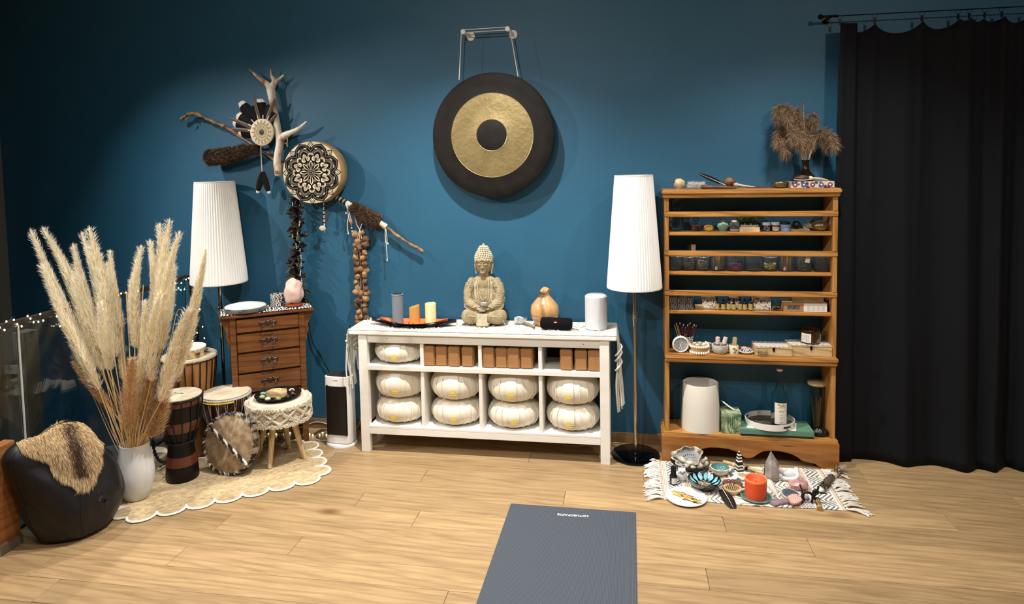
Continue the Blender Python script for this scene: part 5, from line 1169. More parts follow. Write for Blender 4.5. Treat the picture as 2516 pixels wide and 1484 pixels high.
def jar(name, label, cat, px, w, py, top, z_, Y, mt, lid=None, lidh=.25, label_m=None, grp=None, prof=None, hollow=0):
    P = at3(px, py, z_, Y); r = w/2*pm(P); h = zat(top, P)-z_
    t = T(name, label, cat, P, group=grp); hb_ = h*(1-lidh) if lid else h
    pr = prof and [(a*r if a > 0 else .0001, b*hb_) for a, b in prof] or [(.0001, 0), (r*.95, 0), (r, hb_*.06), (r, hb_*.9), (r*.9, hb_)]+([(r*.82, hb_), (r*.9, hb_*.88), (r*.9, hb_*.1), (.0001, hb_*.1)] if hollow else [(.0001, hb_)])
    MB().lathe(pr, 30, cap=False).o(name+'_body', mt, t, smooth=50)
    if lid: MB().lathe([(.0001, hb_), (r*.92, hb_), (r*.92, h-.001), (r*.9, h), (.0001, h)], 26).o('lid', lid, t)
    if label_m: MB().sheet(lambda u_, v_: ((r*1.01)*math.cos(lerp(-2.5, -.64, u_)), (r*1.01)*math.sin(lerp(-2.5, -.64, u_)), lerp(hb_*.15, hb_*.75, v_)), 10, 2).o('paper_label', label_m, t)
    return t, r, h, P
# --- top of bookcase
zt1 = ztop1+.0005
P = at3(1669, 455, zt1, -.13); t = T('hide_rattle', 'round cream hide rattle at the left end of the bookcase top', 'rattle', P)
MB().ell((0, 0, .032), (.033, .03, .032), nz=.15, nu=20, nv=14).lathe([(.018, 0), (.014, .01), (.02, .014)], 14).o('rattle_head', mat('pale_rawhide', (196, 184, 156), .6, c2=(160, 146, 116), sc=30), t)
MB().tube([(.034*math.cos(a*PI/12)*.95, -.012*math.sin(a*PI/12)-.004, .034+.030*math.sin(a*PI/12)) for a in range(24)], .002, 6, closed=True).o('stitching', mat('dark_stitch', (70, 60, 46), .8), t)
P = at3(1712, 455, zt1, -.14); t = T('white_down_feather', 'fluffy white feather tuft lying on the bookcase top', 'feather', P)
m = MB()
for i in range(2200): m.blade((rnd.uniform(-.045, .04), rnd.uniform(-.012, .012), rnd.uniform(.01, .03)), (rnd.uniform(-1, 1), rnd.uniform(-.6, .6), rnd.uniform(-.3, 1)), rnd.uniform(.01, .026), .0009, rnd.choice((0, 0, 1)))
m.o('fluff', [mat('white_down', (232, 228, 226), .8), mat('grey_down', (180, 176, 178))], t, smooth=-1, kind='stuff'); MB().tube([(0, 0, .006), (.05, 0, .005)], .002, 6).o('quill', bonem, t)
A, B = W(1718, 427, -.12), W(1785, 456, -.13); t = T('black_feather', 'long black feather with white quill propped on the bookcase top', 'feather', B)
d = A-B; L_ = d.length; m = MB()
for s in (-1, 1): m.sheet(lambda a, v: (s*a*.013*math.sin(PI*min(1, .15+.8*v))**.6, L_*(.2+.8*v), .004*math.sin(v*3)), 3, 12)
o = m.o('vane', dkf, t); q_ = MB().tube([(0, L_*i/8, .004*math.sin(i/8*3)+.001) for i in range(9)], [.0018*(1-i/10) for i in range(9)], 6).o('quill', mat('white_quill', (234, 230, 222), .5), t)
for o_ in (o, q_): o_.rotation_euler = (d.to_track_quat('Y', 'Z').to_matrix() @ Matrix.Rotation(R(-75), 3, 'Y')).to_euler()
P = at3(1755, 456, zt1, -.15); t = T('driftwood_piece', 'long flat weathered wood piece lying along the bookcase top', 'driftwood', P)
MB().tube(smoothpts([(-.07, 0, .013), (-.02, .0, .010), (.05, .0, .008), (.12, -.005, .005)], 5), [.019]*6+[.016]*5+[.012]*4+[.005], 8, flat=.6).o('wood', mat('weathered_wood', (110, 86, 62), .8, c2=(70, 54, 40), sc=18, st=(1, 8, 8), bump=.4), t)
P = at3(1792, 450, zt1+.012, -.12); t = T('gourd_rattle', 'round brown gourd rattle with a tapering pale handle', 'rattle', P)
MB().ell((-.0, 0, .024), (.033, .028, .026), nz=.2, nu=20, nv=12).o('gourd', mat('brown_gourd', (124, 88, 56), .5, c2=(84, 56, 36), sc=24), t); MB().tube([(.02, -.01, .012), (.07, -.012, .004), (.155, -.014, -.008)], [.009, .006, .002], 9).ell((.035, -.01, .01), (.014, .01, .01), nz=.4).o('handle', bonem, t)
P = at3(1865, 460, zt1, -.15); tag(MB().tube([(-.07, 0, .004), (0, .0, .006), (.08, 0, .004)], [.003, .008, .003], 8, flat=.5).o('red_cloth_strip', mat('dark_red_cloth', (98, 40, 36), .8), loc=P), 'thin dark red strip left of the brass bowl', 'cloth')
P = at3(1916, 461, zt1, -.13); r = 17.5*pm(P); t = T('singing_bowl', 'small brass singing bowl on the bookcase top', 'bowl', P)
MB().lathe([(.0001, 0), (r*.6, 0), (r*.95, .012), (r, .032), (r*.97, .034), (r*.93, .032), (r*.88, .012), (.0001, .004)], 32, cap=False).o('bowl', mat('polished_brass', (132, 120, 88), .35, m=.85), t, smooth=60)
P = at3(1989, 459, zt1, -.13); kk = pm(P); t = T('patterned_box', 'low box with purple and white floral tile pattern on the bookcase top', 'box', P)
hw_ = 50*kk; hh_ = .036
pat_ = mat('tile_pattern', (70, 52, 82), .5, kind='vor', sc=42, c2=(206, 190, 170), k=(.32, .5), st=(1, 1, 1))
MB().box(-hw_, hw_, -.06, .06, 0, hh_).o('box_body', pat_, t, bevel=.002)
m = MB()
for i in range(5):
    x = lerp(-hw_*.8, hw_*.8, i/4)
    for k in range(8): a = PI*k/4; m.ell((x+.010*math.cos(a), -.0612, hh_/2+.010*math.sin(a)), (.004, .001, .004), (0, 1)[i % 2], nu=8, nv=4)
    m.ell((x, -.0615, hh_/2), (.005, .001, .005), 2, nu=10, nv=4)
m.o('flower_print', [mat('purple_print', (120, 50, 100), .5), mat('blue_print', (70, 90, 150), .5), mat('white_print', (226, 220, 210), .5)], t)
P = at3(1970, 437, zt1+hh_, -.15); t = T('hide_rattle', 'brown hide rattle with lacing and antler handle resting on the patterned box', 'rattle', P)
MB().ell((0, 0, .017), (.042, .03, .018), nz=.1).o('rattle_head', mat('dark_hide', (88, 64, 44), .6, c2=(60, 42, 30), sc=20), t)
m = MB(); m.tube([(.041*math.cos(a), -.029*abs(math.sin(a)) if 1 else 0, .012-.005*math.sin(a)) for a in [PI*i/16 for i in range(17)]], .0022, 6).o('lacing', mat('pale_cord', (222, 214, 198), .8), t)
MB().tube(smoothpts([(.03, -.01, .018), (.06, -.012, .016), (.10, -.014, .012), (.135, -.016, .002)], 4), [.007]*4+[.0065]*4+[.005]*4+[.002], 10).o('antler_handle', bonem, t); MB().tube([(.034, -.012, .018), (.05, -.013, .017)], .011, 10).o('white_wrap', wrapm, t)
P = at3(1979, 440, zt1+hh_, -.085); kk = pm(P); hv = zat(393, P)-zt1-hh_; t = T('dark_bottle_vase', 'dark bronze narrow necked vase of dried reeds on the bookcase', 'vase', P)
MB().lathe([(.0001, 0), (17*kk, 0), (21*kk, hv*.12), (20*kk, hv*.25), (11*kk, hv*.45), (7.5*kk, hv*.62), (7.5*kk, hv*.88), (9.5*kk, hv), (8.5*kk, hv), (6.5*kk, hv*.88), (6*kk, hv*.5)], 32, cap=False).o('vessel', mat('dark_bronze', (64, 50, 36), .25, m=.6), t, smooth=60)
Pt = P+Vector((0, 0, hv))
rdm = [mat('reed_brown', (128, 102, 78), .9), mat('reed_tan', (162, 136, 106), .9), mat('reed_dark', (98, 78, 58), .9)]
RE = [((1942, 272), (1914, 262), 0, 'left'), ((1957, 284), (1936, 270), -.03, ''), ((1964, 312), (1946, 316), -.05, ''), ((1975, 290), (1974, 250), 0, 'tall thin upright'), ((1984, 305), (1997, 284), .02, ''), ((2018, 322), (2044, 332), -.02, 'rightmost drooping'), ((2008, 332), (2028, 334), .01, ''), ((1942, 312), (1914, 322), 0, ''), ((1952, 335), (1930, 345), -.04, ''), ((1966, 335), (1960, 330), -.06, ''), ((1960, 292), (1956, 270), .02, ''), ((1975, 345), (1984, 335), -.05, '')]
for i, (pk, en, dy, lb) in enumerate(RE):
    pa, pb = W(pk[0], pk[1], P.y+dy), W(en[0], en[1], P.y+dy*1.5-.02)
    t = T('dried_reed', {0: 'dried reed plume reaching furthest left from the bronze vase', 3: 'tall thin upright dried reed in the bronze vase', 5: 'dried reed drooping right toward the black curtain'}.get(i, f'brown drooping reed plume, {ORD[sorted(range(len(RE)), key=lambda q_: RE[q_][1][0]).index(i)]} tip from the left in the bronze vase'), 'dried reed', Pt, group='dried reeds in the bronze vase')
    dd = pb-pa; pc_ = pb+Vector((dd.x*.12, dd.y, -abs(dd.x)*.5-.035)) if i != 3 else pb
    sp_ = smoothpts([Vector((0, 0, -.06)), (pa-Pt)*.55+Vector((0, 0, .0)), pa-Pt, pb-Pt]+([pc_-Pt] if i != 3 else []), 6)
    MB().tube(sp_, [.0022*(1-.6*j/len(sp_)) for j in range(len(sp_))], 5).o('stem', stemm, t)
    m = MB(); n = 3200 if i != 3 else 200; j0 = 9
    for _ in range(n):
        s = rnd.uniform(j0, len(sp_)-1.01); j = int(s); q = sp_[j].lerp(sp_[j+1], s-j); dn = (sp_[j+1]-sp_[j]).normalized()
        if i == 3: m.blade(q, dn+Vector((rnd.uniform(-.4, .4), rnd.uniform(-.4, .4), 0)), rnd.uniform(.01, .02), .0016, rnd.randrange(3)); continue
        m.blade(q, dn*.3+Vector((rnd.uniform(-.6, .6), rnd.uniform(-.5, .5), -.55+rnd.uniform(-.4, .9))), rnd.uniform(.015, .055), .0014, rnd.randrange(3), droop=rnd.uniform(.1, .6), seg=3)
    m.o('plume', rdm, t, smooth=-1, kind='stuff')
# --- shelf A
smg = mat('smoked_glass', (120, 122, 124), .06, tr=.85, ior=1.45)
def bulbglass(px, w, top, z_, Y, label, prof, mt=None):
    P = at3(px, 560, z_, Y); kk = pm(P); h = zat(top, P)-z_; t = T('glass_vessel', label, 'glass vessel', P)
    n = len(prof); pr = [(max(.0001, a*w/2*kk), b*h) for a, b in prof]
    MB().lathe(pr, 30, cap=False).lathe([(max(.0001, a-.0015), b*.99+.0012) for a, b in pr], 30, cap=False).o('glass_body', mt or glass, t, smooth=60); return t
bulbglass(1664, 36, 488, zA, YI, 'clear glass vessel of two stacked bulbs behind the upper rail, left end', [(0, 0), (.6, .0), (.95, .12), (1, .25), (.8, .42), (.35, .56), (.28, .62), (.5, .70), (.72, .80), (.66, .92), (.3, .99), (0, 1)])
bulbglass(1687, 24, 534, zA, -.08, 'small clear glass decanter between the stacked glass bulbs and pumpkin', [(0, 0), (.9, 0), (1, .3), (.5, .55), (.4, .75), (.8, .98), (.7, .99)])
t = bulbglass(1710, 24, 532, zA, YI, 'glass jar with narrow stacked neck and dried contents left of the pumpkin', [(0, 0), (.95, 0), (1, .1), (1, .34), (.7, .42), (.25, .5), (.25, .62), (.6, .72), (.65, .85), (.3, .98), (0, 1)])
MB().lathe([(.0001, .002), (.021, .002), (.0215, .035), (.0001, .037)], 20).o('dried_contents', mat('dried_rose', (140, 104, 88), .8, c2=(90, 62, 50), sc=60), t)
P = at3(1741, 560, zA, -.13); t = T('small_pumpkin', 'small yellow and orange striped pumpkin on the upper shelf', 'pumpkin', P)
MB().lathe([(.0001, .002), (.014, 0), (.024, .008), (.026, .018), (.02, .030), (.008, .033), (.0001, .031)], 60, cap=False, fn=lambda r, z_, a, i: (r*(1+.09*abs(math.sin(a*5))), z_)).o('pumpkin_body', mat('pumpkin_skin', (200, 120, 40), .4, kind='noise', sc=20, c2=(206, 186, 80), k=(.4, .6)), t, smooth=60); MB().tube([(0, 0, .03), (.003, 0, .042)], .003, 6).o('stalk', mat('stalk', (90, 80, 50), .8), t)
cela = mat('celadon_glaze', (124, 160, 142), .2, coat=.5)
P = at3(1776, 560, zA, YI); kk = pm(P); h = zat(540, P)-zA; r = 14*kk; t = T('celadon_vase', 'small pale green celadon vase with a single side handle', 'vase', P)
MB().lathe([(.0001, 0), (r*.55, 0), (r*.6, .004), (r*.95, h*.35), (r, h*.5), (r*.85, h*.66), (r*.45, h*.78), (r*.42, h*.85), (r*.65, h), (r*.58, h), (r*.35, h*.84)], 32, cap=False).o('vessel', cela, t, smooth=60); MB().tube(smoothpts([(-r*.55, 0, h*.97), (-r*.95, 0, h*.95), (-r*.9, 0, h*.7)], 4), .0028, 6).o('side_handle', cela, t)
P = at3(1803, 560, zA, YI); kk = pm(P); h = zat(540, P)-zA; t = T('photo_jar', 'square glass jar with grey photograph band and white lid', 'jar', P)
MB().box(-11*kk, 11*kk, -.024, .024, 0, h*.84).o('jar_body', mat('grey_jar', (104, 106, 104), .3, c2=(60, 62, 62), sc=50), t, bevel=.004); MB().lathe([(.0001, h*.84), (9*kk, h*.84), (9*kk, h), (.0001, h)], 24).o('lid', white, t); MB().box(-10*kk, 10*kk, -.0245, -.0238, h*.03, h*.2).o('label_strip', mat('pale_grey_label', (170, 170, 164), .6), t)
# plant behind the sign
P = at3(1838, 560, zA, -.07); t = T('potted_plant', 'small green leafy plant in a grey pot behind the name sign', 'plant', P); kk = pm(P)
MB().box(-24*kk, 26*kk, -.02, .02, 0, .045).o('pot', mat('grey_patterned_pot', (120, 122, 120), .6, c2=(40, 40, 42), sc=60, k=(.45, .55)), t, bevel=.003)
lf = MB().sheet(lambda a, v: ((a-.5)*.016*math.sin(PI*min(1, .1+.85*v)), .022*v, .006*math.sin(v*2.5)), 2, 4).mesh('leaf', mat('leaf_green', (96, 128, 48), .5, c2=(64, 96, 34), sc=60))
for i in range(85):
    x = rnd.uniform(-25, 33)*kk
    if 14 < x/kk < 20: continue
    inst(lf, 'leaf', t, (x, rnd.uniform(-.018, .015), rnd.uniform(.05, .085)), (rnd.uniform(-.5, 1.2), rnd.uniform(-1, 1), rnd.uniform(0, 6.2)), [rnd.uniform(.7, 1.1)]*3)
m = MB()
for i in range(7): m.tube([(0, 0, .03), (rnd.uniform(-.05, .06), 0, .075)], .0014, 4)
m.o('stems', mat('leaf_stem', (70, 80, 40), .6), t)
P = at3(1841.5, 566, zA, -.165); kk = pm(P); t = T('name_sign', 'cut-out white name sign standing in a wooden block', 'sign', P)
MB().box(-23.5*kk, 23.5*kk, -.012, .012, 0, 11*kk).o('wood_block', palewh, t, bevel=.001)
text('zebraherz', 15.5*kk, mat('sign_letters', (206, 202, 192), .4), t, (0, 0, 14.2*kk), (PI/2, 0, 0), name='sign_lettering', ext=.0012, bold=.0004, sx=.72, space=.95)
drk = mat('dark_jar', (34, 34, 36), .25); slv = mat('white_metal_lid', (198, 196, 190), .35)
t, r, h, P = jar('cream_jar', 'small dark jar with white lid right of the name sign', 'jar', 1883, 20, 560, 547, zA, -.14, drk, slv, .3, mat('dark_label', (70, 70, 72), .5, c2=(170, 170, 170), sc=120, k=(.55, .6)))
jar('cream_jar', 'small jar with peach label and white lid, middle of three', 'jar', 1905, 20, 560, 546.5, zA, -.14, drk, slv, .3, mat('peach_label', (214, 180, 152), .5))
jar('blue_jar', 'lavender blue jar with black lid on the upper shelf', 'jar', 1929, 25, 560, 545, zA, -.14, mat('lavender_jar', (122, 138, 176), .4), black, .25)
P = at3(1960, 560, zA, -.12); t = T('wooden_dish', 'flat wooden dish under the striped scoop beside the brass pot', 'dish', P); MB().box(-.045, .058, -.03, .03, 0, .010).o('dish', palewh, t, bevel=.003)
P = at3(1957, 552, zA+.011, -.115); tag(MB().ell((0, 0, .02), (.022, .02, .022), nz=.3).o('black_pouch', black, loc=P), 'small black pouch on the wooden dish', 'pouch')
P = at3(1984, 552, zA+.011, -.11); t = T('striped_scarf', 'folded black and white striped cloth on the wooden dish', 'cloth', P)
m = MB().sheet(lambda a, v: (lerp(-.025, .03, a)+.01*v, .0+.012*math.sin(a*5+v*3), .055*v*(.6+.4*a)+.001), 14, 14, mif=lambda a, v: int((v*11+a*2.5)) % 2).o('folded_cloth', [black, mat('pale_stripe', (196, 192, 184), .7)], t)
t, r, h, P = jar('brass_pot', 'round brass lidded pot at the right end of the upper shelf', 'pot', 2014, 40, 560, 536, zA, -.13, mat('polished_brass', (132, 120, 88), .35, m=.85), prof=[(0, 0), (.5, 0), (.9, .2), (1, .42), (.85, .66), (.5, .8), (.35, .84), (.1, .88), (.12, .95), (0, 1)])
P = at3(2036, 560, zA, -.14); tag(MB().ell((0, 0, .006), (.006, .006, .007)).o('glass_marble', mat('marble_blue', (120, 130, 160), .1, tr=.6), loc=P), 'tiny glass marble right of the brass pot', 'marble')
# --- shelf B: ten ribbed glasses
rib = mat('ribbed_smoked_glass', (222, 228, 228), .06, tr=.96, ior=1.12)
GB = [(1661, 31, 629, 'empty smoked ribbed glass at the left end of the glass row', None, 0), (1692, 31, 630, 'smoked ribbed glass with grey contents, second in the row', (96, 74, 68), .5), (1726, 33, 630, 'ribbed glass with crumpled foil and petals, third in the row', (150, 130, 110), .7), (1764, 36, 624, 'ribbed glass filled with wooden sticks left of the purple one', 's', .9), (1806, 43, 624, 'wide ribbed glass with purple dried petals', (120, 44, 84), .42), (1850, 44, 624, 'wide empty blue-grey ribbed glass in the middle of the row', None, 0), (1891, 36, 630, 'ribbed glass with yellow dried blossoms', (206, 176, 90), .5), (1931, 39, 624, 'ribbed glass filled with wood shavings and sticks right of the blossoms', 's', .9), (1973, 40, 624, 'ribbed glass of dried herbs with a paper note on it', (92, 84, 62), .8), (2018, 38, 626, 'dark ribbed glass at the right end of the glass row', (40, 38, 38), .7)]
for i, (px, w, top, lb, cn, fl_) in enumerate(GB):
    P = at3(px, 660, zB, -.125); kk = pm(P); r = w/2*kk*.98; h = zat(top, P)-zB; t = T('ribbed_glass', lb, 'glass', P, group='ribbed storage glasses on the middle shelf')
    MB().lathe([(.0001, 0), (r*.9, 0), (r, .006), (r, h), (r-.0025, h), (r-.0025, .008), (.0001, .006)], 120, fn=lambda a, b, c_, i_: (a*(1+(.012*math.cos(c_*30) if i_ in (1, 2, 3) else 0)), b), cap=False).o('glass_body', rib, t, smooth=50)
    MB().tube([((r-.001)*math.cos(a*PI/18), (r-.001)*math.sin(a*PI/18), h) for a in range(36)], .0014, 5, closed=True).o('rim', mat('bright_rim', (210, 214, 214), .1), t)
    if cn == 's':
        m = MB()
        for _ in range(34):
            a, b = rnd.uniform(0, 6.3), rnd.uniform(0, r*.75); m.tube([(b*math.cos(a), b*math.sin(a), .008), (b*math.cos(a)+rnd.uniform(-.006, .006), b*math.sin(a), h*rnd.uniform(.7, 1.0))], .002, 4, rnd.randrange(2))
        m.o('stick_contents', [mat('stick_tan', (190, 150, 90), .7), mat('stick_brown', (120, 86, 50), .7)], t, kind='stuff'); MB().prism([(-r*.5, 0), (-r*.15, 0), (-r*.2, .022), (-r*.45, .018)], -r*.92, -r*.88, M=rotm(PI/2, t=(0, -r*0, .008)) @ Matrix.Scale(-1, 4, (0, 0, 1))).o('paper_chip', paper, t)
    elif cn:
        m = MB()
        for _ in range(90): 
            a, b = rnd.uniform(0, 6.3), r*.8*math.sqrt(rnd.random()); z_ = rnd.uniform(.010, .008+fl_*h*.9); m.ell((b*math.cos(a), b*math.sin(a), z_), (rnd.uniform(.003, .007),)*2+(.003,), nu=6, nv=4, nz=.5, seed=_)
        m.o('dried_contents', mat('contents_%d' % i, cn, .7, c2=tuple(min(255, int(q*1.35)) for q in cn), sc=90), t, kind='stuff')
    if i == 8: MB().box(-.012, .012, -.0012, 0, -.016, .016).o('paper_note', paper, t, loc=(.012, -r-.001, h*.72), rot=(0, R(10), 0))
P = at3(1693, 610, zB, -.06); t = T('incense_bundle', 'dark bundle of thin incense sticks standing behind the second glass', 'incense', P); m = MB(); h = zat(592, P)-zB
for i in range(6): m.tube([((i-3)*.003, 0, 0), ((i-3)*.0035+.001, 0, h*rnd.uniform(.93, 1))], .0012, 5, i % 2)
m.o('sticks', [black, mat('stick_brown', (120, 86, 50))], t)
P = at3(1703.5, 610, zB, -.065); h = zat(600, P)-zB; tag(MB().box(-.0125, .0125, -.008, .008, 0, h).o('match_box', mat('pink_speckled_card', (190, 150, 128), .6, kind='vor', sc=160, c2=(206, 172, 150), k=(.15, .3)), loc=P, bevel=.001), 'tall speckled pinkish card box behind the glass row', 'box')
# --- shelf C
P = at3(1675, 750, zC, -.12); kk = pm(P); h = zat(724, P)-zC
tag(MB().box(-31*kk, 25*kk, -.06, .06, 0, h).o('zebra_box', mat('zebra_dark', (34, 32, 32), .5, kind='wave', sc=34, dist=8, det=1.5, c2=(120, 116, 110), k=(.62, .7)), loc=P, bevel=.003), 'dark zebra striped box at the left end of the lowest railed shelf', 'box')
P = at3(1668, 716, zC+h, -.11); tag(MB().tube(smoothpts([(-.03, 0, .0), (-.015, 0, .014), (0, 0, .022), (.015, 0, .012), (.022, 0, .0)], 3), .003, 6).o('ribbon_loop', mat('black_white_ribbon', (20, 20, 20), .5, kind='wave', sc=60, c2=(200, 200, 200), k=(.6, .7)), loc=P), 'curled black and white ribbon on the zebra box', 'ribbon')
P = at3(1717, 760, zC, -.13); tag(MB().box(-.022, .022, -.02, .02, 0, .020).o('small_wood_box', palewh, loc=P, bevel=.002), 'tiny pale wooden box between zebra box and leaf print boxes', 'box')
lp = mat('leaf_print', (208, 202, 190), .7, sc=42, dist=2.2, det=3, c2=(66, 58, 52), k=(.52, .60))
for j, (px, w, lb) in enumerate(((1740, 32, 'leaf printed pale box left behind the dropper bottles'), (1803, 22, 'leaf printed pale box hidden behind the middle dropper bottles'), (1870, 40, 'leaf printed pale box at the right end of the dropper bottles'))):
    P = at3(px, 750, zC, -.085); kk = pm(P); h = zat(729, P)-zC; tag(MB().box(-w/2*kk, w/2*kk, -.04, .04, 0, h).o('leaf_print_box', lp, loc=P, bevel=.002), lb, 'box')
dbl = mat('yellow_label', (214, 196, 124), .5)
for j, px in enumerate((1762, 1777, 1790, 1803, 1818, 1830, 1844)):
    P = at3(px, 755, zC, -.155); kk = pm(P); r = 4.9*kk; h = zat(730+(3 if j % 2 else 0), P)-zC
    t = T('dropper_bottle', ['first', 'second', 'third', 'fourth', 'fifth', 'sixth', 'seventh'][j]+' small dropper bottle with yellow label, counted from the left', 'bottle', P, group='dropper bottles with yellow labels')
    MB().lathe([(.0001, 0), (r, 0), (r, h*.52), (r*.5, h*.62), (r*.5, h*.68), (r*.62, h*.68), (r*.62, h*.85), (r*.35, h*.87), (r*.3, h), (.0001, h)], 20, cap=False).o('bottle_body', mat('black_glass', (14, 13, 13), .15), t)
    MB().lathe([(r*1.02, h*.05), (r*1.03, h*.06), (r*1.03, h*.5), (r*1.02, h*.51)], 20, cap=False).o('yellow_label', dbl, t)
    MB().lathe([(r*.64, h*.66), (r*.66, h*.70), (r*.64, h*.73)], 16, cap=False).o('silver_collar', chrome, t)
P = at3(1906, 745, zC, -.13); t = T('spring_ornament', 'silver spiral ornament standing in a coil of dark beads', 'ornament', P)
MB().tube([(.006*math.cos(i*.55), .004*math.sin(i*.55), .012+i*.0010) for i in range(48)], .0012, 5).o('spiral', chrome, t)
m = MB()
for i in range(22): a = i*2*PI/11; m.ell((.017*math.cos(a), .017*math.sin(a), .005+.008*(i > 10)), (.0052,)*3, i % 3 == 0, nu=8, nv=6)
m.o('bead_coil', [mat('dark_bead', (46, 40, 36), .3), mat('grey_bead', (96, 90, 84), .3)], t)
card = mat('kraft_card', (160, 124, 86), .75)
P = at3(1973, 755, zC, -.13); kk = pm(P); h = zat(740, P)-zC; t = T('kraft_box', 'brown card box with a small window and white label', 'box', P)
MB().box(-50*kk, 50*kk, -.05, .05, 0, h).o('box_body', card, t, bevel=.001); MB().box(-4*kk, 49*kk, -.0515, -.05, .002, h-.002).o('white_label', paper, t); MB().box(-41*kk, -13*kk, -.0512, -.05, h*.32, h*.72).o('window', mat('grey_window_print', (110, 108, 100), .3, c2=(60, 58, 52), sc=80), t)
m = MB()
for k in range(4):
    for j in range(6): m.box((4+k*11)*kk, (11+k*11)*kk, -.0518, -.0514, h*(.2+.1*j), h*(.2+.1*j)+.0008)
m.o('label_text_lines', mat('mid_grey', (120, 120, 118), .5), t, kind='stuff')
P2 = at3(1981, 733, zC+h+.0005, -.12); h2 = zat(727, P2)-P2.z; tag(MB().box(-36*kk, 36*kk, -.04, .04, 0, max(.02, h2)).o('wood_grain_box', wood('grey_brown_grain', (110, 86, 60), (140, 112, 82), sc=14, st=(1, 6, 6)), loc=P2, bevel=.002), 'flat wood grain box lying on top of the kraft box', 'box')
P = at3(2031, 750, zC, -.14); t, r, h, P = jar('spray_bottle', 'small black bottle with silver cap right of the kraft box', 'bottle', 2030, 12, 750, 729, zC, -.14, black, chrome, .22)
# --- deck items
zd1 = zD+.0005
cl = [mat('pencil_red', (120, 30, 30), .4), mat('pencil_tan', (200, 150, 90), .5), mat('brush_white', (226, 222, 214), .5), mat('pencil_dark', (50, 24, 24), .4)]
P = at3(1684, 860, zd1, -.12); kk = pm(P); h = zat(824, P)-zd1; t = T('pencil_cup', 'zebra striped cup full of pencils and brushes on the deck', 'cup', P)
MB().lathe([(.0001, 0), (15*kk, 0), (20*kk, h), (18.5*kk, h), (14*kk, .005), (.0001, .005)], 28, cap=False).o('cup', zebras, t)
for i in range(13):
    a = rnd.uniform(0, 6.3); tx_ = lerp(-26, 26, i/12)*kk; tz = zat(rnd.uniform(795, 806), P)-zd1
    pt = T('pencil', f'{ORD[i]} pencil or brush from the left in the zebra striped cup', 'pencil', P+Vector((tx_*.35, .008*math.sin(a), .006)), group='pencils and brushes in the zebra cup')
    top_ = Vector((tx_*.65, .012*math.sin(a), tz)); k = (2, 1, 1, 2, 0, 2, 0, 3, 0, 0, 3, 2, 0)[i]
    MB().tube([(0, 0, 0), top_*.93], .0024, 7).o('shaft', cl[(1, 1, 1, 3, 0, 0, 0, 3, 0, 0, 3, 0, 0)[i]], pt); MB().tube([top_*.93, top_], [.0026, .0006] if k != 2 else [.003, .002], 7).o('tip', cl[2 if i % 2 else 1], pt)
P = at3(1672, 868, zd1, -.185); kk = pm(P); r = 20.5*kk; t = T('alarm_clock', 'round white alarm clock at the left of the bookcase deck', 'clock', P, R(8)); rc = r
MB().lathe([(.0001, -.016), (r*.8, -.016), (r*.97, -.008), (r, 0), (r*.93, .012), (r*.86, .013), (r*.82, .006)], 40, M=rotm(PI/2, t=(0, 0, rc)), cap=False).o('clock_case', white, t, smooth=60)
MB().lathe([(.0001, .0065), (r*.84, .0065)], 40, M=rotm(PI/2, t=(0, 0, rc)), cap=False).o('dial', mat('grey_dial', (150, 153, 156), .4), t)
m = MB(); yf = -.0078
for (a, L_, w_) in ((R(200), .55, .0016), (R(172), .62, .0016), (R(10), .35, .0010)): m.tube([(0, yf, rc), (r*L_*math.sin(a), yf, rc+r*L_*math.cos(a))], w_, 5, 0)
for i in range(12): a = PI*i/6; m.ell((r*.68*math.sin(a), yf, rc+r*.68*math.cos(a)), (.0018, .0006, .0018), 0, nu=6, nv=4)
m.ell((0, yf, rc), (.003, .001, .003), 0).o('hands_and_marks', mat('light_dial_marks', (236, 236, 232), .4), t)
MB().tube([(.006, -.002, 0), (.01, 0, .006)], .003, 6).tube([(-.006, -.002, 0), (-.01, 0, .006)], .003, 6).tube([(0, 0, 2*r-.002), (0, 0, 2*r+.003)], .004, 8).o('feet_and_button', white, t)
dais = mat('daisy_white', (232, 228, 218), .6)
P = at3(1718, 866, zd1, -.17); kk = pm(P); h = zat(846, P)-zd1; r = 23*kk; t = T('bamboo_basket_box', 'round bamboo box trimmed with white petals', 'box', P)
MB().lathe([(.0001, .002), (r*.9, .002), (r*.95, h*.3), (r*.93, h*.5), (r*.95, h*.9), (r*.9, h), (.0001, h+.004)], 36).o('box_body', mat('bamboo', (196, 168, 112), .5, c2=(160, 132, 84), sc=20, st=(.3, .3, 6)), t)
m = MB()
for z_ in (h*.88, .006):
    for i in range(26): a = 2*PI*i/26; m.ell((r*.98*math.cos(a), r*.98*math.sin(a), z_), (.0055, .0055, .008), nu=8, nv=6)
m.o('petal_trim', dais, t)
m = MB()
for i in range(9): a = 2*PI*i/9; m.ell((r*.5*math.cos(a), r*.5*math.sin(a), h+.005), (.010, .007, .003), 0 if i % 2 else 1, nu=8, nv=5)
m.o('leaf_top', [mat('grey_green', (120, 136, 126), .6), dais], t)
P = at3(1738, 860, zd1, -.14); tag(MB().sheet(lambda a, v: (lerp(-.018, .016, a)+.008*v, -.01*math.sin(a*4), .058*math.sin(v*2.2)**.8*(1-.2*a)+.001), 8, 10).o('white_cloth', whitefab, loc=P, smooth=70), 'white cloth draped between the bamboo box and stone mortar', 'cloth')
P = at3(1769, 868, zd1, -.17); kk = pm(P); h = zat(846, P)-zd1; r = 20*kk; t = T('stone_mortar', 'pale stone mortar holding two smudge rolls', 'bowl', P)
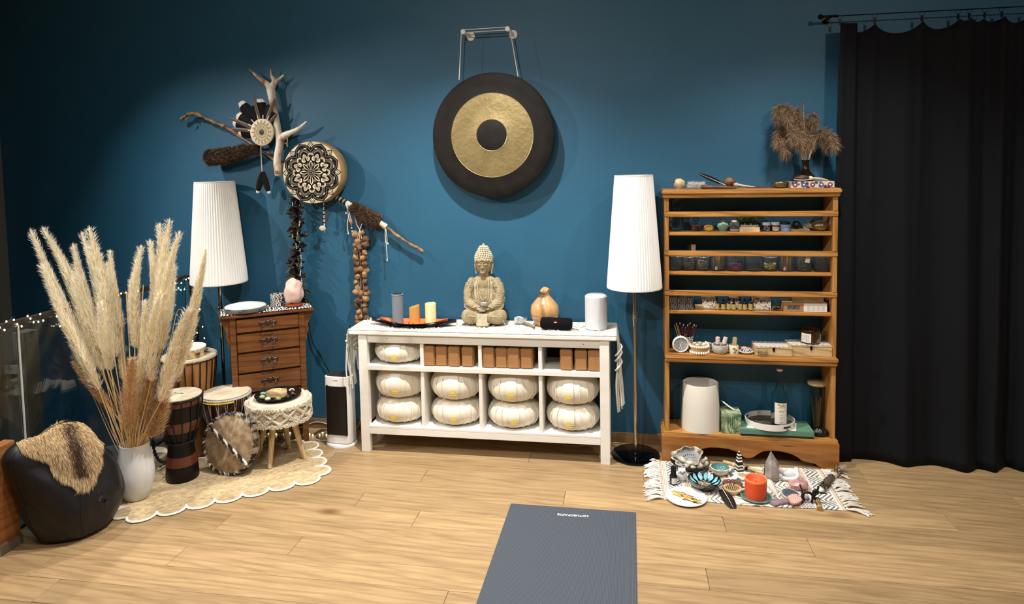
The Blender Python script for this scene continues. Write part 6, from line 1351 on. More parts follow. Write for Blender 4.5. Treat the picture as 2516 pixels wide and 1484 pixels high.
MB().lathe([(.0001, 0), (r*.7, 0), (r*.93, h*.25), (r, h*.7), (r, h), (r*.85, h), (r*.8, h*.4), (.0001, h*.2)], 32, cap=False).o('bowl', mat('pale_stone', (196, 194, 186), .8, c2=(172, 170, 162), sc=60), t, smooth=60)
for s, px in ((-1, 'left'), (1, 'right')):
    q = T('smudge_roll', px+' of two herb rolls wrapped in pink paper, in the stone mortar', 'smudge stick', P+Vector((s*.012-.002, 0, h*.25)))
    MB().tube([(0, 0, 0), (s*.005+.006, 0, .040)], .0115, 12).o('herb_roll', mat('grey_herbs', (120, 108, 92), .9, bump=.5, sc=60), q); MB().tube([(s*.005+.006, 0, .038), (s*.010+.012, 0, .078)], .0122, 14).o('pink_wrap', mat('pale_pink_wrap', (216, 190, 184), .6), q, bevel=.002)
P = at3(1803, 870, zd1, -.18); kk = pm(P); h = zat(847, P)-zd1; t, r, h, P = jar('rose_cup', 'cream ceramic cup painted with roses', 'cup', 1803, 23, 868, 847, zd1, -.18, mat('cream_ceramic', (222, 212, 184), .35), hollow=1)
m = MB()
for (x, z_) in ((-.004, h*.68), (.0, h*.25), (.006, h*.5)):
    for k in range(7): m.ell((x+.004*math.cos(k*.9), -math.sqrt(max(0, r*r-(x+.004*math.cos(k*.9))**2))-.0002, z_+.004*math.sin(k*.9)), (.0035, .0008, .0025), k % 2, nu=7, nv=4)
m.o('rose_print', [mat('grey_ink', (90, 80, 76), .6), mat('pale_ink', (150, 136, 128), .6)], t)
tag(MB().box(-.011, .011, -.006, .006, 0, .070).o('palo_santo_block', palew, loc=P+Vector((.001, 0, h*.5)), rot=(0, R(4), 0), bevel=.004), 'pale wooden block standing in the rose cup', 'wood block')
P = at3(1833, 870, zd1, -.17); kk = pm(P); t = T('zebra_dish', 'white oval dish with zebra rim left of the wooden boxes', 'dish', P); 
MB().lathe([(.0001, 0), (.030, 0), (.052, .012), (.056, .014), (.052, .016), (.02, .004)], 36, sx=.72, sy=.6, cap=False).o('dish', white, t, smooth=60); MB().ell((.006, 0, .018), (.032, .022, .015), 0, nz=.2).o('folded_zebra_pouch', zebras, t); MB().ell((-.010, .0, .030), (.018, .012, .009), nz=.3).o('red_fabric', mat('red_patterned', (150, 60, 56), .7, kind='wave', sc=90, c2=(230, 220, 210)), t)
P = at3(1873, 872, zd1, -.20); kk = pm(P); r = 13*kk; h = zat(858, P)-zd1; t = T('votive_glass', 'small ribbed glass votive in front of the left wooden box', 'candle holder', P)
MB().lathe([(.0001, 0), (r*.7, 0), (r, h*.4), (r*.85, h*.75), (r*.9, h), (r*.8, h), (r*.75, h*.75), (r*.88, h*.4), (.0001, h*.15)], 60, fn=lambda a, b, c_, i: (a*(1+.02*math.cos(c_*20)), b), cap=False).o('glass_body', glass, t, smooth=60)
zl_ = mat('relief_white_top', (226, 222, 212), .5, kind='wave', sc=40, dist=6, det=1, c2=(150, 146, 136), k=(.7, .95), bump=.4)
for px0_, px1_, py0, py1, lb, Y in ((1858, 1944, 853, 877, 'smaller wooden box with wavy white lid and black clasp', -.15), (1943, 2043, 849, 880, 'larger wooden box with wavy white lid under the amber candle', -.14)):
    A = at3((px0_+px1_)/2, py1, zd1, Y-.06); kk = pm(A); hw_ = (px1_-px0_)/2*kk; hh = zat(py0, A)-zd1
    t = T('wooden_box', lb, 'box', Vector((A.x, Y, zd1)))
    MB().box(-hw_, hw_, -.06, .06, 0, hh-.010).o('box_body', palewh, t, bevel=.002); MB().box(-hw_-.001, hw_+.001, -.061, .061, hh-.009, hh-.001).o('box_lid', palewh, t, bevel=.002)
    MB().sheet(lambda a, v: (lerp(-hw_+.002, hw_-.002, a), lerp(-.058, .058, v), hh+.0008+.0010*math.sin(a*50+2.5*math.sin(v*7))), 100, 10).o('zebra_relief_top', zl_, t)
    MB().box(-.006, .006, -.0645, -.061, hh-.020, hh-.003).box(-.003, .003, -.066, -.061, hh-.026, hh-.016).o('clasp', blackm, t, bevel=.001)
zb2 = zd1+hh+.003
P = at3(1990, 845, zb2, -.14); kk = pm(P); r = 23.5*kk; h = zat(808, P)-zb2; t = T('amber_candle_jar', 'large amber glass candle jar with white label on the wooden box', 'candle', P)
MB().lathe([(.0001, 0), (r*.85, 0), (r, .008), (r, h-.008), (r*.96, h), (r*.9, h-.003), (r*.92, h*.85), (.0001, h*.85)], 36, cap=False).o('jar_body', mat('amber_glass', (54, 30, 12), .08, coat=.6), t, smooth=50)
MB().lathe([(r*.97, h*.9), (r*1.0, h*.92), (r*1.0, h*.98), (r*.95, h+.001)], 36, cap=False).o('dark_rim', mat('dark_amber', (26, 16, 10), .2), t)
MB().sheet(lambda a, v: (r*1.01*math.cos(lerp(-2.75, -1.72, a)), r*1.01*math.sin(lerp(-2.75, -1.72, a)), lerp(h*.12, h*.78, v)), 10, 2).o('front_label', paper, t); MB().sheet(lambda a, v: (r*1.01*math.cos(lerp(-.62, -.40, a)), r*1.01*math.sin(lerp(-.62, -.40, a)), lerp(h*.25, h*.72, v)), 4, 2).o('side_label', paper, t)
m = MB()
for j in range(9):
    zz = h*(.18+.06*j)
    for k in range(4):
        if (j*k+j) % 3 == 2: continue
        m.sheet(lambda a, v: (r*1.015*math.cos(lerp(-2.6+k*.18, -2.48+k*.18, a)), r*1.015*math.sin(lerp(-2.6+k*.18, -2.48+k*.18, a)), zz+v*.0016), 2, 1)
m.o('label_print', mat('label_ink', (60, 60, 60), .6), t, smooth=-1, kind='stuff')
# --- bottom compartment
ze = zE+.0005
P = at3(1721, 1050, ze, -.115); kk = pm(P); h = zat(938, P)-ze; r0 = 47*kk; r1 = 42*kk; t = T('waste_bin', 'white lampshade shaped bin in the bottom of the bookcase', 'bin', P)
MB().lathe([(.0001, 0), (r0, 0), (r0, .003), (lerp(r0, r1, .5), h*.5), (r1, h-.003), (r1-.001, h), (r1-.004, h), (r1-.006, h-.008), (r1-.012, h-.012), (r0-.02, .01), (.0001, .01)], 56, cap=False, sy=.95).o('bin_wall', mat('white_linen', (222, 218, 208), .8, bump=.2, sc=500), t, smooth=50)
P = at3(1794, 1050, ze, -.14); kk = pm(P); h = zat(1006, P)-ze; t = T('tissue_box', 'green leaf patterned tissue box with a white tissue', 'tissue box', P)
MB().box(-22.5*kk, 22.5*kk, -.055, .055, 0, h).o('box_body', mat('green_leaf_print', (64, 104, 84), .5, c2=(176, 190, 150), sc=9, dist=4, k=(.38, .62)), t, bevel=.002)
m = MB()
for i, a in enumerate((-.9, -.4, .1, .5, 1.0)): m.tube(smoothpts([(-.02+.008*i, -.0558, .004), (-.012+.008*i+.01*a, -.0558, h*.45), (.0+.022*a, -.0558, h*.85)], 4), [.0004]*4+[.0012]*4+[.0003], 4, 0)
m.o('leaf_veins', mat('dark_green_ink', (48, 78, 62), .5), t)
MB().sheet(lambda a, v: (lerp(-.045, .02, v)+.004*math.sin(a*5), lerp(-.02, .02, a), h+.003+.045*(1-v)**1.2+.004*math.sin(a*6)), 6, 8).o('tissue', mat('tissue_white', (226, 224, 220), .8), t, smooth=70)
P = at3(1904, 1060, ze, -.16); kk = pm(P); t = T('green_book_box', 'flat sage green box file with dark underside below the round tray', 'box', P)
hb2 = zat(1062, P)-ze+.014; hb2 = .040
MB().box(-84*kk, 84*kk, -.055, .10, 0, .010).o('dark_base', greyd, t, bevel=.001); MB().box(-85*kk, 85*kk, -.06, .10, .010, hb2).o('box_top', mat('sage_green', (92, 134, 112), .6), t, bevel=.003)
P = at3(1895, 1050, ze+hb2+.0004, -.16); tag(MB().prism([(-.14, -.04), (.12, -.055), (.15, .06), (-.12, .07)], 0, .0008).o('paper_sheet', paper, loc=P), 'white paper sheet between the round tray and sage green box', 'paper')
P = at3(1891, 1045, ze+hb2+.002, -.125); kk = pm(P); r = 69*kk; t = T('round_white_tray', 'round white serving tray with cut-out handles and dark patterned base', 'tray', P)
r = .135; ht_ = .034
yl = -.10
for a0_, a1_ in ((0, 2*PI),):
    n = 96; m = MB()
    for i in range(n):
        a, b = 2*PI*i/n, 2*PI*(i+1)/n; mid = (a+b)/2 % (2*PI); hole = min(abs(mid-R(303)), abs(mid-R(152))) < R(11)
        for z0_, z1_ in (((0, .009), (.024, ht_)) if hole else ((0, ht_),)):
            vs = [(q*math.cos(w_), q*math.sin(w_)*.86, z_) for z_ in (z0_, z1_) for (q, w_) in ((r, a), (r, b), (r-.004, b), (r-.004, a))]
            m.add(vs, [(0, 3, 2, 1), (4, 5, 6, 7), (0, 1, 5, 4), (2, 3, 7, 6)]+([(0, 4, 7, 3), (1, 2, 6, 5)] if hole else []))
    m.o('tray_rim', mat('white_lacquer', (228, 226, 220), .3), t, smooth=30)
MB().lathe([(.0001, .002), (r-.004, .002), (r-.004, .005), (.0001, .005)], 48, sy=.86).o('tray_base', mat('dark_speckled_base', (40, 36, 32), .5, kind='vor', sc=60, c2=(90, 84, 74), k=(.2, .6)), t)
P = P+Vector((.045, -.035, .0055)); kk = pm(P); h = zat(906, P)-P.z; r = 20*kk; t = T('glass_bottle', 'tall clear glass bottle with floral label standing on the round tray', 'bottle', P)
MB().lathe([(.0001, 0), (r*.95, 0), (r, .005), (r, h*.50), (r*.9, h*.57), (r*.5, h*.63), (r*.3, h*.82), (r*.26, h*.96), (r*.26, h*.975), (r*.2, h*.975), (r*.22, h*.8), (r*.42, h*.63), (r*.82, h*.56), (r*.92, h*.5), (r*.92, .01), (.0001, .008)], 36, cap=False).o('bottle_body', mat('clear_thin_glass', (228, 238, 236), .03, tr=1, ior=1.15), t, smooth=60)
MB().lathe([(r*.33, h*.965), (r*.36, h*.975), (r*.36, h), (.0001, h)], 20, cap=False).o('cap', mat('pale_pink_cap', (206, 180, 172), .4, m=.3), t)
MB().sheet(lambda a, v: (r*1.01*math.cos(lerp(-2.35, -.85, a)), r*1.01*math.sin(lerp(-2.35, -.85, a)), lerp(h*.07, h*.44, v)), 12, 2).o('bottle_label', paper, t)
m = MB()
for i in range(14): a_ = rnd.uniform(-2.0, -1.2); zz = h*rnd.uniform(.36, .425); m.ell((r*1.02*math.cos(a_), r*1.02*math.sin(a_), zz), (.004, .001, .0035), i % 2, nu=6, nv=4)
m.o('flower_print', [mat('yellow_flower', (206, 176, 90), .6), mat('grey_leaf_print', (150, 148, 136), .6)], t)
ink = mat('label_grey_ink', (120, 118, 114), .6); rq = r*1.0+.0014
m = MB().tube(smoothpts([(-.013+i*.0028, -rq, h*.30+(.004 if i % 2 else -.003)*(1.6 if i < 2 else 1)) for i in range(10)], 4), .0005, 4)
for zz, w_ in ((.235, .009), (.195, .010), (.165, .006)): m.tube(smoothpts([(-w_+i*w_*2/13, -rq, h*zz+(.0010 if i % 2 else -.0010)) for i in range(14)], 2), .0004, 4)
m.tube(smoothpts([(-.010+i*.0018, -rq, h*.105+(.0012 if i % 2 else -.0010)) for i in range(12)], 2), .0006, 4).tube(smoothpts([(-.002, -rq, h*.125), (0, -rq, h*.135), (.002, -rq, h*.125)], 3), .0004, 4)
m.o('label_script', ink, t)
P = at3(2007, 1050, ze, -.07); kk = pm(P); h = zat(938, P)-ze; r = 20*kk; t = T('incense_canister', 'tall glass canister with wooden lid and incense sticks', 'canister', P)
MB().lathe([(.0001, 0), (r*.95, 0), (r, .005), (r, h-.014), (r*.94, h-.014), (r*.94, .01), (.0001, .008)], 32, cap=False).o('glass_body', mat('clear_thin_glass', (220, 232, 230)), t, smooth=60); MB().lathe([(.0001, h-.014), (r*1.12, h-.014), (r*1.14, h-.004), (r*1.1, h), (.0001, h)], 32).o('wood_lid', palewh, t)
m = MB()
for i in range(26): a = rnd.uniform(0, 6.3); b = rnd.uniform(.3, .85)*r; m.tube([(b*.5*math.cos(a), b*.5*math.sin(a), .01), (b*math.cos(a), b*math.sin(a), h*rnd.uniform(.5, .72))], .0016, 4)
m.o('incense_sticks', mat('stick_brown_light', (150, 112, 76), .7), t, kind='stuff')
P = at3(2014, 1068, ze, -.165); tag(MB().ell((0, 0, .022), (.050, .03, .024), nz=.25, ns=2.5, nu=24, nv=14).o('black_bag', mat('crinkled_black_foil', (12, 12, 14), .18, bump=1, bs=35, c2=(16, 16, 18)), loc=P, smooth=40), 'crinkled black plastic bag at the bottom right of the bookcase', 'bag')
# ================= CURTAIN =================
YC = -.10
rodz = W(2060, 39, YC).z; xr0 = W(2018, 41, YC).x
ro = T('curtain_rod', 'thin black curtain rod with ball finial above the black curtain', 'curtain rod', (xr0, YC, rodz))
zr1 = W(2516, 15, YC); slope_r = 0
MB().tube([(0, 0, 0), (1.75, 0, 0)], .0028, 8).o('rod', blackm, ro); MB().ell((-.004, 0, 0), (.014, .014, .014)).tube([(.008, 0, 0), (.085, 0, 0)], [.006, .0075], 10).o('finial', blackm, ro); MB().tube([(.05, 0, -.002), (.05, .099, -.002)], .006, 8).lathe([(.0001, 0), (.022, 0), (.022, .006), (.0001, .006)], 20, M=rotm(PI/2, t=(.05, .099, -.002))).o('wall_bracket', blackm, ro)
cps = [2064, 2149, 2265, 2354, 2381, 2419, 2461]; cx3 = [W(p, 50, YC).x for p in cps]+[2.10, 2.25, 2.42, 2.55]
cur = T('curtain', 'floor length black fabric curtain hanging from rings at the right', 'curtain', (1.15, YC, 0))
xc0, xc1 = cx3[0]-.012, 2.6
xs = cx3
def sag(x):
    for a, b in zip([xc0]+xs, xs+[xc1]):
        if a <= x <= b:
            t_ = (x-a)/max(1e-5, b-a); w_ = b-a; return (4*t_*(1-t_))**.8*w_*.26 if w_ > .04 else .0
    return 0
xf = cx3[0]+.085
folds = [(1.50, .05, .030), (1.66, .06, -.022), (1.80, .05, .034), (1.90, .035, -.03), (1.97, .03, .035), (2.07, .035, -.035), (2.14, .04, .03), (2.3, .05, -.03), (2.42, .04, .03)]
def cfn(u_, v_):
    x = lerp(xc0, xc1, u_); low = 1-v_; xx_ = x+.03*low*math.sin(x*3)
    y = -.012*math.sin(x*13)*(.4+.6*low)
    for c_, w_, a_ in folds: y -= a_*math.exp(-((xx_-c_)/w_)**2)*(.55+.6*low)
    for c_ in xs: y -= .012*math.exp(-((x-c_)/.022)**2)*v_**2
    y -= .035/(1+math.exp((x-xf-.012*low)/.0035))*(1 if x < xf+.05 else 0)
    y -= low**2*.045*max(0, min(1, (x-1.3)/.5))*(1 if x < 1.93 else max(0, 1-(x-1.93)/.05)) 
    y -= .02*low*math.sin(x*7+.8)
    y += .010*mnoise.noise(Vector((x*3, v_*5, 0)))*(.5+low)
    zt_ = rodz-.048-(sag(x) if x > xf else 0)
    z_ = lerp(.004, zt_, v_)
    if x < xc0+.02: pass
    return (x-1.15-.02*low*(1 if x < xf else .3), min(y, YC*-1-.012), z_)
cmt = mat('black_curtain_fabric', (14, 16, 21), .85, bump=.15, sc=500, spec=.25)
co = MB().sheet(cfn, 420, 44).o('curtain_cloth', cmt, cur, smooth=180)
sm = co.modifiers.new('s', 'SOLIDIFY'); sm.thickness = .0025
for i, x in enumerate(xs):
    rr_ = MB().tube([(0, .011*math.cos(a*PI/10), .011*math.sin(a*PI/10)-.010) for a in range(20)], .0012, 6, closed=True).o('curtain_ring', blackm, cur, loc=(x-1.15, 0, rodz+.0), rot=(0, 0, R(65)))
    MB().box(-.004, .004, -.006, .006, -.050, -.022).o('clip', blackm, rr_, bevel=.001)
# ================= YOGA MAT =================
ym = T('yoga_mat', 'dark blue-grey yoga mat lying on the oak floor', 'yoga mat', (-.27, -1.75, .0005), R(-.6))
mm = mat('mat_rubber', (76, 84, 95), .75, kind='wave', sc=55, c2=(63, 70, 80), dist=0, det=0, k=(.2, .8), bump=.25, st=(1, 0, 0))
mm.node_tree.nodes['Wave Texture'].bands_direction = 'X'
MB().box(-.31, .31, -.92, .92, 0, .005).o('mat_sheet', mm, ym, bevel=.0015)
q = F(1403, 1266, .005); text('LOTUSCRAFTS', .0215, mat('mat_print', (226, 228, 230), .6), ym, (q.x+.27, q.y+1.75, .0052), (0, 0, PI+R(.6)), name='mat_lettering', ext=.0002, bold=.0008, space=1.08)
# ================= SMALL RUG =================
rg_ = T('patterned_rug', 'small ivory rug with grey geometric bands and fringe, in front of the bookcase', 'rug', (.63, -.462, .0))
M_ = bpy.data.materials.new('rug_pattern'); M_.use_nodes = True; nt = M_.node_tree; NN = nt.nodes.new; LL = nt.links.new; bs_ = nt.nodes['Principled BSDF']; bs_.inputs['Roughness'].default_value = .95
tc = NN('ShaderNodeTexCoord'); sx_ = NN('ShaderNodeSeparateXYZ'); LL(tc.outputs['Object'], sx_.inputs[0]); X_, Y_ = sx_.outputs[0], sx_.outputs[1]
def mth(op, a, b=None, c_=None):
    n = NN('ShaderNodeMath'); n.operation = op
    for i, q in enumerate((a, b, c_)):
        if q is None: continue
        if isinstance(q, (int, float)): n.inputs[i].default_value = q
        else: LL(q, n.inputs[i])
    return n.outputs[0]
fr = lambda a: mth('FRACT', a); ab = lambda a: mth('ABSOLUTE', a); mul = lambda a, b: mth('MULTIPLY', a, b); add_ = lambda a, b: mth('ADD', a, b)
lt_ = lambda a, b: mth('LESS_THAN', a, b); gt = lambda a, b: mth('GREATER_THAN', a, b)
X5 = add_(X_, 5); Y5 = add_(Y_, 5); mir = mul(ab(X_), 1/.44)
tri = ab(add_(mul(fr(mul(Y5, 8)), 2), -1)); tri2 = ab(add_(mul(fr(mul(Y5, 22)), 2), -1))
zg = lt_(fr(add_(mul(ab(X_), 42), mul(tri, 2.2))), .42); zg2 = lt_(fr(add_(mul(ab(X_), 40), mul(tri, 1.6))), .3)
dm = lt_(fr(mul(add_(ab(add_(fr(mul(X5, 24)), -.5)), ab(add_(fr(mul(Y5, 24)), -.5))), 3)), .45)
stp = lt_(fr(mul(X5, 120)), .42)
cy_ = add_(fr(mul(Y5, 5)), -.5); cx__ = mul(X_, 5); rad_ = mth('SQRT', add_(mul(cx__, cx__), mul(cy_, cy_))); ang_ = mth('ARCTAN2', cy_, cx__)
rd2 = add_(rad_, mul(mth('SINE', mul(ang_, 8)), .03)); med = mul(gt(rd2, .26), lt_(rd2, .38)); med2 = lt_(rd2, .12); med3 = mul(gt(rd2, .44), lt_(rd2, .5))
def band(a, b): return mul(gt(mir, a), lt_(mir, b))
grey = add_(add_(mul(band(.76, .92), zg), mul(band(.52, .66), dm)), mul(band(.24, .46), zg2)); grey = add_(grey, mul(lt_(mir, .24), med))
tan_ = add_(mul(add_(add_(gt(mir, .94), band(.67, .74)), band(.47, .51)), stp), mul(lt_(mir, .24), add_(med2, med3)))
def mixc(f, a, b):
    n = NN('ShaderNodeMix'); n.data_type = 'RGBA'; n.clamp_factor = True; LL(f, n.inputs[0])
    for i, q in ((6, a), (7, b)):
        if isinstance(q, tuple): n.inputs[i].default_value = lin(q)
        else: LL(q, n.inputs[i])
    return n.outputs[2]
LL(mixc(tan_, mixc(grey, (224, 216, 204), (96, 106, 116)), (176, 146, 118)), bs_.inputs['Base Color'])
MB().sheet(lambda a, v: (lerp(-.44, .43, a), lerp(-.225, .215, v)+.006*math.sin(a*9), .0035+.0012*math.sin(a*31)*math.sin(v*9)), 90, 30).sheet(lambda a, v: (lerp(-.44, .43, a), lerp(-.225, .215, v)+.006*math.sin(a*9), .0005), 30, 4).o('rug_field', M_, rg_, smooth=70)
for s, xe in ((-1, -.437), (1, .428)):
    m = MB()
    for i in range(17):
        y0_ = lerp(-.215, .205, i/16); aa = rnd.uniform(-.5, .5); Lb = rnd.uniform(.07, .10)*(1.25 if i in (0, 16) else 1)
        m.ell((xe+s*.008, y0_, .008), (.009, .008, .007), nu=8, nv=6)
        for k in range(7):
            a2 = aa+rnd.uniform(-.35, .35); l2 = Lb*rnd.uniform(.75, 1.05)
            m.tube(smoothpts([(xe+s*.004, y0_+rnd.uniform(-.006, .006), .006), (xe+s*l2*.4, y0_+l2*.35*math.sin(a2)+rnd.uniform(-.005, .005), .011+rnd.uniform(0, .006)), (xe+s*l2*.75, y0_+l2*.7*math.sin(a2)+rnd.uniform(-.006, .006), .007+rnd.uniform(0, .004)), (xe+s*l2, y0_+l2*math.sin(a2)+rnd.uniform(-.008, .008), .004)], 3), .0032, 5)
    m.o('fringe', macr, rg_, smooth=60, kind='stuff')
# ---------------- things on the rug ----------------
zr = .0052
def on(px, py, z_=zr): q = F(px, py, z_); return Vector((q.x, q.y, z_))
P = on(1698, 1158); kk = pm(P); t = T('dark_bowl', 'wide dark bowl filled with shells and bleached wood', 'bowl', P+Vector((0, .045, 0))); r = 48*kk
MB().lathe([(.0001, 0), (r*.55, 0), (r*.85, .018), (r, .036), (r*.97, .036), (r*.8, .018), (.0001, .006)], 40, cap=False, sy=.8).o('bowl', mat('dark_pewter', (44, 42, 40), .35, m=.5), t, smooth=60)
BP = P+Vector((0, .045, 0)); shm_ = mat('sea_worn_shell', (216, 208, 190), .7, c2=(120, 112, 100), sc=26, k=(.42, .66), bump=.6, det=7)
q = T('large_shell', 'large bleached abalone like shell, grey hollow, topmost in the dark bowl', 'shell', BP+Vector((-.012, 0, .05)), rot=(R(42), R(-14), 0))
MB().lathe([(.0001, -.03), (.05, -.022), (.078, 0), (.080, .014), (.072, .016), (.068, .002), (.042, -.016), (.0001, -.02)], 36, sy=.72, fn=lambda r_, z_, a, i: (r_*(1+.22*mnoise.noise(Vector((math.cos(a)*2, math.sin(a)*2, z_*30)))+.05*math.sin(a*9)), z_), cap=False, M=rotm(0, 0, 0, (0, 0, .02))).o('shell_outer', shm_, q, smooth=60)
MB().lathe([(.0001, .006), (.03, .008), (.064, .020), (.0665, .026)], 32, sy=.72, cap=False).o('nacre_hollow', mat('grey_nacre', (150, 152, 156), .3, c2=(110, 112, 116), sc=10, coat=.5), q)
m = MB()
for i in range(7): m.ell((-.03+i*.011, .012-.006*abs(i-3)*.4, .0265), (.0035, .005, .003), nu=6, nv=5)
m.o('shell_teeth', mat('dark_pit', (34, 32, 32), .6), q)
m = MB().tube(smoothpts([(-.085, 0, .03), (-.06, -.01, .02), (-.01, -.035, .004), (.05, -.03, .008), (.085, -.005, .02)], 5), [.012+.003*math.sin(i*1.3) for i in range(21)], 9); m.ell((-.088, 0, .034), (.018, .014, .016), nz=.5, ns=4)
tag(m.o('bleached_driftwood', shm_, loc=BP+Vector((0, -.005, .040)), smooth=60), 'knotted bleached driftwood wrapped round the large shell', 'driftwood')
for (dx, dy, s_, lb) in ((.045, -.035, .024, 'barnacled white shell at the front right of the dark bowl'), (-.055, .0, .022, 'pale rough shell at the left inside the dark bowl'), (.01, -.05, .018, 'small round white shell at the front of the dark bowl'), (.078, -.01, .024, 'smooth cream shell leaning at the right rim of the dark bowl'), (-.02, -.035, .018, 'small cream shell under the driftwood in the bowl')):
    tag(MB().ell((0, 0, s_*.9), (s_, s_*.85, s_*1.05), nz=.25, ns=2.5, seed=int(dx*100)).o('small_shell', shm_, loc=BP+Vector((dx, dy, .010)), smooth=60), lb, 'shell')
P = on(1655, 1191); kk = pm(P); t = T('black_bottle', 'small black bottle with white label at the left of the rug', 'bottle', P+Vector((0, .012, 0))); h = zat(1150, P)-zr
MB().lathe([(.0001, 0), (9*kk, 0), (9.3*kk, .003), (9.3*kk, h*.5), (7*kk, h*.56), (.0001, h*.56)], 26).o('bottle_body', mat('black_glass', (14, 13, 13), .15), t); MB().lathe([(.0001, h*.56), (6.8*kk, h*.56), (6.5*kk, h), (.0001, h)], 24).o('cap', black, t)
MB().sheet(lambda a, v: (9.5*kk*math.cos(lerp(-2.1, -.6, a)), 9.5*kk*math.sin(lerp(-2.1, -.6, a)), lerp(h*.08, h*.42, v)), 8, 2).o('white_label', paper, t)
P = on(1676, 1186)+Vector((0, .018, 0)); kk = pm(P); t = T('owl_figurine', 'small white owl figurine beside the black bottle', 'figurine', P); wo = mat('white_ceramic', (230, 230, 232), .35)
m = MB().ell((0, 0, 14*kk), (11*kk, 9*kk, 14*kk)).ell((0, -1*kk, 26*kk), (10*kk, 8.5*kk, 8.5*kk)); m.lathe([(.0001, 0), (8*kk, 0), (9*kk, 3*kk)], 16, cap=False)
for s in (-1, 1): m.lathe([(3.2*kk, 0), (.0001, 6*kk)], 8, M=rotm(0, s*.3, 0, (s*6.2*kk, -1*kk, 31*kk)), cap=False)
for s in (-1, 1): m.ell((s*10*kk, 0, 14*kk), (3*kk, 6*kk, 10*kk))
m.o('owl_body', wo, t, smooth=60)
m = MB()
for s in (-1, 1): m.ell((s*3.6*kk+kk, -9*kk, 27*kk), (1.5*kk, .8*kk, 1.5*kk), nu=8, nv=6)
m.ell((kk, -9.6*kk, 23.5*kk), (1.2*kk, 1*kk, 2*kk), nu=8, nv=6).o('eyes_and_beak', black, t)
# lotus bowl
P = on(1733, 1209)+Vector((0, .045, 0)); kk = pm(P); r = 40*kk; hb_ = .050; t = T('lotus_bowl', 'black bowl painted inside with turquoise lotus petals', 'bowl', P)
MB().lathe([(.0001, 0), (r*.45, 0), (r*.5, .004), (r*.86, hb_*.55), (r*1.0, hb_), (r*.98, hb_+.001), (r*.955, hb_), (r*.82, hb_*.58), (r*.4, .012), (.0001, .010)], 44, cap=False).o('bowl', mat('black_glaze', (14, 15, 18), .2, coat=.4), t, smooth=60)
m = MB(); IN = [(r*.40, .0125), (r*.82, hb_*.58+.0008), (r*.95, hb_+.0005)]
def inb(s): return (lerp(IN[0][0], IN[1][0], s*2), lerp(IN[0][1], IN[1][1], s*2)) if s < .5 else (lerp(IN[1][0], IN[2][0], s*2-1), lerp(IN[1][1], IN[2][1], s*2-1))
for k in range(14):
    a = 2*PI*k/14
    def pf(u_, v_): 
        rr_, zz = inb(.12+v_*.82); rr_ -= .0012; ww = .155*math.sin(PI*min(1, v_*.97+.02))**.8; an = a+(u_-.5)*ww*2; return (rr_*math.cos(an), rr_*math.sin(an), zz+.001)
    m.sheet(pf, 4, 8, 0)
m.o('lotus_petals', mat('turquoise_glaze', (112, 186, 208), .3, c2=(160, 214, 226), sc=40), t, smooth=70)
t2 = T('straw_nest', 'tangle of dried straw lying in the lotus bowl', 'dried grass', P+Vector((0, 0, .016))); m = MB()
for i in range(60): a, b, c_ = rnd.uniform(0, 6.3), rnd.uniform(0, 6.3), .032; m.tube([(c_*math.cos(a)*rnd.random(), c_*math.sin(a)*rnd.random(), rnd.uniform(0, .014)), (c_*math.cos(b), c_*math.sin(b)*.9, rnd.uniform(.002, .016))], .0011, 4, rnd.randrange(2))
m.o('straw', [mat('straw_pale', (206, 192, 160), .8), mat('straw_grey', (140, 130, 108), .8)], t2, kind='stuff')
t2 = T('glass_tealight', 'clear glass tealight cup standing in the lotus bowl', 'candle holder', P+Vector((.004, .018, .024))); MB().lathe([(.0001, 0), (.019, 0), (.021, .036), (.0195, .036), (.0175, .003), (.0001, .003)], 28, cap=False).o('glass_cup', glass, t2, smooth=60)
# bird plate
P = on(1686, 1223); kk = pm(P); r = 49*kk; t = T('bird_plate', 'round white plate painted with a colourful feathery bird', 'plate', P)
MB().lathe([(.0001, .0005), (r*.9, .0005), (r, .006), (r*1.0, .008), (r*.985, .008), (r*.88, .0035), (.0001, .003)], 48, cap=False).o('plate', mat('white_plate', (232, 230, 226), .3), t, smooth=60)
m = MB(); bp = [mat('paint_ochre', (196, 148, 70), .5), mat('paint_red', (150, 50, 40), .5), mat('paint_brown', (80, 44, 34), .5), mat('paint_yellow', (214, 190, 90), .5), mat('paint_green', (140, 160, 80), .5)]
for i in range(90):
    t_ = rnd.random(); x = lerp(-.06, .06, t_)+rnd.uniform(-.008, .008); y = .04-.08*t_+rnd.uniform(-.04, .04)*(1-abs(t_-.5)); a = rnd.uniform(-1.1, -.3); L_ = rnd.uniform(.010, .024); c__, s__ = math.cos(a), math.sin(a); wv = .0042
    m.poly([(x-c__*L_, y-s__*L_, .0037+i*.00001), (x+s__*wv, y-c__*wv, .0037+i*.00001), (x+c__*L_, y+s__*L_, .0037+i*.00001), (x-s__*wv, y+c__*wv, .0037+i*.00001)], rnd.choice((0, 0, 3, 1, 2, 2, 4) if t_ > .3 else (0, 3, 0, 4)))
m.o('painted_bird', bp, t, smooth=-1)
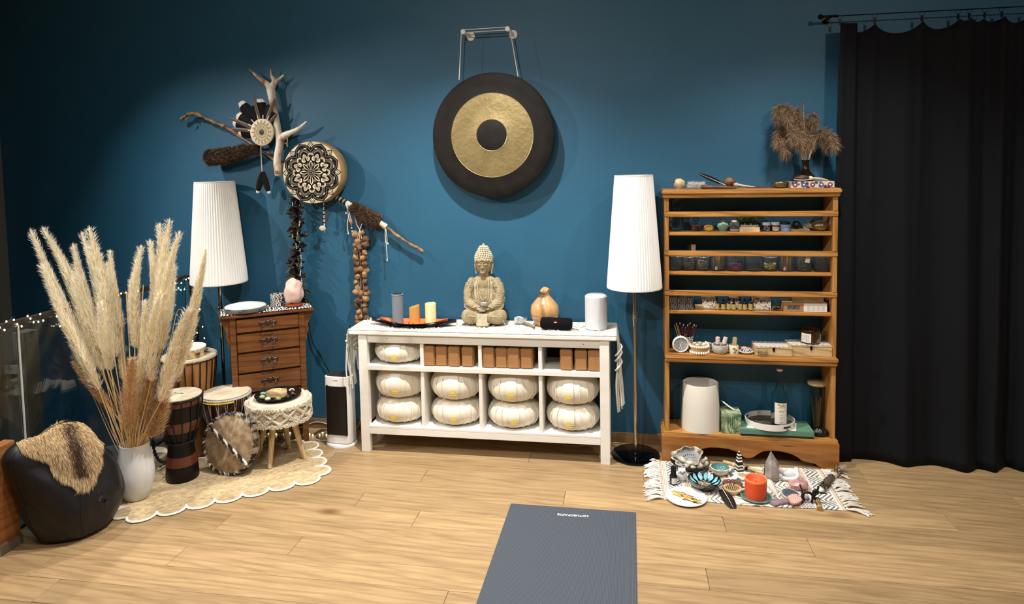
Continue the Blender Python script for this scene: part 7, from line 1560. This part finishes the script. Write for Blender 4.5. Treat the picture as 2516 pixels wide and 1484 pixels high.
# dark feather in front
A, B = F(1771, 1196, .022), F(1802, 1249, .003); t = T('dark_feather', 'large dark brown feather lying across the front edge of the rug', 'feather', A); d = B-A; L_ = d.length; m = MB()
for s in (-1, 1): m.sheet(lambda a, v: (s*a*.030*math.sin(PI*min(1, .12+.8*v))**.5, L_*(.12+.88*v), .006*math.sin(v*3)-.004*a*a), 4, 14)
o = m.o('vane', mat('brown_black_feather', (30, 25, 23), .45), t, smooth=60); q_ = MB().tube([(0, L_*i/8, .006*math.sin(i/8*3)+.0012) for i in range(9)], [.0022*(1-i/10) for i in range(9)], 6).o('quill', mat('white_quill', (234, 230, 222)), t)
for o_ in (o, q_): o_.rotation_euler = d.to_track_quat('Y', 'Z').to_euler()
# cream bowl with teal glaze and white shell
P = on(1771, 1172)+Vector((0, .03, 0)); kk = pm(P); r = 23*kk; t = T('small_ceramic_bowl', 'small cream bowl with teal glazed inside', 'bowl', P)
MB().lathe([(.0001, 0), (r*.4, 0), (r*.85, .018), (r, .042), (r*.92, .044), (.93*r, .042)], 36, cap=False).o('bowl', mat('cream_stoneware', (212, 202, 180), .6, c2=(190, 178, 152), sc=40), t, smooth=60)
MB().lathe([(r*.93, .042), (r*.78, .018), (r*.35, .006), (.0001, .005)], 36, cap=False).o('teal_glaze', mat('teal_glaze', (84, 134, 134), .2), t, smooth=60)
P = on(1792, 1180)+Vector((0, .02, 0)); tag(MB().sheet(lambda a, v: ((.045*v)*math.cos(lerp(-2.6, .6, a)), (.045*v)*math.sin(lerp(-2.6, .6, a)), .004+.010*v*v+.0015*math.sin(a*40)*v), 60, 8).o('scallop_shell', mat('white_shell', (232, 230, 228), .35), loc=P, smooth=60), 'white ribbed scallop shell beside the cream bowl', 'shell')
def stickobj(name, label, a, b, z0_, z1_, rr_, mt, cat='stick', tipm=None):
    A, B = F(*a, z0_), F(*b, z1_); t = T(name, label, cat, A); d = B-A
    MB().tube([(0, 0, 0), d*.33, d*.66, d], [rr_, rr_*1.05, rr_*.98, rr_], 14).o('stick_body', mt, t, smooth=50)
    if tipm: MB().tube([d*.82, d*1.01], rr_*1.12, 14).o('pale_end', tipm, t)
    return t, d
stickobj('wooden_peg', 'short pale wooden peg lying behind the cream bowl', (1777, 1134), (1806, 1142), .016, .014, .0095, palewh, tipm=mat('pinkish_stone_end', (214, 190, 182), .6))
P = on(1817, 1158); P.y += .012; kk = pm(P); h = zat(1107, P)-zr; t = T('striped_obelisk', 'black and white banded stone obelisk standing on the rug', 'obelisk', P); m = MB(); nb = 13
for i in range(nb):
    a, b = i/nb, (i+1)/nb; f0, f1 = (lerp(1, .5, a/.8) if a < .8 else lerp(.5, 0.02, (a-.8)/.2)), (lerp(1, .5, b/.8) if b < .8 else lerp(.5, .02, (b-.8)/.2)); w_ = 8*kk
    m.add([(sx__*w_*f0, sy__*w_*f0, a*h) for sx__, sy__ in ((-1, -1), (1, -1), (1, 1), (-1, 1))]+[(sx__*w_*f1, sy__*w_*f1, b*h) for sx__, sy__ in ((-1, -1), (1, -1), (1, 1), (-1, 1))], [(0, 1, 5, 4), (1, 2, 6, 5), (2, 3, 7, 6), (3, 0, 4, 7), (4, 5, 6, 7), (3, 2, 1, 0)], (0, 1, 0, 1, 0, 0, 1, 0, 1, 0, 1, 0, 1)[i])
m.o('obelisk_body', [mat('banded_black', (24, 24, 26), .3), mat('banded_white', (222, 218, 208), .3)], t, rot=(0, 0, R(20)), smooth=20)
t, d = stickobj('wooden_whisk', 'pale wooden stick with burnt bristly end right of the obelisk', (1838, 1150), (1880, 1164), .012, .012, .0095, palewh); m = MB()
for i in range(120): m.blade((rnd.uniform(-.004, .012), rnd.uniform(-.006, .006), rnd.uniform(-.006, .006)), (-1, rnd.uniform(-.5, .7), rnd.uniform(-.5, .5)), rnd.uniform(.015, .03), .0022, 0)
m.o('burnt_bristles', black, t, smooth=-1, kind='stuff')
P = on(1800, 1200)+Vector((.004, .03, 0)); t = T('bead_bracelet', 'bracelet of glossy red-brown stone beads behind the lattice box', 'bracelet', P); bdm = mat('mahogany_bead', (84, 44, 34), .15, c2=(140, 96, 80), sc=30, coat=.5)
for i in range(13): a = 2*PI*i/13; MB().ell((0, 0, 0), (.0125, .0115, .0115), nu=12, nv=8, nz=.1, seed=i).o('bead', bdm, t, loc=(.040*math.cos(a), .026*math.sin(a), .0115), smooth=60)
P = on(1801, 1212)+Vector((0, .02, 0)); kk = pm(P); r = 22.5*kk; t = T('lattice_box', 'low round wooden box with pierced lattice lid', 'box', P)
MB().lathe([(.0001, 0), (r*.8, 0), (r*.96, .008), (r, .016), (r, .020), (r*.78, .022), (r*.76, .0205), (.0001, .0205)], 40).o('box_body', palewh, t, smooth=40)
m = MB()
for i in range(-3, 4):
    for j in range(-3, 4):
        if math.hypot(i, j) < 3.4: x, y = i*r*.21, j*r*.21; m.box(x-r*.07, x+r*.07, y-r*.07, y+r*.07, .0203, .0212)
m.o('lattice_hole', mat('dark_hole', (20, 16, 14), .8), t)
# orange candle on saucer
P = on(1861, 1232)+Vector((0, .042, 0)); kk = pm(P); t = T('teal_saucer', 'teal patterned saucer under the orange candle', 'saucer', P); r = 37*kk
MB().lathe([(.0001, 0), (r*.6, 0), (r*.97, .006), (r, .009), (r*.97, .010), (r*.65, .004), (.0001, .004)], 44, cap=False).o('saucer', mat('teal_ceramic', (96, 142, 136), .35, c2=(70, 116, 112), sc=50), t, smooth=60); m = MB()
for i in range(30): a = 2*PI*i/30; m.ell((r*.84*math.cos(a), r*.84*math.sin(a), .0085), (.0035, .0035, .0008), nu=6, nv=4)
m.o('rim_dots', mat('dark_teal_dot', (34, 60, 64), .5), t)
P2 = P+Vector((0, 0, .0045)); r = 25.5*kk; h = zat(1174, P2)-P2.z; t = T('orange_candle', 'wide orange pillar candle with melted hollow on the teal saucer', 'candle', P2)
MB().lathe([(.0001, 0), (r*.99, 0), (r, .003), (r, h*.85), (r*1.01, h-.003), (r*.97, h), (r*.82, h-.004), (r*.74, h-.02), (r*.5, h-.028), (.0001, h-.030)], 48, cap=False).o('wax', mat('orange_wax', (224, 78, 42), .55, kind='noise', sc=3, c2=(232, 96, 50), st=(.2, .2, 1)), t, smooth=60)
MB().lathe([(r*1.012, h*.88), (r*1.02, h-.003), (r*.98, h+.001), (r*.9, h-.001)], 48, cap=False).o('melted_rim', mat('light_orange_wax', (244, 136, 70), .45), t, smooth=60); MB().tube([(0, 0, h-.03), (.002, 0, h-.016)], .0015, 6).o('wick', black, t)
# crystal tower and dark stone
def crystal(name, label, px, py, top, w, mt, rz_=0, lean=0, dep=.8):
    P = on(px, py); kk = pm(P); h = zat(top, P)-zr; r = w/2*kk; t = T(name, label, 'crystal', P+Vector((0, r*.7, 0)), R(rz_)); m = MB()
    n = 6; vs = []
    for (f, z_) in ((.78, 0), (1.0, h*.15), (.98, h*.35), (.9, h*.55)):
        for i in range(n): a = 2*PI*i/n+.3; vs.append((r*f*math.cos(a)*(1+.1*math.sin(i*2)), r*f*dep*math.sin(a), z_+(r*.5*math.sin(i*2.3) if z_ > h*.5 else 0)))
    vs.append((-r*.15+lean, 0, h)); fs = [(k*n+i, k*n+(i+1) % n, (k+1)*n+(i+1) % n, (k+1)*n+i) for k in range(3) for i in range(n)]+[(3*n+i, 3*n+(i+1) % n, 4*n) for i in range(n)]+[tuple(reversed(range(n)))]
    m.add(vs, fs); m.o('crystal_body', mt, t, bevel=.001, bseg=1, smooth=15); return t
crystal('quartz_point', 'large clear smoky quartz point standing behind the orange candle', 1900, 1186, 1113, 40, mat('smoky_quartz', (196, 188, 180), .12, tr=.35, c2=(140, 132, 124), sc=14, det=6, ior=1.5, coat=.5))
P = on(1884, 1174)+Vector((0, .03, 0)); tag(MB().box(-.012, .012, -.008, .008, 0, .055).o('dark_stone_slab', mat('dark_green_stone', (62, 68, 62), .4, c2=(44, 48, 46), sc=30), loc=P, rot=(R(-8), R(10), 0), bevel=.003), 'dark stone slab leaning behind the quartz point', 'stone')
# swan
P = on(1940, 1180)+Vector((0, .01, 0)); kk = pm(P); t = T('swan_figurine', 'white ceramic swan with curved neck on the rug', 'figurine', P)
MB().ell((2*kk, .012, 13*kk), (19*kk, 12*kk, 12*kk), pw=.9).ell((-10*kk, .004, 18*kk), (13*kk, 4*kk, 9*kk)).ell((18*kk, .012, 20*kk), (7*kk, 9*kk, 9*kk)).o('swan_body', wo, t, smooth=60)
MB().tube(smoothpts([(16*kk, -.002, 20*kk), (18*kk, -.014, 12*kk), (8*kk, -.02, 6*kk), (-8*kk, -.022, 6*kk), (-17*kk, -.020, 8*kk), (-18*kk, -.018, 5*kk), (-12*kk, -.022, 3*kk)], 5), [6*kk]*6+[4.5*kk]*12+[4.2*kk]*7+[3.2*kk]*5+[2*kk], 10).o('neck_and_head', wo, t, smooth=60)
P = on(1903, 1200); t = T('spiral_shell', 'white textured cone shell between the candle and agates', 'shell', P, rot=(R(4), 0, 0)); A, B = F(1890, 1188, .014), F(1911, 1217, .006); m = MB(); d = B-A
for i in range(12): s = i/11; m.ell((A+d*s)-P, (.020*(1-.75*s)+.002,)*2+(.016*(1-.7*s)+.002,), nu=16, nv=8, nz=.12, ns=8, seed=i)
m.o('shell_whorl', mat('knit_white_shell', (226, 220, 210), .8, bump=.8, sc=160), t, smooth=60)
P = on(1966, 1208)+Vector((0, .03, 0)); tag(MB().ell((0, 0, .022), (.046, .030, .026), nz=.45, ns=1.8, seed=9, nu=14, nv=9).o('rose_quartz', mat('rose_quartz', (212, 164, 160), .25, c2=(190, 134, 134), sc=16, tr=.2, coat=.4), loc=P, smooth=12), 'rough pink rose quartz chunk behind the black animal figurine', 'crystal')
def slab(name, label, pts, z_, th, m1, m2, cat='stone', tilt=0):
    c_ = F(sum(p[0] for p in pts)/len(pts), sum(p[1] for p in pts)/len(pts), z_); Q = [F(*p, z_)-c_ for p in pts]; Q = [tuple(q_)[:2] for q_ in smoothpts([Vector((a.x, a.y, 0)) for a in Q]+[Vector((Q[0].x, Q[0].y, 0))], 3)[:-1]]
    t = T(name, label, cat, (c_.x, c_.y, z_)); MB().prism(Q, 0, th).o('slice_edge', m1, t, bevel=.0012); MB().prism([(x*.86, y*.86) for x, y in Q], th-.0001, th+.0008).o('slice_face', m2, t)
    if tilt: t.rotation_euler = (R(tilt), 0, 0)
slab('grey_stone_slice', 'flat mauve grey stone slice at the front of the rug', [(1890, 1238), (1900, 1229), (1925, 1229), (1935, 1222), (1952, 1230), (1950, 1238), (1925, 1240), (1905, 1245)], zr, .008, mat('mauve_slate', (138, 122, 128), .6, c2=(112, 98, 106), sc=30), mat('mauve_slate_face', (146, 130, 134), .5, c2=(120, 106, 112), sc=24))
slab('dark_agate_slice', 'polished dark blue-grey agate slice with white edge', [(1917, 1207), (1935, 1203), (1960, 1212), (1966, 1222), (1940, 1227), (1922, 1218)], .014, .007, mat('agate_white_edge', (206, 200, 194), .3), mat('agate_blue', (70, 78, 96), .12, c2=(96, 104, 120), sc=14, coat=.5), tilt=4)
slab('pink_agate_slice', 'round translucent pink agate slice with pale rings', [(1933, 1222), (1950, 1216), (1968, 1222), (1971, 1231), (1958, 1239), (1942, 1237)], .022, .006, mat('agate_pink_edge', (190, 130, 118), .3), mat('agate_pink', (206, 154, 140), .15, kind='wave', sc=30, dist=8, c2=(226, 196, 184), coat=.5), tilt=3)
# black animal figurine
P = on(1995, 1238)+Vector((0, .012, 0)); kk = pm(P); t = T('animal_figurine', 'slender black animal figurine with long ears and raised tail', 'figurine', P); m = MB()
def Q3(x, y, dy=0): return ((x-1995)*kk, dy, (1238-y)*kk*1.05)
m.tube(smoothpts([Q3(1974, 1217), Q3(1983, 1214), Q3(1992, 1215), Q3(1999, 1219), Q3(2001, 1210), Q3(2006, 1208), Q3(2010, 1212)], 4), [.0062]*8+[.0068]*8+[.0072]*6+[.008]*3, 10)
m.tube(smoothpts([Q3(1974, 1217), Q3(1972, 1207), Q3(1968, 1195)], 4), [.004]*4+[.0035]*4+[.002], 8)
for (a, b, c_, dy) in ((Q3(1975, 1217), Q3(1973, 1226), Q3(1974, 1236, -.01), -.01), (Q3(1977, 1218), Q3(1977, 1226), Q3(1981, 1232, .012), .012), (Q3(1998, 1219), Q3(1997, 1228), Q3(1995, 1237, -.01), -.01), (Q3(2000, 1219), Q3(2003, 1228), Q3(2008, 1233, .01), .01)): m.tube(smoothpts([a, (b[0], dy*.6, b[2]), (c_[0], dy, .003)], 4), [.0062]*4+[.0055]*4+[.0042], 8)
m.ell(Q3(2008, 1214), (.009, .0075, .009)).ell(Q3(2004, 1219), (.006, .006, .007))
m.tube(smoothpts([Q3(2008, 1208), Q3(2011, 1200), Q3(2009, 1196)], 3), [.003, .005, .0055, .0055, .005, .003, .001], 8); m.tube(smoothpts([Q3(2013, 1212), Q3(2022, 1213), Q3(2031, 1213)], 3), [.003, .004, .005, .005, .004, .003, .001], 8)
m.o('animal_body', mat('matte_black_figure', (14, 14, 16), .4), t, smooth=60)
P = on(2017, 1215)+Vector((0, .02, 0)); tag(MB().ell((0, 0, .014), (.020, .015, .015), nz=.25, seed=2).o('white_pebble', wo, loc=P, smooth=60), 'white pebble behind the ears of the black figurine', 'stone')
P = on(1983, 1232)+Vector((0, .02, 0)); tag(MB().ell((0, 0, .009), (.016, .012, .010), nz=.2, seed=3).o('grey_pebble', mat('grey_violet_stone', (150, 146, 160), .4), loc=P, smooth=60), 'grey pebble between the legs of the black figurine', 'stone')
stickobj('small_log', 'short brown and tan bark log at the front right of the rug', (2009, 1226), (2014, 1250), .020, .013, .0115, mat('banded_bark', (74, 62, 40), .7, kind='wave', sc=34, c2=(160, 136, 92), k=(.5, .6), dist=3), cat='log', tipm=mat('log_end', (168, 138, 88), .7))
A, B = F(2020, 1198, .02), F(2062, 1154, .024); t = T('feather_bundle', 'grey brown feather bundle tied with cream wrap at the right of the rug', 'feather bundle', A); d = B-A; m = MB()
fbm = [mat('feather_grey_brown', (98, 84, 70), .7), mat('feather_pale', (186, 174, 156), .7), mat('feather_dark', (46, 38, 34), .7)]
m.tube([(0, 0, 0), d*.3, d*.6, d*.9], [.010, .018, .017, .012], 12, 0)
sd_ = d.normalized()
for i in range(900):
    s = rnd.random(); v = sd_.cross(Vector((rnd.gauss(0, 1), rnd.gauss(0, 1), rnd.gauss(0, 1)))).normalized(); m.blade(d*s+v*.012, sd_*-.8+v*.4 if s < .62 else sd_*.9+v*.5, rnd.uniform(.015, .03), .004, rnd.choice((0, 0, 1, 2) if mnoise.noise(Vector((s*9, 0, 0))) < .1 else (2, 1, 0)))
m.o('feathers', fbm, t, smooth=-1); MB().tube([d*.56, d*.72], .0185, 14).o('cream_wrap', wrapm, t, bevel=.002); m = MB()
for i in range(160): m.blade(d*1.0, sd_+Vector((rnd.uniform(-.1, .9), rnd.uniform(-.5, .5), rnd.uniform(-.2, .4))), rnd.uniform(.03, .07), .0016, 1)
m.o('wispy_tips', fbm, t, smooth=-1, kind='stuff')
bpy.context.view_layer.update()
